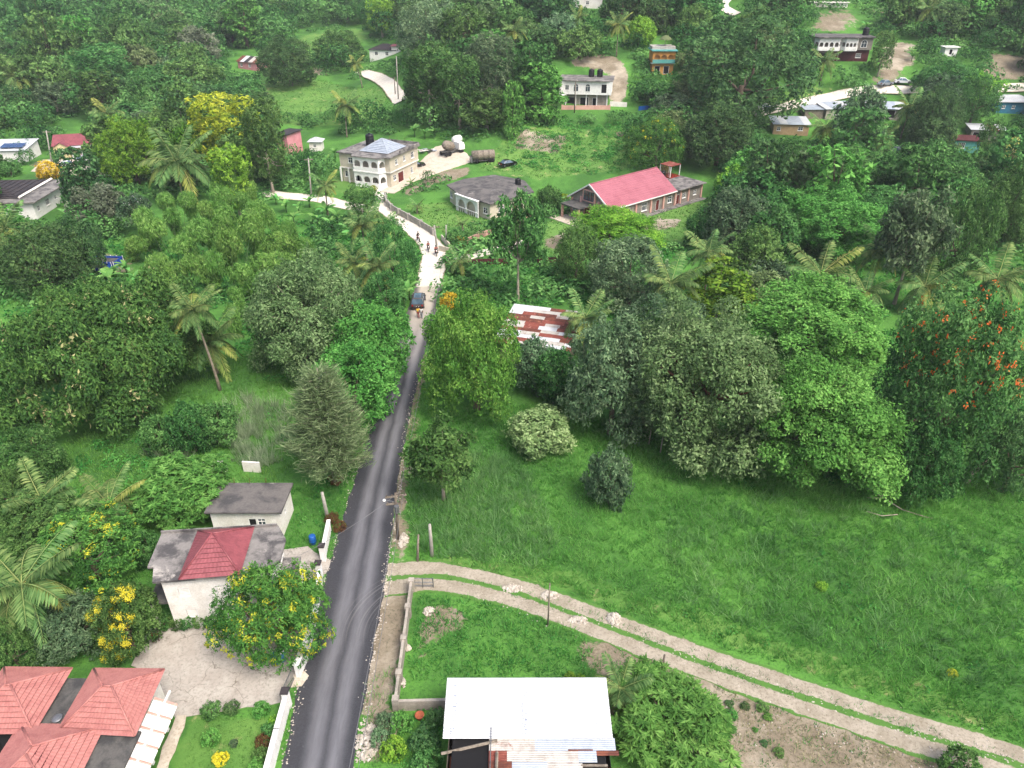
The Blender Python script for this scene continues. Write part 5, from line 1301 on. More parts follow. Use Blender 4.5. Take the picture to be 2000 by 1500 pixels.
slab(t, rect(-1.4, -2.2, 3.6, 0), 2.5, 0.12, 'zinc_white', 'porch_roof')
for x in (-1.2, 1.0, 3.4): MB().box((x, -2.0, 1.2), (0.2, 0.2, 2.6)).build('porch_column', 'white_paint', t)
t = flat_house('solar_house', 'house with blue solar panels on its roof cut by the left edge', 2, 318, 12, 8, 2.8, 6, 'white_paint', 'zinc_white', {'S': [(6, 1, 1, 1, 'window')]}, roof='mono', rise=1.0)
for i in range(3):
    for j in range(2): MB().box((1.2 + i * 1.75, 1.5 + j * 1.5, 3.15 + 0.125 * (1.5 + j * 1.5) + 0.15), (1.65, 1.4, 0.05), 0, 0.12).build('solar_panel', 'solar', t)
flat_house('pink_cottage', 'pink cottage with patched red and white zinc roof in the far forest', 484, 136, 9, 6.5, 2.6, -28, 'pink_wall', ('rust', 'zinc_white', 'roof_dark', 'zinc_aged'), {'S': [(1.2, 0.9, 1.1, 1.1, 'window'), (5.2, 0.9, 1.1, 1.1, 'window')]}, roof='hip' if False else 'gable', rise=1.5)
flat_house('black_roof_house', 'white house with black hip roof beside the valley lane', 748, 114, 10, 8, 2.7, -10, 'white_paint', 'roof_dark', {'S': [(2, 1, 1.2, 1.2, 'window'), (6, 1, 1.2, 1.2, 'window')]}, roof='hip', rise=1.7)
flat_house('red_shed', 'little red roofed shed right of the black roofed house', 774, 104, 3.5, 3, 2.2, -10, 'white_wall', ('red_metal', 'red_metal'), {}, roof='mono', rise=0.5)
flat_house('pink_strip_house', 'narrow salmon pink house glimpsed between trees left of the cream house', 555, 305, 3.2, 6, 5.2, -20, 'pink_wall', 'roof_dark', {'S': [(0.8, 1, 0.9, 1.2, 'window'), (0.8, 3.4, 0.9, 1.1, 'window')]})
flat_house('small_white_kiosk', 'small pale hut with pyramid roof left of the cream house', 617, 296, 3.0, 3.0, 2.3, 0, 'white_wall', 'zinc_white', {'S': [(1, 1, 0.8, 0.8, 'window')]}, roof='hip', rise=0.9, n_=3)
# blue lined fish tanks
def pen(px, py, w_, d, label):
    b = at(px, py)
    t = thing('fish_tank', label, 'tank', b, R(-4), 'blue lined tanks')
    for x, y, sx, sy in ((0, -d / 2, w_, 0.12), (0, d / 2, w_, 0.12), (-w_ / 2, 0, 0.12, d - 0.14), (w_ / 2, 0, 0.12, d - 0.14)): MB().box((x, y, 0.6), (sx, sy, 1.2)).build('liner', 'blue_tarp', t)
    MB().box((0, 0, 0.9), (w_ - 0.15, d - 0.15, 0.02)).build('water', 'slab_dark', t)
    for i in range(6):
        x = -w_ / 2 + w_ * i / 5
        for y in (-d / 2 - 0.12, d / 2 + 0.12): MB().box((x, y, 0.65), (0.09, 0.09, 1.35)).build('post', 'white_paint', t)
pen(205, 519, 5.0, 2.6, 'upper of two blue lined fish tanks with white posts in a clearing')
pen(192, 532, 3.6, 2.0, 'lower of two blue lined fish tanks with white posts in a clearing')

# ------------------------------------------------------------------ walls, gates, fences
rowalls('roadside_wall', [(-15.4, 31.3), (-15.35, 29), (-15.25, 26.3), (-15.1, 23)], 1.35, 0.22, 'white_paint', 'long white roadside wall in front of the villa lawn', cap='white_paint')
rowalls('roadside_wall', [(-15.15, 35.5), (-15.35, 33.9)], 1.35, 0.3, 'white_paint', 'short white roadside wall beside the villa gate', cap='white_paint')
rowalls('roadside_wall', [(-15.75, 43.1), (-15.4, 40.3), (-15.2, 37.2), (-15.15, 35.6)], 1.35, 0.22, 'white_paint', 'white roadside wall half under the mango tree', cap='white_paint')
rowalls('roadside_wall', [(-16.35, 49.3), (-16.1, 46.0)], 1.2, 0.22, 'white_paint', 'white roadside wall stub beside the worn concrete driveway', cap='white_paint')
for x, y, lb in ((-15.95, 43.6, 'dark capped white gate pillar at the mango tree end'), (-16.1, 45.6, 'dark capped white gate pillar at the driveway'), (-15.45, 31.6, 'dark capped white gate pillar at the villa lawn wall')):
    t = thing('gate_pillar', lb, 'pillar', (x, y, 0))
    MB().box((0, 0, 0.8), (0.42, 0.42, 1.7)).build('shaft', 'white_paint', t); MB().box((0, 0, 1.7), (0.55, 0.55, 0.12)).build('cap', 'roof_dark', t)
t = thing('sliding_gate', 'thin dark metal gate standing open beside the concrete yard', 'gate', (-15.6, 33.8, 0), R(-97))
for k in range(14): MB().box((0.15 + k * 0.155, 0, 0.65), (0.03, 0.03, 1.2)).build('bar', 'metal_grey', t)
for z in (0.1, 1.2): MB().box((1.1, 0, z), (2.2, 0.05, 0.06)).build('rail', 'metal_grey', t)
rowalls('block_wall', [(-8.15, 42.2), (-8.1, 39.5), (-8.05, 36.5), (-8.0, 33.5), (-7.95, 31.4)], 1.15, 0.2, 'block_wall', 'grey block wall along the dirt verge right of the road', posts=0.1)
rowalls('block_wall', [(-7.8, 31.35), (-4.5, 31.45)], 1.0, 0.2, 'block_wall', 'grey block wall running to the white zinc roof')
t = thing('field_gate', 'low pipe gate where the dirt track leaves the road', 'gate', (-8.15, 42.5, 0), R(0))
for z in (0.2, 0.6, 1.0): MB().tube([(0, 0, z), (1.7, 0, z)], 0.035, 5).build('rail', 'metal_grey', t)
for x in (0, 0.85, 1.7): MB().tube([(x, 0.0, -0.1), (x, 0.0, 1.1)], 0.045, 5).build('post', 'metal_grey', t)
rowalls('curved_wall', [(-26.3, 150), (-26.0, 147.5), (-25.2, 144.6), (-23.9, 141.8), (-22, 138.9), (-19.8, 135.9), (-17, 131.9), (-14.2, 127.4)], 1.3, 0.25, 'pole_concrete', 'curved block wall round the bungalow lawn beside the marl road', posts=0.1)
rowalls('church_wall', [(-8.8, 122.8), (-4.2, 128.0), (0, 133.2), (4.4, 138.4)], 0.9, 0.25, 'pink_trim', 'low pale wall between bungalow lawn and church drive')
rowalls('entry_wall', [(-12.6, 119.6), (-10.4, 118.2), (-10.9, 120.8), (-12.6, 125.0)], 1.0, 0.22, 'cream_wall', 'low cream V-shaped wall at the church entrance')
t = thing('entry_gate', 'small dark bar gate standing open at the church entrance', 'gate', (-9.9, 118.4, 0), R(-62))
for k in range(9): MB().box((0.1 + k * 0.25, 0, 0.65), (0.04, 0.04, 1.3)).build('bar', 'slab_dark', t)
for z in (0.15, 1.2): MB().box((1.1, 0, z), (2.2, 0.05, 0.06)).build('rail', 'slab_dark', t)
a, c_ = at(905, 517), at(1110, 512)
rowalls('brick_wall', [(a.x, a.y), (c_.x, c_.y)], 0.9, 0.2, 'maroon', 'dark brick wall behind bushes below the church lawn')

# ------------------------------------------------------------------ vehicles
def loft(prof, ws):
    """side profile points (x, z) with half widths; closed loop extruded across"""
    n2 = len(prof)
    V = [(x, -w_, z) for (x, z), w_ in zip(prof, ws)] + [(x, w_, z) for (x, z), w_ in zip(prof, ws)]
    return V, [tuple(range(n2))[::-1], tuple(range(n2, 2 * n2))] + [(i, (i + 1) % n2, n2 + (i + 1) % n2, n2 + i) for i in range(n2)]
def car(name, label, loc_, rz, paint, kind='suv', cat='car', group=None):
    t = thing(name, label, cat, loc_, rz, group)
    L, H2, W = (4.5, 1.7, 0.92) if kind == 'suv' else (4.4, 1.45, 0.87) if kind == 'sedan' else (5.0, 1.75, 0.9)
    h = L / 2
    bl = 0.95 if kind != 'sedan' else 0.86                                            # belt line
    p = [(-h, 0.45), (-h + 0.05, 0.3), (h - 0.1, 0.3), (h, 0.45), (h, 0.72), (h - 0.15, 0.84), (h - 1.15, bl), (-h + 0.35, bl + 0.02), (-h + 0.04, bl - 0.12)]
    v, f = loft(p, [W * 0.96, W * 0.94, W * 0.9, W * 0.9, W * 0.9, W * 0.9, W, W, W * 0.94]); MB().add(v, f).build('body', paint, t)
    if kind == 'pickup': g0, g1 = -0.35, h - 1.2
    elif kind == 'sedan': g0, g1 = -h + 0.65, h - 1.15
    else: g0, g1 = -h + 0.12, h - 1.15
    c = [(g0, bl), (g1, bl), (g1 - 0.75, H2 - 0.04), (g0 + (0.65 if kind == 'sedan' else 0.28), H2 - 0.02)]
    v, f = loft(c, [W * 0.93, W * 0.93, W * 0.74, W * 0.74]); MB().add(v, f).build('window_band', 'car_glass', t)
    v, f = loft([(c[3][0] - 0.05, H2 - 0.05), (c[2][0] + 0.08, H2 - 0.07), (c[2][0] - 0.1, H2 + 0.02), (c[3][0] + 0.12, H2 + 0.03)], [W * 0.76, W * 0.76, W * 0.68, W * 0.68]); MB().add(v, f).build('roof', paint, t)
    if kind == 'suv': MB().box(((c[2][0] + c[3][0]) / 2, 0, H2 + 0.03), ((c[2][0] - c[3][0]) * 0.75, W * 1.1, 0.02)).build('sunroof', 'car_glass', t)
    for s in (-1, 1):
        for x0, x1 in ((c[1][0] - 0.04, c[2][0] - 0.02), ((c[0][0] + c[1][0]) / 2 - 0.3, (c[2][0] + c[3][0]) / 2 - 0.2), (c[0][0] + 0.05, c[3][0] + 0.05)):
            MB().tube([(x0, s * W * 0.935, bl), (x1, s * W * 0.75, H2 - 0.05)], 0.035, 4).build('pillar', paint, t)
        MB().box((h - 0.06, s * W * 0.66, 0.72), (0.14, 0.34, 0.14)).build('headlight', 'lamp_glass', t)
        MB().box((-h + 0.03, s * W * 0.76, 0.78), (0.1, 0.2, 0.26)).build('tail_light', 'tail_red', t)
        MB().box((g1 - 0.15, s * (W + 0.08), bl + 0.05), (0.12, 0.18, 0.12)).build('mirror', paint, t)
        for x in (-h + 0.85, h - 0.85):
            wl_ = MB().lathe([(0.2, -0.11), (0.33, -0.1), (0.345, 0), (0.33, 0.1), (0.2, 0.11)], n=16).build('wheel', 'tyre', t, True, (x, s * W * 0.9, 0.34), (R(90), 0, 0))
            MB().lathe([(0.19, -0.125), (0.2, -0.1), (0.2, 0.1), (0.19, 0.125)], n=10).build('rim', 'rim', wl_)
    for x in (-h, h): MB().box((x * 0.985, 0, 0.5), (0.14, W * 1.8, 0.2)).build('bumper', 'black_plastic' if kind != 'sedan' else paint, t)
    MB().box((h + 0.0, 0, 0.66), (0.06, 0.7, 0.16)).build('grille', 'black_plastic', t)
    MB().box((-h - 0.02, 0, 0.6), (0.03, 0.4, 0.12)).build('number_plate', 'white_paint', t)
    if kind == 'pickup': MB().box((-h + 0.95, 0, bl + 0.03), (1.6, W * 1.6, 0.06)).build('cargo_bed', 'black_plastic', t)
    return t
car('parked_suv', 'dark taupe SUV standing on the road between the trees', (-13.7, 97.6, 0.05), R(92), 'paint_taupe')
b = at(812, 327); car('parked_car', 'black car parked beside the cream house', (b.x, b.y, b.z + 0.07), R(20), 'paint_black', 'sedan')
b = at(133, 326); car('parked_car', 'white saloon car nearer the croton hedge in the parking yard', (b.x, b.y, b.z + .05), R(8), 'paint_white', 'sedan')
b = at(171, 317); car('parked_car', 'white SUV with dark windows in front of the red roofed bungalow', (b.x, b.y, b.z + .05), R(14), 'paint_white')
b = at(1750, 302); car('parked_car', 'pale blue hatchback parked on the path below the crooked palm', (b.x, b.y, b.z + .1), R(112), 'paint_silver')
b = at(1727, 171); car('parked_car', 'silver car half behind a bush on the village lane', (b.x, b.y, b.z + .5), R(25), 'paint_silver', 'sedan')
b = at(1762, 167); car('parked_car', 'white and silver car on the village lane, right of the silver one', (b.x, b.y, b.z + .5), R(-14), 'paint_white', 'sedan')
b = at(1496, 219); car('parked_car', 'white car at the lane left of the tan shack', (b.x, b.y, b.z + .5), R(-10), 'paint_white', 'sedan')
b = at(262, 400); car('parked_pickup', 'white pickup glimpsed through branches above the bamboo', (b.x, b.y, b.z), R(50), 'paint_white', 'pickup', 'pickup')
# mixer truck, tanker and scrap in the dirt yard
b = at(882, 302)
t = thing('mixer_truck', 'old white and rust mixer truck parked in the dirt yard', 'truck', (b.x, b.y, b.z + 0.07), R(40))
MB().box((0, 0, 0.95), (6.2, 1.0, 0.3)).build('chassis', 'slab_dark', t)
v, f = loft([(1.6, 1.0), (3.2, 1.0), (3.2, 1.9), (2.9, 2.6), (1.6, 2.6)], [1.1] * 5); MB().add(v, f).build('cab', 'white_paint', t)
MB().box((3.1, 0, 2.2), (0.2, 1.8, 0.6)).build('windscreen', 'glass', t)
MB().lathe([(0.3, -1.9), (0.9, -1.2), (1.15, 0), (1.0, 1.0), (0.5, 1.5)], n=14).build('drum', 'wood_old', t, True, (-0.9, 0, 2.2), (0, R(-75), 0))
for x in (-2.2, -1.2, 2.3):
    for s in (-1, 1): MB().lathe([(0.3, -0.15), (0.5, -0.13), (0.5, 0.13), (0.3, 0.15)], n=14).build('wheel', 'tyre', t, True, (x, s * 1.0, 0.5), (R(90), 0, 0))
b = at(893, 287)
t = thing('water_trailer', 'white tank trailer behind the old mixer truck', 'trailer', (b.x, b.y, b.z + 0.07), R(60))
MB().lathe([(0.2, -1.3), (0.9, -1.1), (1.0, 0), (0.9, 1.1), (0.2, 1.3)], n=14).build('tank', 'white_paint', t, True, (0, 0, 1.7), (0, R(90), 0))
MB().box((0, 0, 0.65), (3.0, 1.4, 0.2)).build('chassis', 'rust', t)
for s in (-1, 1): MB().lathe([(0.25, -0.12), (0.42, -0.1), (0.42, 0.1), (0.25, 0.12)], n=12).build('wheel', 'tyre', t, True, (-0.4, s * 0.8, 0.42), (R(90), 0, 0))
b = at(944, 316)
t = thing('rusty_tanker', 'rusted cylindrical tanker body lying at the edge of the dirt yard', 'tanker', (b.x, b.y, b.z), R(14))
MB().lathe([(0.2, -2.7), (1.05, -2.6), (1.1, -1.3), (1.13, -1.28), (1.1, -1.26), (1.1, 0), (1.13, 0.02), (1.1, 0.04), (1.1, 1.3), (1.13, 1.32), (1.1, 1.34), (1.05, 2.6), (0.2, 2.7)], n=16).build('tank', 'wood_old', t, True, (0, 0, 1.6), (0, R(90), 0))
MB().box((0, 0, 0.45), (5.0, 1.4, 0.22)).build('chassis', 'slab_dark', t)
MB().box((-2.9, 0, 0.8), (0.3, 1.8, 1.3)).build('front_plate', 'metal_grey', t)
for x in (-1.6, 1.4, 2.1):
    for s in (-1, 1): MB().lathe([(0.25, -0.14), (0.45, -0.12), (0.45, 0.12), (0.25, 0.14)], n=12).build('wheel', 'tyre', t, True, (x, s * 0.85, 0.45), (R(90), 0, 0))
b = at(834, 297)
t = thing('scrap_heap', 'low heap of grey scrap and timber right of the cream house', 'scrap heap', b)
rr = random.Random(3)
for k in range(14): MB().box((rr.uniform(-2.5, 2.5), rr.uniform(-1, 1), 0.15 + 0.05 * k), (rr.uniform(0.5, 1.8), rr.uniform(0.2, 0.9), 0.12), rr.uniform(0, 3), rr.uniform(-.3, .3)).build('scrap_piece', rr.choice(('zinc', 'wood_old', 'slab_dark', 'white_wall')), t)
b = at(992, 324); car('wrecked_car', 'small dark car wreck in the weeds right of the rusty tanker', (b.x, b.y, b.z), R(30), 'paint_black', 'sedan')

# ------------------------------------------------------------------ people and motorbikes
def skinmesh(name, verts, edges, rad, mat, parent, sub=2):
    me = bpy.data.meshes.new(name); me.from_pydata(verts, edges, []); me.materials.append(M[mat])
    o = bpy.data.objects.new(name, me); C.objects.link(o); o.parent = parent
    sk = o.modifiers.new('skin', 'SKIN'); sk.use_smooth_shade = True
    for i, r_ in enumerate(rad): me.skin_vertices[0].data[i].radius = (r_, r_) if not isinstance(r_, tuple) else r_
    me.skin_vertices[0].data[0].use_root = True
    ss = o.modifiers.new('sub', 'SUBSURF'); ss.levels = ss.render_levels = sub
    return o
def person(label, loc_, rz, shirt, pants, stride=0.22, arm=0.12):
    t = thing('person', label, 'person', loc_, rz)
    s = stride
    v = [(0, 0, 0.95), (0, 0, 1.18), (0.02, 0, 1.42), (0.02, 0, 1.52), (0.04, 0, 1.60), (0.05, 0, 1.72),
         (0, 0.17, 1.42), (arm, 0.24, 1.15), (arm + 0.1, 0.23, 0.92), (arm + 0.15, 0.22, 0.82), (0, -0.17, 1.42), (-arm, -0.24, 1.15), (-arm + 0.08, -0.23, 0.92), (-arm + 0.1, -0.22, 0.82),
         (0, 0.1, 0.88), (s * 0.7, 0.1, 0.5), (s * 0.8, 0.1, 0.07), (s * 0.8 + 0.16, 0.11, 0.03), (0, -0.1, 0.88), (-s * 0.5, -0.1, 0.5), (-s * 1.3, -0.1, 0.09), (-s * 1.3 + 0.15, -0.11, 0.03)]
    e = [(0, 1), (1, 2), (2, 3), (3, 4), (4, 5), (2, 6), (6, 7), (7, 8), (8, 9), (2, 10), (10, 11), (11, 12), (12, 13), (0, 14), (14, 15), (15, 16), (16, 17), (0, 18), (18, 19), (19, 20), (20, 21)]
    r_ = [(0.15, 0.11), (0.14, 0.1), (0.16, 0.1), 0.055, 0.085, 0.08, 0.065, 0.045, 0.035, 0.04, 0.065, 0.045, 0.035, 0.04, 0.09, 0.06, 0.04, 0.035, 0.09, 0.06, 0.04, 0.035]
    skinmesh('body', v, e, r_, 'skin', t)
    skinmesh('shirt', [v[0], v[1], v[2], v[6], tuple(Vector(v[6]).lerp(Vector(v[7]), 0.6)), v[10], tuple(Vector(v[10]).lerp(Vector(v[11]), 0.6))], [(0, 1), (1, 2), (2, 3), (3, 4), (2, 5), (5, 6)], [(0.17, 0.125), (0.165, 0.12), (0.18, 0.12), 0.085, 0.07, 0.085, 0.07], shirt, t)
    skinmesh('trousers', [(0, 0, 0.96), v[14], v[15], (v[16][0], v[16][1], 0.14), v[18], v[19], (v[20][0], v[20][1], 0.16)], [(0, 1), (1, 2), (2, 3), (0, 4), (4, 5), (5, 6)], [(0.165, 0.12), 0.105, 0.08, 0.065, 0.105, 0.08, 0.065], pants, t)
    MB().lathe([(0.03, -0.02), (0.1, 0.0), (0.105, 0.06), (0.07, 0.12), (0.01, 0.14)], (0.03, 0, 1.68), 12).build('hair', 'hair', t, True)
    return t
person('person in yellow top and red trousers walking in front of the SUV', (-13.25, 92.9, 0.05), R(100), 'shirt_yellow', 'trousers_red')
person('person in white top and grey trousers beside the one in yellow', (-12.75, 92.8, 0.05), R(85), 'shirt_white', 'trousers_grey', 0.18)
def motorbike(label, loc_, rz, shirt):
    t = thing('motorcycle', label, 'motorcycle', loc_, rz)
    for x in (-0.62, 0.62):
        wl_ = MB().lathe([(0.22, -0.05), (0.3, -0.04), (0.31, 0), (0.3, 0.04), (0.22, 0.05)], n=14).build('wheel', 'tyre', t, True, (x, 0, 0.31), (R(90), 0, 0))
        MB().lathe([(0.05, -0.06), (0.2, -0.02), (0.2, 0.02), (0.05, 0.06)], n=10).build('rim', 'rim', wl_)
    MB().tube([(-0.6, 0, 0.35), (-0.2, 0, 0.55), (0.25, 0, 0.6), (0.45, 0, 0.9)], [0.05, 0.12, 0.1, 0.04], 8).build('frame', 'slab_dark', t, True)
    MB().tube([(0.62, 0, 0.31), (0.42, 0, 0.98)], 0.04, 6).build('fork', 'metal_grey', t)
    MB().tube([(0.36, -0.35, 1.02), (0.44, 0, 0.98), (0.36, 0.35, 1.02)], 0.022, 5).build('handlebar', 'metal_grey', t)
    MB().box((-0.3, 0, 0.8), (0.75, 0.26, 0.12)).build('seat', 'black_plastic', t)
    MB().lathe([(0.05, -0.2), (0.17, -0.15), (0.18, 0.12), (0.06, 0.2)], n=10).build('fuel_tank', 'paint_red', t, True, (0.2, 0, 0.78), (0, R(90), 0))
    MB().lathe([(0.02, -0.05), (0.1, -0.03), (0.1, 0.04)], n=10).build('headlight', 'lamp_glass', t, True, (0.55, 0, 0.9), (0, R(90), 0))
    p = thing('person', label.replace('motorcycle', 'rider on the motorcycle', 1), 'person', loc_, rz)
    v = [(-0.2, 0, 0.92), (-0.12, 0, 1.15), (-0.02, 0, 1.38), (0, 0, 1.48), (0.02, 0, 1.56), (0.03, 0, 1.68), (-0.02, 0.17, 1.36), (0.12, 0.28, 1.18), (0.34, 0.32, 1.06), (-0.02, -0.17, 1.36), (0.12, -0.28, 1.18), (0.34, -0.32, 1.06), (0.1, 0.16, 0.88), (0.22, 0.19, 0.78), (0.05, 0.18, 0.35), (0.2, 0.18, 0.3), (0.1, -0.16, 0.88), (0.22, -0.19, 0.78), (0.05, -0.18, 0.35), (0.2, -0.18, 0.3)]
    skinmesh('body', v, [(0, 1), (1, 2), (2, 3), (3, 4), (4, 5), (2, 6), (6, 7), (7, 8), (2, 9), (9, 10), (10, 11), (0, 12), (12, 13), (13, 14), (14, 15), (0, 16), (16, 17), (17, 18), (18, 19)], [(0.15, 0.11), (0.14, 0.1), (0.16, 0.1), 0.055, 0.085, 0.08, 0.06, 0.045, 0.038, 0.06, 0.045, 0.038, 0.08, 0.065, 0.045, 0.035, 0.08, 0.065, 0.045, 0.035], 'skin', p)
    skinmesh('shirt', [v[0], v[1], v[2], v[6], v[7], v[9], v[10]], [(0, 1), (1, 2), (2, 3), (3, 4), (2, 5), (5, 6)], [(0.17, 0.125), (0.165, 0.12), (0.18, 0.12), 0.08, 0.06, 0.08, 0.06], shirt, p)
    skinmesh('trousers', [v[0], v[12], v[13], v[14], v[16], v[17], v[18]], [(0, 1), (1, 2), (2, 3), (0, 4), (4, 5), (5, 6)], [(0.16, 0.12), 0.095, 0.08, 0.06, 0.095, 0.08, 0.06], 'cloth_dark', p)
    MB().lathe([(0.03, -0.06), (0.12, -0.02), (0.125, 0.06), (0.08, 0.13), (0.01, 0.15)], (0.03, 0, 1.65), 12).build('helmet', 'black_plastic', p, True)
motorbike('motorcycle farthest up the marl road bend', (-16.7, 124.3, 0.08), R(-65), 'cloth_dark')
motorbike('motorcycle in the middle of the marl road by the wall end', (-14.4, 119.4, 0.08), R(-80), 'cloth_pink')
motorbike('motorcycle beside the leaning poles at the church entrance', (-12.9, 117.4, 0.08), R(-75), 'cloth_pink')

# ------------------------------------------------------------------ poles and wires
def pole(px, py, tpx, tpy, label, r_=0.13, arms=1, lamp=False, mat='pole_wood', name='utility_pole', wirez=None):
    """foot and top given by pixels; the height follows from them"""
    b = at(px, py)
    best = min((abs(proj(b.x, b.y, b.z + q / 5)[1] - tpy), q / 5) for q in range(5, 70))
    h = best[1]
    lx = (tpx - proj(b.x, b.y, b.z + h)[0]) * depth(b) / FPX
    t = thing(name, label, 'pole', b)
    MB().tube([(0, 0, -0.5), (lx * 0.5, 0, h * 0.5), (lx, 0, h)], [r_ * 1.2, r_, r_ * 0.8], 8).build('shaft', mat, t, True)
    for k in range(arms):
        MB().box((lx, 0, h - 0.35 - k * 0.8), (1.8, 0.12, 0.14), R(12)).build('crossarm', 'wood_old', t)
        for x in (-0.75, -0.3, 0.3, 0.75): MB().lathe([(0.05, 0), (0.07, 0.06), (0.04, 0.16)], (lx + x, x * 0.2, h - 0.28 - k * 0.8), 7).build('insulator', 'pole_wood', t)
    if lamp:
        MB().tube([(lx, 0, h - 1.0), (lx - 0.9, -0.1, h - 0.7)], 0.03, 5).build('lamp_arm', 'metal_grey', t)
        MB().lathe([(0.05, 0.12), (0.12, 0.06), (0.15, 0), (0.12, -0.06)], (lx - 1.0, -0.1, h - 0.72), 10).build('lamp_head', 'lamp_glass', t, True)
        MB().lathe([(0.2, -0.35), (0.22, -0.3), (0.22, 0.3), (0.2, 0.35)], (lx + 0.05, -0.34, h - 1.5), 12).build('transformer', 'metal_grey', t)
    return Vector((b.x + lx, b.y, b.z + h - 0.2))
p1 = pole(777, 1052, 772, 962, 'wooden utility pole with crossarms, transformer and street lamp beside the road', lamp=True, arms=2)
pole(641, 1015, 629, 962, 'stubby weathered concrete post left of the road by the outbuilding', 0.17, 0, mat='pole_concrete', name='concrete_post')
pole(815, 1096, 817, 1046, 'thinner leaning post of the pair at the field corner', 0.1, 0, mat='wood_old', name='wooden_post')
pole(844, 1086, 839, 1024, 'thicker pale post of the pair at the field corner', 0.15, 0, mat='pole_concrete', name='concrete_post')
pole(1070, 1222, 1074, 1137, 'slim pole standing beside the dirt track', 0.06, 0, name='wooden_post', mat='wood_old')
pole(1291, 1330, 1298, 1278, 'dark wooden post by the rosette tree below the track', 0.09, 0, name='wooden_post')
p2 = pole(608, 384, 602, 308, 'pale utility pole left of the cream house', 0.16, 1, mat='pole_concrete')
p3 = pole(102, 326, 90, 254, 'utility pole with crossarm beside the red roofed bungalow', 0.16, 1, mat='pole_concrete')
p4 = pole(778, 196, 774, 110, 'tall pole with a lamp at the bend of the valley lane', 0.15, 0, mat='pole_concrete')
pole(772, 186, 770, 150, 'shorter pole left of the tall one at the valley lane', 0.13, 0, mat='pole_wood')
pole(1122, 220, 1124, 160, 'dark pole in front of the slab roofed white house', 0.14, 0)
pole(855, 495, 848, 440, 'left of the leaning poles at the church entrance', 0.16, 1, mat='pole_concrete')
pole(872, 478, 871, 440, 'right of the leaning poles at the church entrance', 0.13, 0, mat='pole_concrete')
pole(347, 243, 342, 208, 'lone pole standing in the forest behind the yellow green tree', 0.15, 1, mat='pole_concrete')
pole(706, 118, 702, 86, 'pole by the black roofed house', 0.15, 0)
def wire(label, a, b_, sag=0.5, r_=0.018):
    pts = [a.lerp(b_, k / 12) - Vector((0, 0, sag * 4 * (k / 12) * (1 - k / 12))) for k in range(13)]
    o = Vector(pts[0]); tag(MB().tube([p - o for p in pts], r_, 4).build('overhead_wire', 'wire', None, True, o), label, 'wire')
wire('thin wire crossing the road to the white house', p1, Vector((-17.6, 40.6, 4.6)))
wire('wire running from the street lamp pole down the right verge', p1 + Vector((0.3, 0, 0)), Vector((-9.0, 8, 6.3)), 0.8, 0.022)
wire('second wire down the right verge beside the first', p1 + Vector((0.65, 0, 0)), Vector((-8.4, 8, 6.2)), 0.9, 0.018)
wire('wire running up the road from the street lamp pole', p1 + Vector((0.3, 0.1, 0)), Vector((-10.6, 118, 6.5)), 1.6, 0.018)

# ------------------------------------------------------------------ barrels, chair, rubble
def barrel(px, py, label, mat='blue_plastic', tilt=0.0):
    b = at(px, py)
    t = thing('barrel', label, 'barrel', b, 0.3)
    MB().lathe([(0.25, 0), (0.29, 0.05), (0.29, 0.3), (0.305, 0.32), (0.29, 0.34), (0.29, 0.58), (0.305, 0.6), (0.29, 0.62), (0.29, 0.84), (0.26, 0.9)], n=18).build('drum', mat, t, True, (0, 0, 0.05), (tilt, 0, 0))
    MB().lathe([(0.22, 0), (0.24, 0.02), (0.03, 0.04)], (0, 0, 0.93), 16).build('lid', 'white_paint' if mat != 'blue_plastic' else mat, t, False)
barrel(612, 1062, 'blue plastic barrel on the grass beside the driveway')
barrel(540, 1295, 'dark blue barrel, left of the pair under the mango tree')
barrel(552, 1290, 'light blue barrel, right of the pair under the mango tree', 'light_blue_plastic')
b = at(306, 1250)
t = thing('plastic_chair', 'dark red plastic chair on the concrete yard', 'chair', (b.x, b.y, b.z + 0.05), R(200))
MB().box((0, 0, 0.43), (0.46, 0.46, 0.05)).build('seat', 'red_plastic', t); MB().box((0, 0.24, 0.72), (0.46, 0.05, 0.55), 0, -0.15).build('backrest', 'red_plastic', t)
for x in (-0.2, 0.2):
    for y in (-0.2, 0.2): MB().box((x, y, 0.2), (0.05, 0.05, 0.42)).build('leg', 'red_plastic', t)
    MB().box((x * 1.15, 0, 0.62), (0.05, 0.42, 0.04)).build('armrest', 'red_plastic', t)
b = at(1316 - 500 + 3, 1405); b = at(820, 1403)
tag(MB().lathe([(0.2, 0), (0.3, 0.35), (0.33, 0.4), (0.28, 0.4), (0.2, 0.3), (0.02, 0.28)], n=14).build('clay_pot', 'terracotta', None, True, b), 'terracotta pot by the block wall corner', 'pot')
def rocks(name, px, py, w_, d, h, n_, label, seed, s=(0.08, 0.2)):
    r = random.Random(seed); b = at(px, py); mb = MB()
    for k in range(n_):
        a, q = r.uniform(0, 6.28), math.sqrt(r.random())
        c = Vector((q * math.cos(a) * w_ / 2, q * math.sin(a) * d / 2, (1 - q * q) * h * r.uniform(0.5, 1.0)))
        z = r.uniform(*s); vs_ = []
        for dx, dy, dz in ((1, 0, 0), (0, 1, 0), (-1, 0, 0), (0, -1, 0), (0, 0, 1), (0, 0, -1)): vs_.append(c + Vector((dx * z * r.uniform(0.6, 1.3), dy * z * r.uniform(0.6, 1.3), dz * z * r.uniform(0.5, 0.9))))
        mb.add(vs_, [(0, 1, 4), (1, 2, 4), (2, 3, 4), (3, 0, 4), (1, 0, 5), (2, 1, 5), (3, 2, 5), (0, 3, 5)])
    tag(mb.build(name, 'rock', None, False, (b.x, b.y, b.z + 0.04)), label, 'rubble')
rocks('rubble_pile', 1199, 1210, 1.1, 1.1, 0.45, 150, 'tallest white marl heap between the ruts of the track', 1)
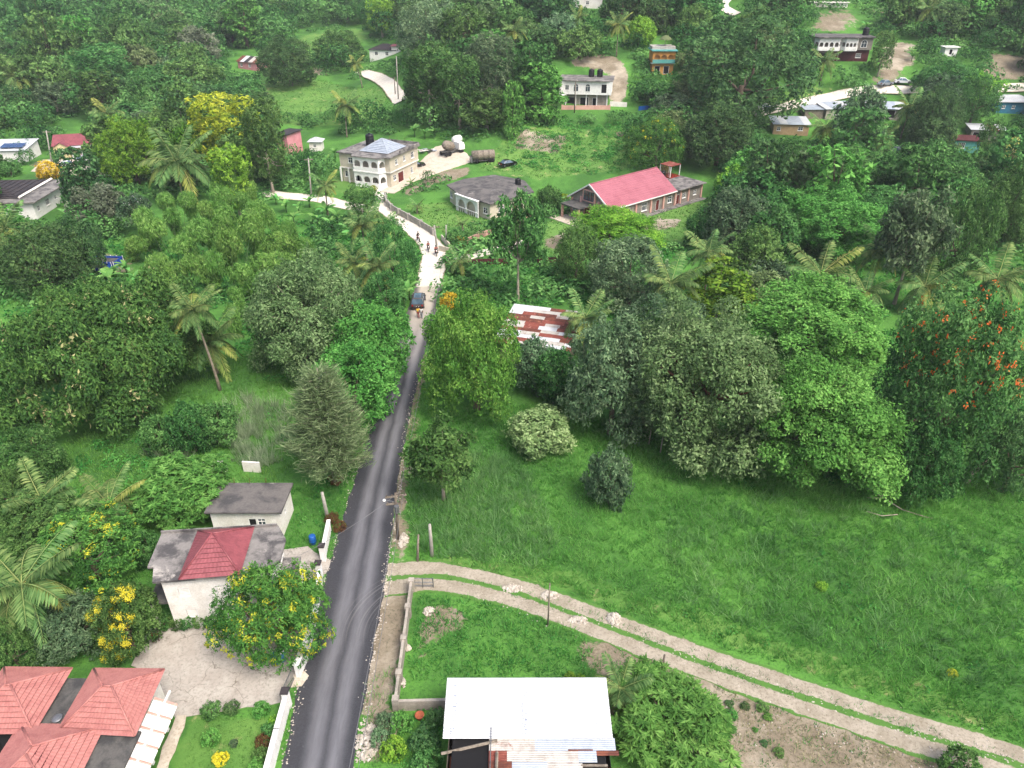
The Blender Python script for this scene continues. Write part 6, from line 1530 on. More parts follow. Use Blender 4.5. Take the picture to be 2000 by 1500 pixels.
rocks('rubble_pile', 1074, 1163, 1.3, 0.8, 0.25, 90, 'white marl heap beside the slim pole on the track', 2)
rocks('rubble_pile', 1130, 1212, 1.5, 0.7, 0.15, 90, 'flat spread of white marl on the near rut', 3)
rocks('rubble_pile', 1000, 1150, 1.6, 0.8, 0.12, 80, 'low marl spread nearest the road end of the track', 4)
rocks('rubble_pile', 788, 1055, 0.7, 1.8, 0.3, 90, 'white rubble at the foot of the street lamp pole', 5)
rocks('rubble_pile', 720, 1450, 1.6, 2.6, 0.25, 170, 'grey white rubble on the verge at the bottom edge', 6)
rocks('rubble_pile', 838, 1195, 0.8, 0.8, 0.3, 60, 'white stones on the bare patch behind the block wall', 7)
rocks('rubble_pile', 796, 1268, 0.4, 0.5, 0.3, 25, 'small white stone heap against the block wall', 8)
rocks('rubble_pile', 787, 1335, 0.4, 0.6, 0.3, 25, 'lowest small stone heap against the block wall', 9)
def strew(name, pxs, mat_n, label, n_, s, seed, spread=0.3):
    r = random.Random(seed); mb = MB()
    for k in range(n_):
        i = r.randrange(len(pxs) - 1); t_ = r.random()
        p = at(pxs[i][0] + (pxs[i + 1][0] - pxs[i][0]) * t_, pxs[i][1] + (pxs[i + 1][1] - pxs[i][1]) * t_)
        c = p + Vector((r.gauss(0, spread), r.gauss(0, spread), 0.03)); z = r.uniform(*s)
        vs_ = [c + Vector((dx * z * r.uniform(0.6, 1.3), dy * z * r.uniform(0.6, 1.3), dz * z * r.uniform(0.5, 0.9))) for dx, dy, dz in ((1, 0, 0), (0, 1, 0), (-1, 0, 0), (0, -1, 0), (0, 0, 1), (0, 0, -1))]
        mb.add(vs_, [(0, 1, 4), (1, 2, 4), (2, 3, 4), (3, 0, 4), (1, 0, 5), (2, 1, 5), (3, 2, 5), (0, 3, 5)])
    tag(mb.build(name, mat_n), label, kind='stuff')
strew('gravel', [(700, 1500), (722, 1320), (752, 1160), (757, 1105), (777, 980), (790, 850), (815, 730)], 'rock', 'pale stones strewn along the right edge of the asphalt', 520, (0.03, 0.11), 21, 0.2)
strew('gravel', [(556, 1490), (590, 1330), (628, 1150), (668, 1020), (706, 885)], 'rock', 'pale stones strewn along the left edge of the asphalt', 300, (0.03, 0.1), 22, 0.16)
strew('gravel', [(900, 1150), (1200, 1235), (1500, 1330), (1800, 1430), (1990, 1490)], 'rock', 'loose marl stones scattered on the dirt track', 380, (0.03, 0.08), 23, 0.6)
strew('gravel', [(1360, 1360), (1500, 1400), (1650, 1450), (1850, 1490)], 'rock', 'stray white stones on the bare slope below the track', 110, (0.04, 0.1), 24, 1.2)
# fallen bare branches in the grass
b = at(1760, 1000)
mb = MB()
for pts in (((0, 0, 0.3), (-1.4, 0.9, 0.9), (-2.9, 1.1, 0.8)), ((-1.4, 0.9, 0.9), (-1.8, 1.9, 1.3)), ((-1.6, 1.2, 0.9), (-2.6, 2.0, 1.2)), ((0, 0, 0.3), (1.4, -0.7, 0.2), (2.4, -1.0, 0.1)), ((-0.8, -0.8, 0.4), (-2.4, -1.1, 0.5), (-3.6, -0.6, 0.6))): mb.tube(pts, [0.05, 0.035, 0.02][:len(pts)], 5)
tag(mb.build('fallen_branch', 'bark_pale', None, True, b), 'bare fallen branches lying in the grass below the orange flowered tree', 'branch')

# ------------------------------------------------------------------ named trees
# left side, near to far
tree('mango', 528, 1200, 212, 'round mango tree with yellow flush hanging over the white roadside wall', 'mango_tree', rot=1.0, hpx=200)
ft = tree('broad0', 245, 1215, 135, 'yellow flowering tree at the left of the concrete yard', 'flowering_tree', 'leaf_mid', rot=0.3, hpx=150)
ft['category'] = 'tree'
tree('broad1', 135, 1225, 150, 'grey green leafy tree left of the yellow flowering tree', mat='leaf_grey', hpx=130)
tree('broad2', 20, 1265, 120, 'dark leafy tree cut by the left edge above the villa roof', mat='leaf_mid', hpx=130)
tree('mango2', 165, 1085, 215, 'big mango tree with yellowing flush beside the white house', 'mango_tree', rot=2.2, hpx=190)
tree('broad1', 60, 1020, 180, 'fine leaved green tree behind the mango at the left edge', mat='leaf_mid', hpx=130)
tree('feather', 345, 965, 215, 'light green tree with rosettes of long leaves behind the white house', rot=0.7, hpx=150)
tree('bushy', 285, 1075, 60, 'small dark tree at the left wall of the white house', mat='leaf_mid', hpx=80)
tree('broad0', 60, 895, 150, 'mid green tree below the giant spreading tree at the left edge', mat='leaf_mid', hpx=120)
tree('broad2', 12, 960, 90, 'green tree at the left edge between two palms', hpx=90)
tree('flat', 165, 690, 420, 'giant flat spreading tree with pale pods filling the left side', 'spreading_tree', rot=0.2, hpx=310)
tree('wispy', 595, 615, 205, 'grey olive tree with bare pale branches left of the road', mat='leaf_olive', hpx=215)
tree('broad1', 718, 668, 165, 'bright green dense tree leaning over the road', mat='leaf_bright', hpx=150)
tree('broad0', 690, 755, 165, 'glossy bright green tree beside the feathery pine', mat='leaf_bright', hpx=165)
tree('casuarina', 640, 828, 150, 'feathery olive casuarina pine at the left edge of the asphalt', 'casuarina_tree', rot=0.4, hpx=215)
tree('bushy', 365, 835, 90, 'bright green bush in the middle of the left meadow', 'bush', 'leaf_mid', cat='bush', hpx=90)
tree('bushy', 310, 850, 70, 'green bush just left of the meadow bush', 'bush', 'leaf_mid', cat='bush', hpx=70)
tree('bushy', 420, 830, 80, 'leafy bush next to the pale reeds', 'bush', 'leaf_mid', cat='bush', hpx=80)
tree('broad2', 80, 505, 170, 'dark mango like tree left of the blue fish tanks', mat='leaf_dark', hpx=130)
tree('broad0', 150, 480, 110, 'dark round tree above the blue fish tanks', mat='leaf_dark', hpx=110)
tree('sparse', 185, 395, 110, 'greyish half bare tree beside the dark roofed house', mat='leaf_brownish', hpx=70)
tree('sparse', 262, 408, 66, 'small grey green tree screening the white pickup', mat='leaf_grey', hpx=60)
tree('broad1', 248, 292, 125, 'round lime green tree right of the red roofed bungalow', mat='leaf_lime', hpx=115)
tree('tall', 432, 250, 135, 'tall yellow green tree rising above the forest', mat='leaf_yellow', hpx=130)
tree('tall', 518, 270, 85, 'dense dark green column tree right of the tall yellow green one', mat='leaf_mid', hpx=150)
tree('tall', 455, 345, 90, 'feathery green tree in front of the tall yellow green one', mat='leaf_lime', hpx=120)
tree('broad2', 768, 492, 95, 'leafy tree overhanging the marl road opposite the wall', mat='leaf_mid', hpx=120)
tree('broad0', 752, 575, 80, 'shady bush tree on the left of the road above the SUV', mat='leaf_mid', hpx=90)
tree('tall', 705, 395, 60, 'bushy tree at the fork of the lanes', mat='leaf_mid', hpx=70)
# right of the road
tree('tulip', 917, 695, 178, 'yellow green mango tree right of the road in front of the rusty shed', 'mango_tree', 'leaf_fresh', rot=3.0, hpx=215)
tree('bushy', 1040, 715, 90, 'grey green bush tree against the rusty shed', mat='leaf_grey', hpx=95)
tree('bushy', 1088, 738, 90, 'dark bush tree between shed and field', mat='leaf_mid', hpx=100)
tree('bushy', 1055, 842, 118, 'small pale leaved tree alone at the top of the field', mat='leaf_pale', hpx=95)
tree('bushy', 1187, 935, 92, 'small dark leaved tree alone in the middle of the field', mat='leaf_grey', hpx=110)
tree('sparse', 858, 885, 125, 'sparse young tree with pale bare twigs at the field edge by the road', mat='leaf_mid', hpx=125)
tree('broad1', 1192, 730, 165, 'dark grey green tree at the left end of the tree line behind the field', mat='leaf_grey', hpx=225)
tree('wispy', 1375, 750, 285, 'huge olive tree with brown trunk showing in the middle of the tree line', bark='bark_brown', hpx=310)
tree('broad2', 1300, 650, 190, 'dark spreading tree behind the huge olive tree', mat='leaf_grey', hpx=130)
tree('cone', 1402, 575, 145, 'bright lime green dense tree behind the huge olive tree', mat='leaf_lime', hpx=125)
tree('layer', 1595, 650, 260, 'upper of two light green layered trees in the tree line', mat='leaf_bright', rot=0.5, hpx=220)
tree('layer2', 1610, 830, 300, 'lower of two light green layered trees reaching over the field', mat='leaf_bright', rot=2.0, hpx=240)
tt = tree('tulip', 1858, 748, 285, 'big tree dotted with orange flowers at the right of the tree line', 'tulip_tree', 'leaf_tulip', rot=1.2, hpx=340)
tree('broad1', 1800, 900, 150, 'leafy lower bough tree beneath the orange flowered tree', mat='leaf_mid', hpx=150)
tree('broad2', 1990, 880, 150, 'dark tree with a pale leaning trunk at the right edge', mat='leaf_dark', hpx=190)
tree('layer', 1635, 435, 195, 'light green spreading tree above the right palms', mat='leaf_bright', rot=1.4, hpx=135)
tree('sparse', 1012, 455, 105, 'slender open tree in front of the church lawn', mat='leaf_mid', rot=1, hpx=170)
tree('layer2', 1205, 445, 170, 'flat layered tree in front of the church door', mat='leaf_lime', rot=2.6, hpx=80)
tree('broad0', 1235, 535, 155, 'grey green round tree right of the slender open tree', mat='leaf_grey', hpx=135)
tree('broad2', 1130, 490, 90, 'dark tree below the flat layered tree', mat='leaf_mid', hpx=110)
tree('broad1', 1438, 430, 120, 'open leafy tree at the right end of the church', mat='leaf_grey', hpx=120)
tree('bushy', 1375, 445, 70, 'bush at the edge of the church lawn right of the bare patch', 'bush', 'leaf_mid', cat='bush', hpx=70)
tree('bushy', 1070, 388, 52, 'round clipped bush between bungalow and church', 'bush', 'leaf_mid', cat='bush', hpx=44)
tree('sparse', 1790, 450, 140, 'grey green thin leaved tree right of the light green spreading tree', mat='leaf_grey', hpx=150)
tree('broad2', 1880, 450, 160, 'mid green tree behind the right palms', mat='leaf_mid', hpx=180)
tree('broad0', 1970, 400, 120, 'tree at the right edge above the far right palm', mat='leaf_mid', hpx=160)
tree('broad1', 1820, 345, 185, 'big mid green tree below the turquoise house', mat='leaf_mid', hpx=130)
tree('broad0', 1545, 345, 180, 'broad dark green tree right of the church annex', mat='leaf_mid', hpx=140)
tree('broad2', 1660, 345, 150, 'dark green tree below the pale hatchback', mat='leaf_mid', hpx=110)
tree('mango2', 1280, 278, 110, 'round yellow tipped tree above the church roof', 'mango_tree', hpx=95)
tree('broad2', 1466, 132, 255, 'huge dark tree beside the orange house', mat='leaf_dark', rot=0.4, hpx=205)
tree('broad1', 1400, 258, 130, 'dark lower tree beneath the huge dark tree', mat='leaf_dark', hpx=110)
tree('vine', 1058, 180, 80, 'vine draped tree left of the slab roofed white house', mat='leaf_bright', hpx=110)
tree('vine', 1003, 215, 40, 'thin vine covered column left of the vine draped tree', mat='leaf_bright', hpx=110)
tree('broad0', 1835, 145, 120, 'round dark tree on the right hillside below the white hut', mat='leaf_mid', hpx=75)
tree('tall', 1713, 85, 46, 'slim green tree at the right end of the hillside house', mat='leaf_mid', hpx=68)
tree('sparse', 1680, 225, 95, 'thin grey tree in front of the white roofed house', mat='leaf_grey', hpx=110)
tree('broad1', 1825, 225, 110, 'dark grey green round tree right of the crooked palm', mat='leaf_dark', hpx=110)
tree('broad2', 1905, 190, 90, 'round tree left of the blue cottage', mat='leaf_mid', hpx=80)
tree('tall', 1930, 285, 75, 'leafy column tree in front of the white awning house', mat='leaf_mid', hpx=110)
tree('broad0', 558, 118, 110, 'dark tree clump standing in the valley meadow', mat='leaf_dark', hpx=85)
tree('tall', 742, 28, 55, 'light green tree at the top edge above the black roofed house', mat='leaf_lime', hpx=60)
tree('broad1', 660, 88, 90, 'round tree left of the black roofed house', mat='leaf_mid', hpx=60)
tree('tall', 895, 165, 85, 'tall pale green tree right of the valley lane', mat='leaf_mid', hpx=120)
tree('tall', 838, 150, 90, 'tall dark green tree overhanging the valley lane', mat='leaf_mid', hpx=130)
tree('tall', 960, 130, 80, 'greyish tree with bare twigs right of the tall pale green one', mat='leaf_grey', hpx=130)
tree('broad2', 840, 55, 130, 'grey green tree crown at the top centre', mat='leaf_grey', hpx=110)
tree('bushy', 1250, 60, 60, 'yellow green bush tree left of the orange house', mat='leaf_lime', hpx=50)
tree('rosette', 1310, 1405, 225, 'bushy tree with star shaped light leaf rosettes right of the zinc house', 'rosette_tree', rot=0.5, hpx=180)

# flowers of the two flowering trees
def flowers(root, key, mat, n_, cl, seed, zone, size):
    r = np.random.RandomState(seed)
    me = PROTO[key]['crown']
    co = np.empty(len(me.vertices) * 3, np.float32); me.vertices.foreach_get('co', co); co = co.reshape(-1, 3)
    mw = np.array(Matrix.LocRotScale(root.location, root.rotation_euler.to_quaternion(), root.scale))
    wp = co @ mw[:3, :3].T + mw[:3, 3]
    ctr = wp.mean(0)
    ok = zone(wp, ctr)
    idx = np.where(ok)[0]
    sel = idx[r.randint(0, len(idx), n_)]
    P = co[sel]; out = unit(P - co.mean(0))
    P = P + out * 0.15
    ci = np.repeat(np.arange(n_), cl)
    o = r.normal(size=(len(ci), 3)) * size * (1.5 if cl > 60 else 0.6)
    N = unit(out[ci] + r.normal(size=o.shape) * 0.5); A = r.normal(size=o.shape)
    V, F, t_ = leaves(P[ci] + o, N, A, np.full(len(ci), size), np.full(len(ci), size * 0.6), r.rand(len(ci)))
    f = inst('flowers', npmesh('flowers', V, F, t_, mat), root); f['kind'] = 'stuff'
pr = lambda w_: (1000 + FPX * w_[:, 0] / (w_[:, 1] * math.cos(PITCH) - (w_[:, 2] - CAMH) * math.sin(PITCH)))
flowers(ft, 'broad0', 'flower_yellow', 62, 130, 1, lambda w_, c: (pr(w_) < 258) & (w_[:, 1] < c[1] + 0.8) & (w_[:, 2] > c[2] - 2.4), 0.15)
flowers(tt, 'tulip', 'flower_orange', 170, 7, 2, lambda w_, c: (w_[:, 2] > c[2] + 0.2) & (w_[:, 1] < c[1] + 2.5), 0.14)
# pale leaning trunk at the right edge
a, b = at(1885, 945), at(1995, 850, 3.0)
MB().tube([(0, 0, 0), (1.2, 0.9, 0.8), (1.9, 1.2, 1.3), tuple(b - a)], [0.28, 0.24, 0.22, 0.16], 8)
t = thing('leaning_trunk', 'pale crooked trunk leaning out of the dark thicket at the right edge', 'tree', a)
MB().tube([(0, 0, -0.3), (1.0, 0.9, 0.7), (1.7, 1.1, 1.4), tuple(b - a)], [0.28, 0.24, 0.22, 0.16], 8).build('trunk', 'bark_pale', t, True)
for s_, dx in (((2.6, 2.6, 2.6), 2.5), ((3.0, 3.0, 2.4), 4.0)):
    inst('crown', PROTO['shrub']['crown'], t, (b.x - a.x + dx - 1.5, b.y - a.y + 0.4, b.z - a.z - 1.8), (0, 0, dx), s_, 'leaf_dark')
# hanging vine stems under the huge olive tree
for k, (x, y, lb) in enumerate(((1289, 885, 'tallest pale sapling stem at the foot of the huge olive tree'), (1267, 868, 'left pale sapling stem at the foot of the huge olive tree'), (1312, 873, 'right pale sapling stem at the foot of the huge olive tree'))):
    b = at(x, y); t = thing('sapling', lb, 'sapling', b)
    MB().tube([(0, 0, -0.2), (0.1, 0.1, 1.6), (0.25, 0.2, 3.0)], [0.08, 0.06, 0.04], 6).build('stem', 'bark_pale', t, True)
    inst('crown', PROTO['shrub']['crown'], t, (0.25, 0.2, 2.2), (0, 0, k), (1.2, 1.2, 1.2), 'leaf_olive')

# ------------------------------------------------------------------ bamboo, palms, bananas
bamboo(360, 560, 'big bamboo clump with arching light green plumes, left half of the grove', [(270, 480, 3, 1.3), (300, 450, 4.5, 1.4), (340, 425, 5.5, 1.5), (310, 515, 3, 1.3), (355, 480, 5, 1.5), (390, 455, 6, 1.5), (345, 540, 2.5, 1.2), (380, 520, 4, 1.4), (400, 410, 6, 1.3), (430, 440, 6, 1.4), (280, 430, 4, 1.2), (325, 395, 5, 1.2), (365, 395, 5.5, 1.3)])
bamboo(470, 590, 'big bamboo clump with arching light green plumes, right half of the grove', [(450, 480, 5.5, 1.5), (490, 450, 6, 1.5), (420, 520, 4, 1.4), (470, 540, 4, 1.4), (460, 575, 3, 1.2), (510, 520, 5, 1.4), (540, 480, 5.5, 1.4), (560, 450, 5, 1.3), (520, 565, 3.5, 1.2), (590, 480, 4.5, 1.3), (545, 520, 4.5, 1.3), (600, 510, 4, 1.2), (440, 420, 6, 1.3), (500, 415, 6, 1.3), (570, 555, 3.5, 1.2), (455, 620, 2, 1.0)])
bamboo(440, 385, 'upright bamboo tuft at the top of the grove', [(435, 385, 6, 1.2), (450, 355, 7.5, 1.2), (470, 390, 6, 1.2), (425, 365, 6.5, 1.0), (490, 370, 6, 1.1)])
palm(375, 605, 98, 'tall leaning coconut palm with bare pale trunk on the left meadow', base=(430, 762), yellow=0.35)
palm(408, 668, 118, 'shorter coconut palm just behind the tall leaning one', h=4.5, yellow=0.3)
palm(42, 1140, 185, 'large coconut palm at the left edge above the villa', h=6, yellow=0.25)
palm(212, 985, 120, 'yellowish young coconut palm behind the big mango tree', h=3.5, yellow=0.5)
palm(80, 975, 120, 'coconut palm poking up behind the fine leaved tree', h=3.5, yellow=0.1)
palm(8, 450, 95, 'coconut palm with pale trunk cut by the left edge', base=(27, 545), yellow=0.5)
palm(706, 440, 75, 'dark coconut palm left of the marl road bend', h=7, yellow=0.15)
palm(750, 438, 55, 'yellowing coconut palm overlapping the marl road bend', h=6, yellow=0.5)
palm(735, 520, 80, 'coconut palm in the thicket left of the white road', h=6, yellow=0.4)
palm(690, 512, 65, 'coconut palm half hidden in the thicket', h=5, yellow=0.3)
palm(635, 362, 48, 'small coconut palm at the lane left of the cream house', base=(641, 422), yellow=0.5)
palm(345, 318, 125, 'large dark palm in front of the tall yellow green tree', h=8, yellow=0.15, nf=22)
palm(207, 222, 62, 'yellow coconut palm behind the red roofed bungalow', h=9, yellow=0.9)
palm(674, 205, 52, 'coconut palm in the valley below the lane', h=8, yellow=0.5)
palm(695, 127, 32, 'small yellow palm beside the valley lane', base=(708, 172), yellow=0.6)
palm(1310, 555, 110, 'dark coconut palm left of the bright lime tree', h=7, yellow=0.12)
palm(1385, 492, 85, 'coconut palm behind the bright lime tree', h=8, yellow=0.25)
palm(1142, 622, 95, 'coconut palm leaning over the rusty shed roof', h=5.5, yellow=0.2)
palm(1603, 535, 115, 'leftmost of the four palms above the layered trees', h=6, yellow=0.2)
palm(1722, 492, 90, 'upright palm with visible trunk, second of the four palms above the layered trees', base=(1697, 570), yellow=0.35)
palm(1690, 570, 80, 'low palm at the foot of the upright palm', h=3, yellow=0.4)
palm(1806, 560, 105, 'low palm just above the orange flowered tree', h=4, yellow=0.15)
palm(1948, 545, 105, 'rightmost dark palm above the orange flowered tree', h=6, yellow=0.15)
palm(1778, 212, 70, 'crooked palm right of the white roofed house', h=7, yellow=0.3)
palm(1612, 250, 62, 'yellowing palm right of the tan shack', h=5, yellow=0.8)
palm(1612, 118, 50, 'palm in front of the hillside house', h=5, yellow=0.2)
palm(1005, 62, 52, 'yellowing palm at the top centre left of the white building', h=8, yellow=0.6)
palm(1208, 48, 48, 'yellow palm right of the white building at the top', h=8, yellow=0.7)
palm(1130, 35, 40, 'palm in front of the white building at the top', h=7, yellow=0.3)
palm(1815, 22, 60, 'palm with thick crooked trunk at the top right', base=(1790, 70), yellow=0.3)
palm(1778, 12, 50, 'tall palm at the top right edge', base=(1770, 55), yellow=0.2)
palm(1970, 318, 90, 'palm at the right edge below the white awning house', h=6, yellow=0.2)
palm(1725, 268, 45, 'small dark palm above the pale hatchback', h=4, yellow=0.1)
palm(30, 150, 60, 'palm in the forest at the left edge', h=9, yellow=0.15)
palm(577, 108, 26, 'slim palm beside the dark tree clump in the meadow', base=(581, 158), yellow=0.2)
palm(1213, 1345, 95, 'low dark palm squeezed beside the zinc house', h=2.2, yellow=0.2)
palm(815, 402, 30, 'young palm on the bungalow lawn', h=1.5, yellow=0.1, nf=10)
palm(902, 435, 26, 'young palm near the church wall', h=2.0, yellow=0.1, nf=10)
palm(803, 355, 18, 'tiny palm in the dirt yard before the cream house', h=1.0, yellow=0.1, nf=9)
palm(897, 510, 50, 'palm at the right of the white road below the church drive', h=2.5, yellow=0.1, nf=12)
BAN = {'banana plants left of the marl road': ([(560, 415), (585, 420), (605, 405), (640, 425), (660, 440), (540, 400), (620, 440), (575, 440), (690, 470), (650, 460)], 'banana plant in the patch between bamboo grove and lane'),
       'banana plants round the blue tanks': ([(150, 545), (175, 555), (225, 548), (250, 540), (215, 560), (270, 560), (165, 470), (190, 455), (235, 450), (140, 440)], 'banana plant in the clearing with the blue fish tanks'),
       'banana plants behind the church': ([(1355, 290), (1385, 285), (1410, 290), (1435, 295), (1370, 310), (1395, 312), (1425, 312), (1340, 312)], 'banana plant in the row behind the church roof'),
       'banana plants by the tan shack': ([(1640, 280), (1665, 285), (1690, 280), (1620, 290), (1650, 300)], 'banana plant in front of the yellowing palm at the shacks'),
       'banana plants beside the cream house': ([(830, 272), (850, 268), (640, 325), (655, 310), (810, 268)], 'banana plant beside the cream house'),
       'banana plants above the slab roofed house': ([(1155, 100), (1175, 98), (1140, 110), (1110, 112), (1130, 75), (1095, 70)], 'banana plant above the slab roofed white house'),
       'banana plants on the right hill': ([(1730, 60), (1750, 58), (1765, 62), (1745, 75), (1690, 60), (1780, 120)], 'banana plant on the right hillside under the tall palms'),
       'banana plants under the road trees': ([(735, 600), (760, 605), (720, 590), (800, 585), (790, 600), (755, 620)], 'banana plant in the shade left of the white road')}
for g, (pts, lb) in BAN.items():
    xs_ = sorted(pts)
    ORD = ['leftmost', 'second from the left', 'third from the left', 'fourth from the left', 'fifth from the left', 'sixth from the left', 'seventh from the left', 'eighth from the left', 'ninth from the left', 'tenth from the left']
    for k, (x, y) in enumerate(xs_):
        banana(x, y, (ORD[k] if k < len(xs_) - 1 else 'rightmost') + ' ' + lb, g, random.uniform(0.9, 1.25))

# ------------------------------------------------------------------ garden shrubs
def shrub(px, py, wpx, label, mat='leaf_mid', name='shrub', hgt=1.0):
    return tree('shrub', px, py, wpx, label, name, mat, hgt, cat='shrub')
shrub(411, 1388, 40, 'clipped round shrub at the top left of the villa lawn', 'leaf_mid')
shrub(452, 1382, 32, 'darker clipped shrub right of the first on the villa lawn', 'leaf_dark', hgt=1.2)
shrub(510, 1386, 34, 'clipped shrub beside the white wall end', 'leaf_bright')
shrub(411, 1440, 38, 'clipped shrub in the middle of the villa lawn', 'leaf_bright')
shrub(431, 1483, 32, 'bright yellow round shrub on the villa lawn', 'flower_yellow')
shrub(455, 1452, 18, 'tiny pale plant on the villa lawn', 'leaf_grey')
for k, (x, y, w_, mt) in enumerate(((535, 1410, 26, 'leaf_lime'), (525, 1425, 30, 'leaf_mid'), (515, 1450, 34, 'leaf_red'), (508, 1475, 36, 'leaf_mid'), (500, 1495, 36, 'leaf_bright'))):
    shrub(x, y, w_, ('topmost', 'second from the top', 'third from the top', 'fourth from the top', 'lowest')[k] + ' hedge shrub inside the white roadside wall', mt)['group'] = 'hedge inside the white wall'
for k, (x, y) in enumerate(((318, 1214), (344, 1213), (370, 1212), (395, 1211), (418, 1210))):
    shrub(x, y, 40, ('leftmost', 'second', 'third', 'fourth', 'rightmost')[k] + ' hedge shrub along the foot of the white house', 'leaf_mid')['group'] = 'hedge along the white house'
shrub(758, 1412, 44, 'striped leaf plant at the block wall corner, upper one', 'leaf_grey')
shrub(745, 1440, 40, 'striped leaf plant near the rubble verge', 'leaf_grey')
shrub(785, 1410, 44, 'green shrub below the block wall corner', 'leaf_bright')
shrub(768, 1462, 50, 'yellow green round shrub near the bottom edge of the verge', 'leaf_lime')
shrub(830, 1440, 60, 'dark leafy shrub left of the zinc roof', 'leaf_dark')
shrub(850, 1400, 36, 'dark low shrub by the corner of the zinc roof', 'leaf_dark')
shrub(835, 1490, 60, 'broad leaved shrub at the bottom edge left of the zinc house', 'leaf_mid')
shrub(1113, 1322, 22, 'left light green shoot showing over the zinc roof edge', 'leaf_lime')
shrub(1134, 1324, 18, 'right light green shoot showing over the zinc roof edge', 'leaf_lime')
shrub(878, 590, 36, 'golden croton bush at the right edge of the road by the SUV', 'leaf_croton', 'croton_bush', 1.3)
shrub(893, 462, 42, 'dark green shrub at the church entrance wall', 'leaf_mid')
shrub(900, 470, 22, 'golden croton at the church entrance wall', 'leaf_croton')
shrub(694, 347, 16, 'golden green shrub by the cream house veranda', 'leaf_lime')
shrub(743, 355, 18, 'reddish shrub at the corner of the cream house', 'leaf_red')
shrub(727, 355, 14, 'small reddish shrub left of the cream house corner', 'leaf_red')
shrub(730, 368, 16, 'yellow shrub by the marl road at the cream house', 'leaf_yellow')
shrub(95, 332, 50, 'orange croton hedge below the pole near the parking yard', 'leaf_croton', 'croton_bush')
shrub(118, 336, 30, 'golden croton right of the orange croton hedge', 'leaf_croton', 'croton_bush')
shrub(20, 330, 44, 'green rounded bush beside the solar panel house', 'leaf_mid')
shrub(1103, 385, 16, 'yellow shrub between bungalow and church', 'leaf_yellow')
shrub(1115, 390, 14, 'green shrub at the church corner', 'leaf_mid')
shrub(655, 935, 30, 'reddish leafed shrub at the foot of the casuarina', 'leaf_red')
shrub(648, 1012, 28, 'red leafed shrub beside the stubby concrete post', 'leaf_red')
shrub(663, 1028, 26, 'red leafed shrub at the left edge of the asphalt', 'leaf_red')
shrub(840, 625, 26, 'vine covered bush at the right edge of the asphalt near the walkers', 'leaf_bright')
shrub(1860, 1315, 22, 'bright yellow green weed bush low in the right field', 'leaf_yellow')
shrub(1605, 1145, 24, 'bright yellow green weed bush in the upper right field', 'leaf_lime')
for k, (x, y) in enumerate(sorted(((1425, 1375), (1427, 1395), (1455, 1378), (1490, 1380), (1432, 1425), (1475, 1425), (1491, 1452), (1500, 1400), (1400, 1440), (1520, 1470), (1405, 1500)))):
    s_ = shrub(x, y, (14, 24, 18, 27, 15, 20, 12, 25, 16, 19, 22)[k], ('%s weed clump from the left on the bare slope below the track' % ('first', 'second', 'third', 'fourth', 'fifth', 'sixth', 'seventh', 'eighth', 'ninth', 'tenth', 'eleventh')[k]), ('weed', 'leaf_mid', 'leaf_dark')[k % 3], hgt=0.6); s_['group'] = 'weed clumps on the bare slope'
shrub(1880, 1500, 90, 'wide bush cut by the bottom edge below the track', 'leaf_mid')

# ------------------------------------------------------------------ forest filler: individual trees
OPEN = [LAWN[1], LAWN[2], LAWN[5], [(500, 150), (600, 145), (760, 165), (775, 200), (720, 235), (600, 225), (520, 245), (490, 200)], [(585, 65), (710, 50), (735, 80), (640, 125), (590, 120)],
        [(700, 130), (800, 150), (800, 215), (760, 205)], [(960, 300), (1010, 235), (1230, 255), (1240, 320), (1110, 350), (1060, 400), (900, 330)], [(560, 370), (740, 400), (870, 520), (870, 640), (790, 640), (810, 520), (720, 430), (560, 400)],
        [(640, 260), (830, 262), (1000, 285), (1010, 340), (860, 345), (760, 385), (640, 380)], [(1085, 120), (1240, 105), (1240, 225), (1085, 225)], [(60, 300), (210, 300), (225, 350), (60, 350)], [(0, 340), (140, 340), (140, 450), (0, 440)],
        [(1480, 170), (1640, 150), (1650, 225), (1480, 235)], [(1580, 60), (1790, 60), (1790, 170), (1690, 175), (1580, 130)], [(1490, 205), (1760, 175), (1760, 235), (1600, 275), (1490, 275)], [(1850, 80), (1990, 100), (1990, 160), (1840, 120)],
        [(1735, 270), (1775, 265), (1775, 310), (1735, 310)], [(1855, 230), (2000, 170), (2000, 225), (1960, 290), (1860, 305)], [(160, 480), (260, 480), (260, 545), (160, 545)], [(1270, 75), (1320, 75), (1320, 150), (1270, 150)],
        [(1380, -20), (1460, -20), (1460, 40), (1400, 40)], [(1105, -20), (1180, -20), (1180, 30), (1105, 30)], [(445, 95), (520, 95), (520, 140), (445, 145)], [(715, 85), (785, 80), (785, 120), (715, 120)], [(540, 240), (640, 260), (640, 310), (540, 310)], [(110, 235), (200, 235), (200, 320), (110, 320)], [(0, 270), (45, 270), (45, 320), (0, 320)],
        [(1580, -20), (1760, -20), (1760, 40), (1580, 40)], [(880, 470), (1160, 440), (1160, 600), (990, 600), (890, 590)], [(980, 590), (1140, 600), (1140, 690), (980, 690)], [(1310, 320), (1400, 310), (1400, 400), (1310, 400)]]
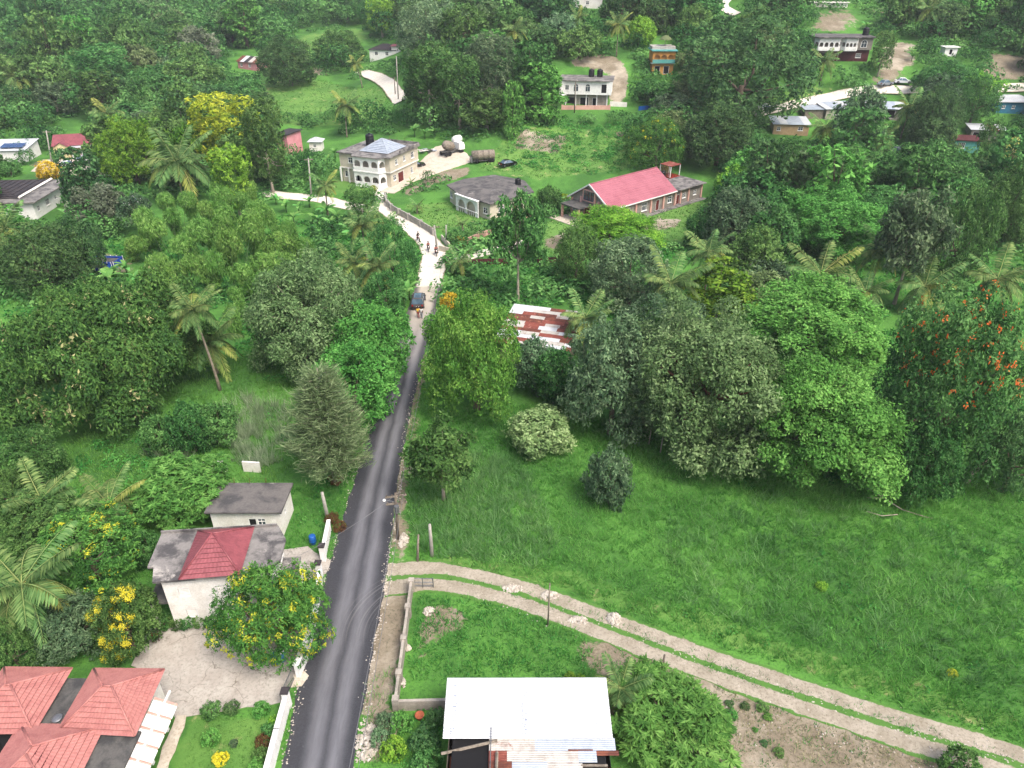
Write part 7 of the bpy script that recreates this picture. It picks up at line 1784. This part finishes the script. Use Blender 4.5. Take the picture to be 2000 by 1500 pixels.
KEEP = [(1595, 25, 1680, 62), (1935, 112, 1995, 152), (1192, 108, 1228, 205), (240, 380, 610, 560), (1260, 480, 1420, 600), (1540, 480, 1760, 600), (1760, 520, 1850, 600), (1890, 490, 2000, 600), (655, 262, 820, 362), (868, 338, 1048, 428), (1105, 320, 1392, 445), (1088, 128, 1228, 216), (1270, 76, 1308, 142), (1584, 62, 1698, 128), (1503, 212, 1583, 266), (1673, 184, 1758, 232), (1940, 178, 2000, 222), (1864, 228, 1950, 300), (1840, 88, 1872, 112), (0, 344, 132, 436), (114, 248, 192, 330), (0, 272, 36, 312), (450, 103, 512, 138), (718, 88, 784, 116), (172, 495, 252, 535), (740, 366, 872, 640), (556, 374, 690, 414), (704, 136, 784, 194), (1403, 0, 1443, 32), (1118, 0, 1172, 14), (1732, 282, 1768, 306), (1690, 150, 1780, 185), (866, 272, 1000, 326), (980, 592, 1132, 690), (585, 60, 700, 80), (520, 165, 640, 205), (1000, 250, 1220, 300), (1735, 80, 1785, 150), (600, 272, 630, 288), (548, 250, 562, 275), (1490, 190, 1640, 226)]
rf = random.Random(77)
FILL = []
rc = np.random.RandomState(78)
def candidates(n_, y0, y1, polys, ymax):
    y = rc.uniform(y0, y1, n_); x = rc.uniform(-0.78, 0.78, n_) * y
    z = T(x, y); qx, qy, qd = proj(x, y, z)
    ok = (qx > -60) & (qx < 2060) & (qy > -70) & (qy < ymax) & ((x < 20) | (y < 300))
    for p in polys: ok &= ~inpoly(qx, qy, p)
    return np.stack([x, y, z, qx, qy, qd], -1)[ok]
ok_left = lambda q: q[4] < 470 or q[3] > 1380 or (q[3] < 260 and q[4] < 560)
ACC = np.array([(a, b, c) for a, b, c in TREES] + [(0, 0, 0)] * 1200, float); nacc = len(TREES)
for q in candidates(15000, 95, 470, [OPEN[i] for i in range(len(OPEN)) if i not in (12, 13, 15)], 640):
    if not ok_left(q): continue
    x, y, z = q[:3]
    s = rf.uniform(0.75, 1.3) * (1.0 if y < 230 else 1.3)
    rad = 5.0 * s
    A = ACC[:nacc]
    kf = 0.42 if q[4] > 440 else 0.56
    if nacc and ((x - A[:, 0]) ** 2 + (y - A[:, 1]) ** 2 < (kf * (rad + A[:, 2])) ** 2).any(): continue
    hg = rf.uniform(0.75, 1.15)
    for tries in range(3):
        top = proj(x, y, z + 9.6 * s * hg); rp = rad * FPX / q[5] * 0.8
        bx = (q[3] - rp, top[1], q[3] + rp, q[4] + rp * 0.3)
        if any(bx[0] < k[2] and bx[2] > k[0] and bx[1] < k[3] and bx[3] > k[1] for k in KEEP):
            s *= 0.62; rad *= 0.62
        else:
            FILL.append((x, y, rad, s, hg, q[3], (q[4] + top[1]) / 2, rp)); ACC[nacc] = (x, y, rad); nacc += 1; break
FILL.sort(key=lambda f: -f[7])
near, rest = FILL[:300], FILL[300:]
MARKS = [('the red roofed bungalow', 150, 280), ('the pink cottage', 482, 120), ('the black roofed house', 750, 100), ('the cream house', 740, 310), ('the dark roofed house', 65, 390), ('the slab roofed house', 1140, 170), ('the orange house', 1290, 110), ('the hillside house', 1640, 95), ('the tan shack', 1545, 240), ('the white roofed house', 1715, 205), ('the blue cottage', 1965, 200), ('the white awning house', 1910, 265), ('the church', 1240, 380), ('the white hut', 1855, 100), ('the valley meadow', 600, 190), ('the bamboo grove', 440, 470), ('the upper right palms', 1800, 20), ('the top left corner', 40, 20), ('the spreading green tree', 1635, 435), ('the tall yellow tree', 430, 250), ('the far right palm', 1945, 545), ('the upper meadow', 650, 80), ('the valley lane', 745, 165), ('the hill lane', 1420, 15), ('the yellow palm', 207, 222), ('the blue fish tanks', 205, 515), ('the top white building', 1147, 8), ('the huge dark tree', 1450, 130), ('the lime round tree', 248, 290)]
STY = [('leaf_mid', 'mid green'), ('leaf_dark', 'dark green'), ('leaf_mid', 'leafy green'), ('leaf_grey', 'grey green'), ('leaf_olive', 'olive green'), ('leaf_bright', 'fresh green'), ('leaf_lime', 'lime green'), ('leaf_brownish', 'brownish')]
WT = [26, 24, 16, 12, 8, 8, 3, 3]
rows = {}
for f in near:
    mt, cn_ = rf.choices(STY, WT)[0]
    big = f[7] * 2
    key = rf.choice(('far0', 'far1', 'far2', 'far3', 'far1', 'far2')) if rf.random() < 0.88 else rf.choice(('vine', 'tall'))
    form = {'far0': 'low round', 'far1': 'round', 'far2': 'broad', 'far3': 'tall', 'vine': 'vine draped', 'tall': 'slim'}[key]
    L_ = min(MARKS, key=lambda m_: (m_[1] - f[5]) ** 2 + ((m_[2] - f[6]) * 1.3) ** 2)
    dx, dy = f[5] - L_[1], f[6] - L_[2]
    rel = ('left of' if dx < 0 else 'right of') if abs(dx) > abs(dy) * 1.2 else ('above' if dy < 0 else 'below')
    rows.setdefault((form, cn_, rel, L_[0]), []).append((f, mt, key))
NUM = ['first', 'second', 'third', 'fourth', 'fifth', 'sixth', 'seventh', 'eighth', 'ninth', 'tenth', 'eleventh', 'twelfth']
for (form, cn_, rel, mk), lst in rows.items():
    lst.sort(key=lambda q: q[0][5])
    for i, (f, mt, key) in enumerate(lst):
        lb = '%s %s tree %s %s' % (form, cn_, rel, mk)
        if len(lst) > 1: lb = '%s from left of %s %s trees %s %s' % (NUM[min(i, 11)], form, cn_, rel, mk)
        P = PROTO[key]
        t = thing('forest_tree', lb, 'tree', (f[0], f[1], Tf(f[0], f[1])), rf.uniform(0, 6.28), 'forest trees')
        s = f[2] / P['R']
        t.scale = (s, s, s * f[4] * (0.8 if key in ('vine', 'tall') else 1))
        inst('trunk', P['trunk'], t); inst('crown', P['crown'], t, mat=mt)
print('FILL', len(near), len(rest))

# far woodland: the crowns beyond the 300 that show largest
def coarse(f, r):
    x, y, rad, s, hg = f[:5]
    z0 = Tf(x, y); n_ = int(260 + 200 * r.rand())
    d = unit(r.normal(size=(n_, 3)) * np.array([1, 1, 0.8]) + np.array([0, 0, 0.35]))
    bump_ = 0.8 + 0.3 * np.sin(d[:, 0] * 5 + x) * np.sin(d[:, 1] * 5 + y) + 0.2 * r.rand(n_)
    P = np.array([x, y, z0 + 5.8 * s * hg]) + d * np.array([rad, rad, rad * 0.75 * hg]) * bump_[:, None]
    N = unit(d * 0.6 + np.array([0, 0, 0.5]) + r.normal(size=d.shape) * 0.5)
    L = 1.0 * s * (0.6 + 0.8 * r.rand(n_))
    return leaves(P, N, r.normal(size=d.shape), L, L * 0.55, np.clip(0.4 + 0.25 * r.randn() + 0.15 * r.randn(n_), 0, 0.9))
rw = np.random.RandomState(3)
bits = [coarse(f, rw) for f in rest]
# understorey: leafy mounds closing the forest floor
def mounds(pts, r, rad=(0.8, 2.0), dens=26, ll=0.42, hgt=0.8):
    out = []
    for x, y in pts:
        R0 = r.uniform(*rad); z0 = Tf(x, y)
        n_ = int(dens * R0 * R0) + 8
        d = unit(r.normal(size=(n_, 3))); d[:, 2] = np.abs(d[:, 2])
        P = np.array([x, y, z0]) + d * np.array([R0, R0, R0 * hgt]) * (0.75 + 0.35 * r.rand(n_, 1))
        N = unit(d * 0.6 + np.array([0, 0, 0.6]) + r.normal(size=d.shape) * 0.5)
        L = ll * (0.6 + 0.8 * r.rand(n_))
        out.append(leaves(P, N, r.normal(size=d.shape), L, L * 0.5, np.clip(0.4 + 0.2 * r.randn() + 0.15 * r.randn(n_), 0, 0.95)))
    return out
def join(name, bits, mat, label, k=4):
    V = np.concatenate([b[0] for b in bits]); t_ = np.concatenate([b[2] for b in bits])
    return tag(inst(name, npmesh(name, V, np.arange(len(V)).reshape(-1, k), t_, mat, k)), label, kind='stuff')
if bits: join('distant_woodland', bits, 'leaf_mid', 'distant woodland crowns at the back of the hills')
up = []
NOGROW = [OPEN[i] for i in range(len(OPEN)) if i not in (13, 15, 21, 27, 28, 29)]
NOGROW += [[(1590, 20), (1685, 20), (1685, 62), (1590, 62)], [(1925, 105), (2010, 105), (2010, 158), (1925, 158)], [(1700, 75), (1790, 75), (1790, 165), (1700, 165)]]
for q in candidates(9000, 98, 440, NOGROW, 600):
    if any(k_[0] - 3 < q[3] < k_[2] + 3 and k_[1] + 10 < q[4] < k_[3] + 5 for k_ in KEEP): continue
    up.append((q[0], q[1]))
print('UNDER', len(up))
join('undergrowth', mounds(up[:4600], rw, (1.2, 3.2), 11, 0.8, 0.6), 'leaf_mid', 'tangled undergrowth covering the forest floor')

# ------------------------------------------------------------------ weeds, reeds and grass
EXW = EXCL + [rect(-33.6, 21, -21.3, 31.4), rect(-26.4, 38.2, -17.9, 43.4), rect(-26.6, 48.6, -20.2, 52.3), rect(-4.1, 23, 6.1, 30.8), rect(-1.5, 78, 9, 89)]
def scatter(pxpoly, dens, seed, excl=True, jitter=True):
    r = np.random.RandomState(seed)
    W = gpoly(pxpoly); A = np.array(W)
    lo, hi = A.min(0), A.max(0)
    n_ = int((hi - lo).prod() * dens)
    P = lo + r.rand(n_, 2) * (hi - lo)
    ok = inpoly(P[:, 0], P[:, 1], W)
    if excl:
        for e in EXW: ok &= ~inpoly(P[:, 0], P[:, 1], e)
    return P[ok]
def blades(P, per, h, w_, spread, lean, seed, var=0.35, patch=0.12):
    r = np.random.RandomState(seed)
    n_ = len(P)
    pz = np.sin(P[:, 0] * patch * 3.1 + 1) * np.sin(P[:, 1] * patch * 2.3 + 2) + 0.5 * np.sin(P[:, 0] * patch * 7 + P[:, 1] * patch * 5)
    hh = h * (1 + var * pz * 0.5 + 0.3 * r.randn(n_)).clip(0.35, 2.2)
    ci = np.repeat(np.arange(n_), per)
    m_ = len(ci)
    a = r.rand(m_) * 6.283; rad = spread * np.sqrt(r.rand(m_))
    bx, by = P[ci, 0] + np.cos(a) * rad, P[ci, 1] + np.sin(a) * rad
    bz = T(bx, by)
    a2 = a + r.normal(size=m_) * 0.7; ln = lean * (0.3 + r.rand(m_)); H_ = hh[ci] * (0.6 + 0.6 * r.rand(m_))
    tip = np.stack([bx + np.cos(a2) * ln * H_, by + np.sin(a2) * ln * H_, bz + H_], -1)
    wa = r.rand(m_) * 6.283; dx, dy = np.cos(wa) * w_ / 2, np.sin(wa) * w_ / 2
    V = np.stack([np.stack([bx - dx, by - dy, bz], -1), np.stack([bx + dx, by + dy, bz], -1), tip], 1).reshape(-1, 3)
    p2_ = np.sin(P[:, 0] * 0.21 + 2.2 * np.sin(P[:, 1] * 0.13)) * np.sin(P[:, 1] * 0.27 + 1.7 * np.sin(P[:, 0] * 0.11)) + 0.6 * np.sin(P[:, 0] * 1.1 + 3 * np.sin(P[:, 1] * 0.7)) * np.sin(P[:, 1] * 1.3)
    tn = np.clip(0.42 + 0.14 * pz[ci] + 0.16 * p2_[ci] + 0.12 * r.randn(n_)[ci] + 0.12 * r.randn(m_), 0, 1)
    return V, None, tn
FIELD = [(795, 820), (1000, 790), (1250, 830), (1460, 900), (1700, 920), (2060, 900), (2060, 1500), (1990, 1455), (1200, 1195), (1000, 1140), (860, 1105), (800, 1090)]
P = scatter(FIELD, 9.0, 1)
join('tall_grass', [blades(P, 7, 0.42, 0.065, 0.26, 1.0, 2)], 'grass_tall', 'tall green grass filling the field on the right', 3)
P2 = scatter([(800, 940), (900, 880), (1020, 900), (1090, 1050), (1060, 1110), (860, 1090), (800, 1060)], 4.0, 5)
P2 = np.concatenate([P2, scatter([(1300, 1000), (1500, 960), (2000, 1050), (2000, 1380), (1700, 1290), (1300, 1180)], 0.9, 6)])
join('guinea_grass', [blades(P2, 16, 0.62, 0.07, 0.35, 0.9, 7)], 'grass_blue', 'bluish clumps of taller guinea grass standing in the field', 3)
P3 = scatter([(830, 1165), (1000, 1175), (1060, 1200), (1130, 1240), (1180, 1300), (1150, 1325), (870, 1325), (800, 1330), (812, 1170)], 10, 8)
join('yard_weeds', [blades(P3, 7, 0.28, 0.07, 0.22, 1.0, 9)], 'weed', 'dense low weeds behind the block wall above the zinc roof', 3)
vg = [scatter(p, d, 40 + i) for i, (p, d) in enumerate((([(720, 1330), (790, 1290), (775, 1385), (800, 1500), (700, 1500)], 6), ([(560, 1385), (590, 1310), (625, 1160), (640, 1110), (655, 1120), (595, 1330), (560, 1490), (540, 1490)], 16), ([(640, 940), (700, 900), (690, 960), (665, 1040), (640, 1105), (560, 1060), (560, 960)], 12), ([(812, 730), (840, 690), (840, 800), (800, 900), (785, 1000), (795, 850)], 10),
      ([(270, 1000), (300, 1000), (300, 1190), (250, 1190)], 8), ([(560, 1040), (600, 1050), (590, 1075), (550, 1075)], 10)))]
join('verge_grass', [blades(np.concatenate(vg), 6, 0.28, 0.05, 0.2, 0.7, 10)], 'grass_tall', 'ragged grass and weeds along the road verges', 3)
P4 = scatter([(250, 700), (560, 690), (620, 760), (590, 900), (560, 940), (400, 960), (130, 980), (120, 860), (330, 800)], 7, 12)
join('meadow_grass', [blades(P4, 6, 0.35, 0.055, 0.24, 0.6, 13)], 'grass_tall', 'shaded meadow grass below the leaning palm', 3)
P5 = np.concatenate([scatter([(430, 800), (480, 775), (560, 800), (580, 880), (520, 920), (440, 900)], 1.6, 14), scatter([(280, 880), (360, 870), (380, 900), (290, 905)], 1.5, 15)])
join('reeds', [blades(P5, 22, 1.4, 0.06, 0.35, 0.55, 16)], 'reed', 'tall pale reeds behind the broken white wall', 3)
P6 = scatter(LAWN[0], 25, 17)
join('villa_lawn', [blades(P6, 5, 0.08, 0.04, 0.12, 0.7, 18)], 'grass_lawn', 'short mown lawn between villa and white wall', 3)
P7 = scatter([(1360, 1330), (1600, 1390), (1990, 1500), (1400, 1500), (1340, 1400)], 6, 19)
join('dry_grass', [blades(P7, 6, 0.2, 0.05, 0.25, 0.9, 20)], 'grass_dry', 'dry straw tufts on the bare slope below the track', 3)
P7 = np.concatenate([scatter([(1360, 1330), (1600, 1390), (1990, 1500), (1400, 1500), (1340, 1400)], 2.6, 21), scatter([(1200, 1255), (1290, 1290), (1300, 1340), (1200, 1320)], 6, 22), scatter([(860, 1120), (1100, 1172), (1400, 1290), (1990, 1480), (1990, 1500), (1400, 1320), (1100, 1195), (860, 1130)], 5, 23, False)])
join('slope_weeds', [blades(P7, 8, 0.2, 0.05, 0.25, 0.8, 24)], 'weed', 'green weed tufts on the bare slope and along the middle of the track', 3)
gp = [scatter(p, d, 60 + i) for i, (p, d) in enumerate(((LAWN[1], 2.0), (LAWN[2], 1.5), (LAWN[6], 1.6), (OPEN[3], 0.8)))]
join('far_lawn_grass', [blades(np.concatenate(gp), 4, 0.25, 0.16, 0.3, 0.7, 65)], 'grass_lawn', 'rough lawn grass round the bungalow, the church and the valley meadow', 3)
wm = []
for poly, d, i, rad, ll in (([(880, 520), (1110, 515), (1180, 560), (1120, 600), (980, 595), (880, 640), (870, 560)], 0.45, 70, (0.5, 1.1), 0.3), ([(980, 240), (1090, 225), (1230, 240), (1260, 320), (1180, 340), (1000, 330)], 0.3, 71, (0.5, 1.4), 0.4),
                            ([(560, 1000), (640, 930), (690, 900), (665, 1040), (640, 1100), (600, 1045)], 0.7, 72, (0.2, 0.5), 0.2), ([(130, 860), (330, 860), (420, 890), (330, 980), (140, 980)], 0.35, 73, (0.4, 1.0), 0.28), ([(1280, 1180), (1450, 1220), (1600, 1280), (1580, 1300), (1420, 1250), (1280, 1200)], 0.6, 74, (0.25, 0.6), 0.2),
                            ([(1560, 1010), (2050, 960), (2050, 1420), (1800, 1360), (1500, 1200)], 0.10, 75, (0.3, 0.7), 0.22), ([(500, 620), (800, 640), (780, 820), (700, 900), (560, 900), (520, 780)], 0.2, 76, (0.5, 1.2), 0.3), ([(1450, 880), (2050, 880), (2050, 940), (1450, 950)], 0.3, 77, (0.4, 1.0), 0.28),
                            ([(380, 420), (720, 420), (820, 480), (800, 620), (640, 600), (400, 600)], 0.25, 78, (0.6, 1.4), 0.4), ([(1130, 460), (1400, 480), (2000, 500), (2050, 900), (1500, 880), (1130, 800), (1120, 620)], 0.16, 79, (0.6, 1.6), 0.4), ([(0, 460), (380, 480), (620, 640), (400, 740), (0, 880)], 0.16, 80, (0.6, 1.6), 0.4), ([(0, 980), (270, 980), (290, 1190), (180, 1300), (0, 1300)], 0.3, 81, (0.4, 1.0), 0.3), ([(775, 1390), (868, 1385), (868, 1500), (775, 1500)], 0.9, 82, (0.2, 0.5), 0.2), ([(815, 1180), (1100, 1215), (1150, 1325), (870, 1325)], 0.5, 83, (0.2, 0.45), 0.16)):
    r = np.random.RandomState(i)
    wm += mounds([tuple(p) for p in scatter(poly, d, i)], r, rad, 60 if ll < 0.32 else 34, ll, 0.7)
join('low_bushes', wm, 'weed', 'low leafy bushes and creepers filling the gaps between trees')

# ------------------------------------------------------------------ thin haze over the valley
hm = bpy.data.materials.new('haze'); hm.use_nodes = True
hn, hl = hm.node_tree.nodes, hm.node_tree.links
hn.clear()
ho = hn.new('ShaderNodeOutputMaterial'); hv_ = hn.new('ShaderNodeVolumePrincipled')
hv_.inputs['Color'].default_value = (0.93, 0.96, 1.0, 1); hv_.inputs['Density'].default_value = HAZE; hv_.inputs['Anisotropy'].default_value = 0.2
hl.new(hv_.outputs[0], ho.inputs['Volume'])
mb = MB().box((0, 600, 79), (1790, 1590, 160)); 
hz = mb.build('haze', hm); tag(hz, 'thin pale haze lying over the valley', kind='stuff')

print('TRIS', sum(sum(len(p.vertices) - 2 for p in me.polygons) if len(me.polygons) < 5000 else len(me.polygons) * (len(me.polygons[0].vertices) - 2) for me in bpy.data.meshes))
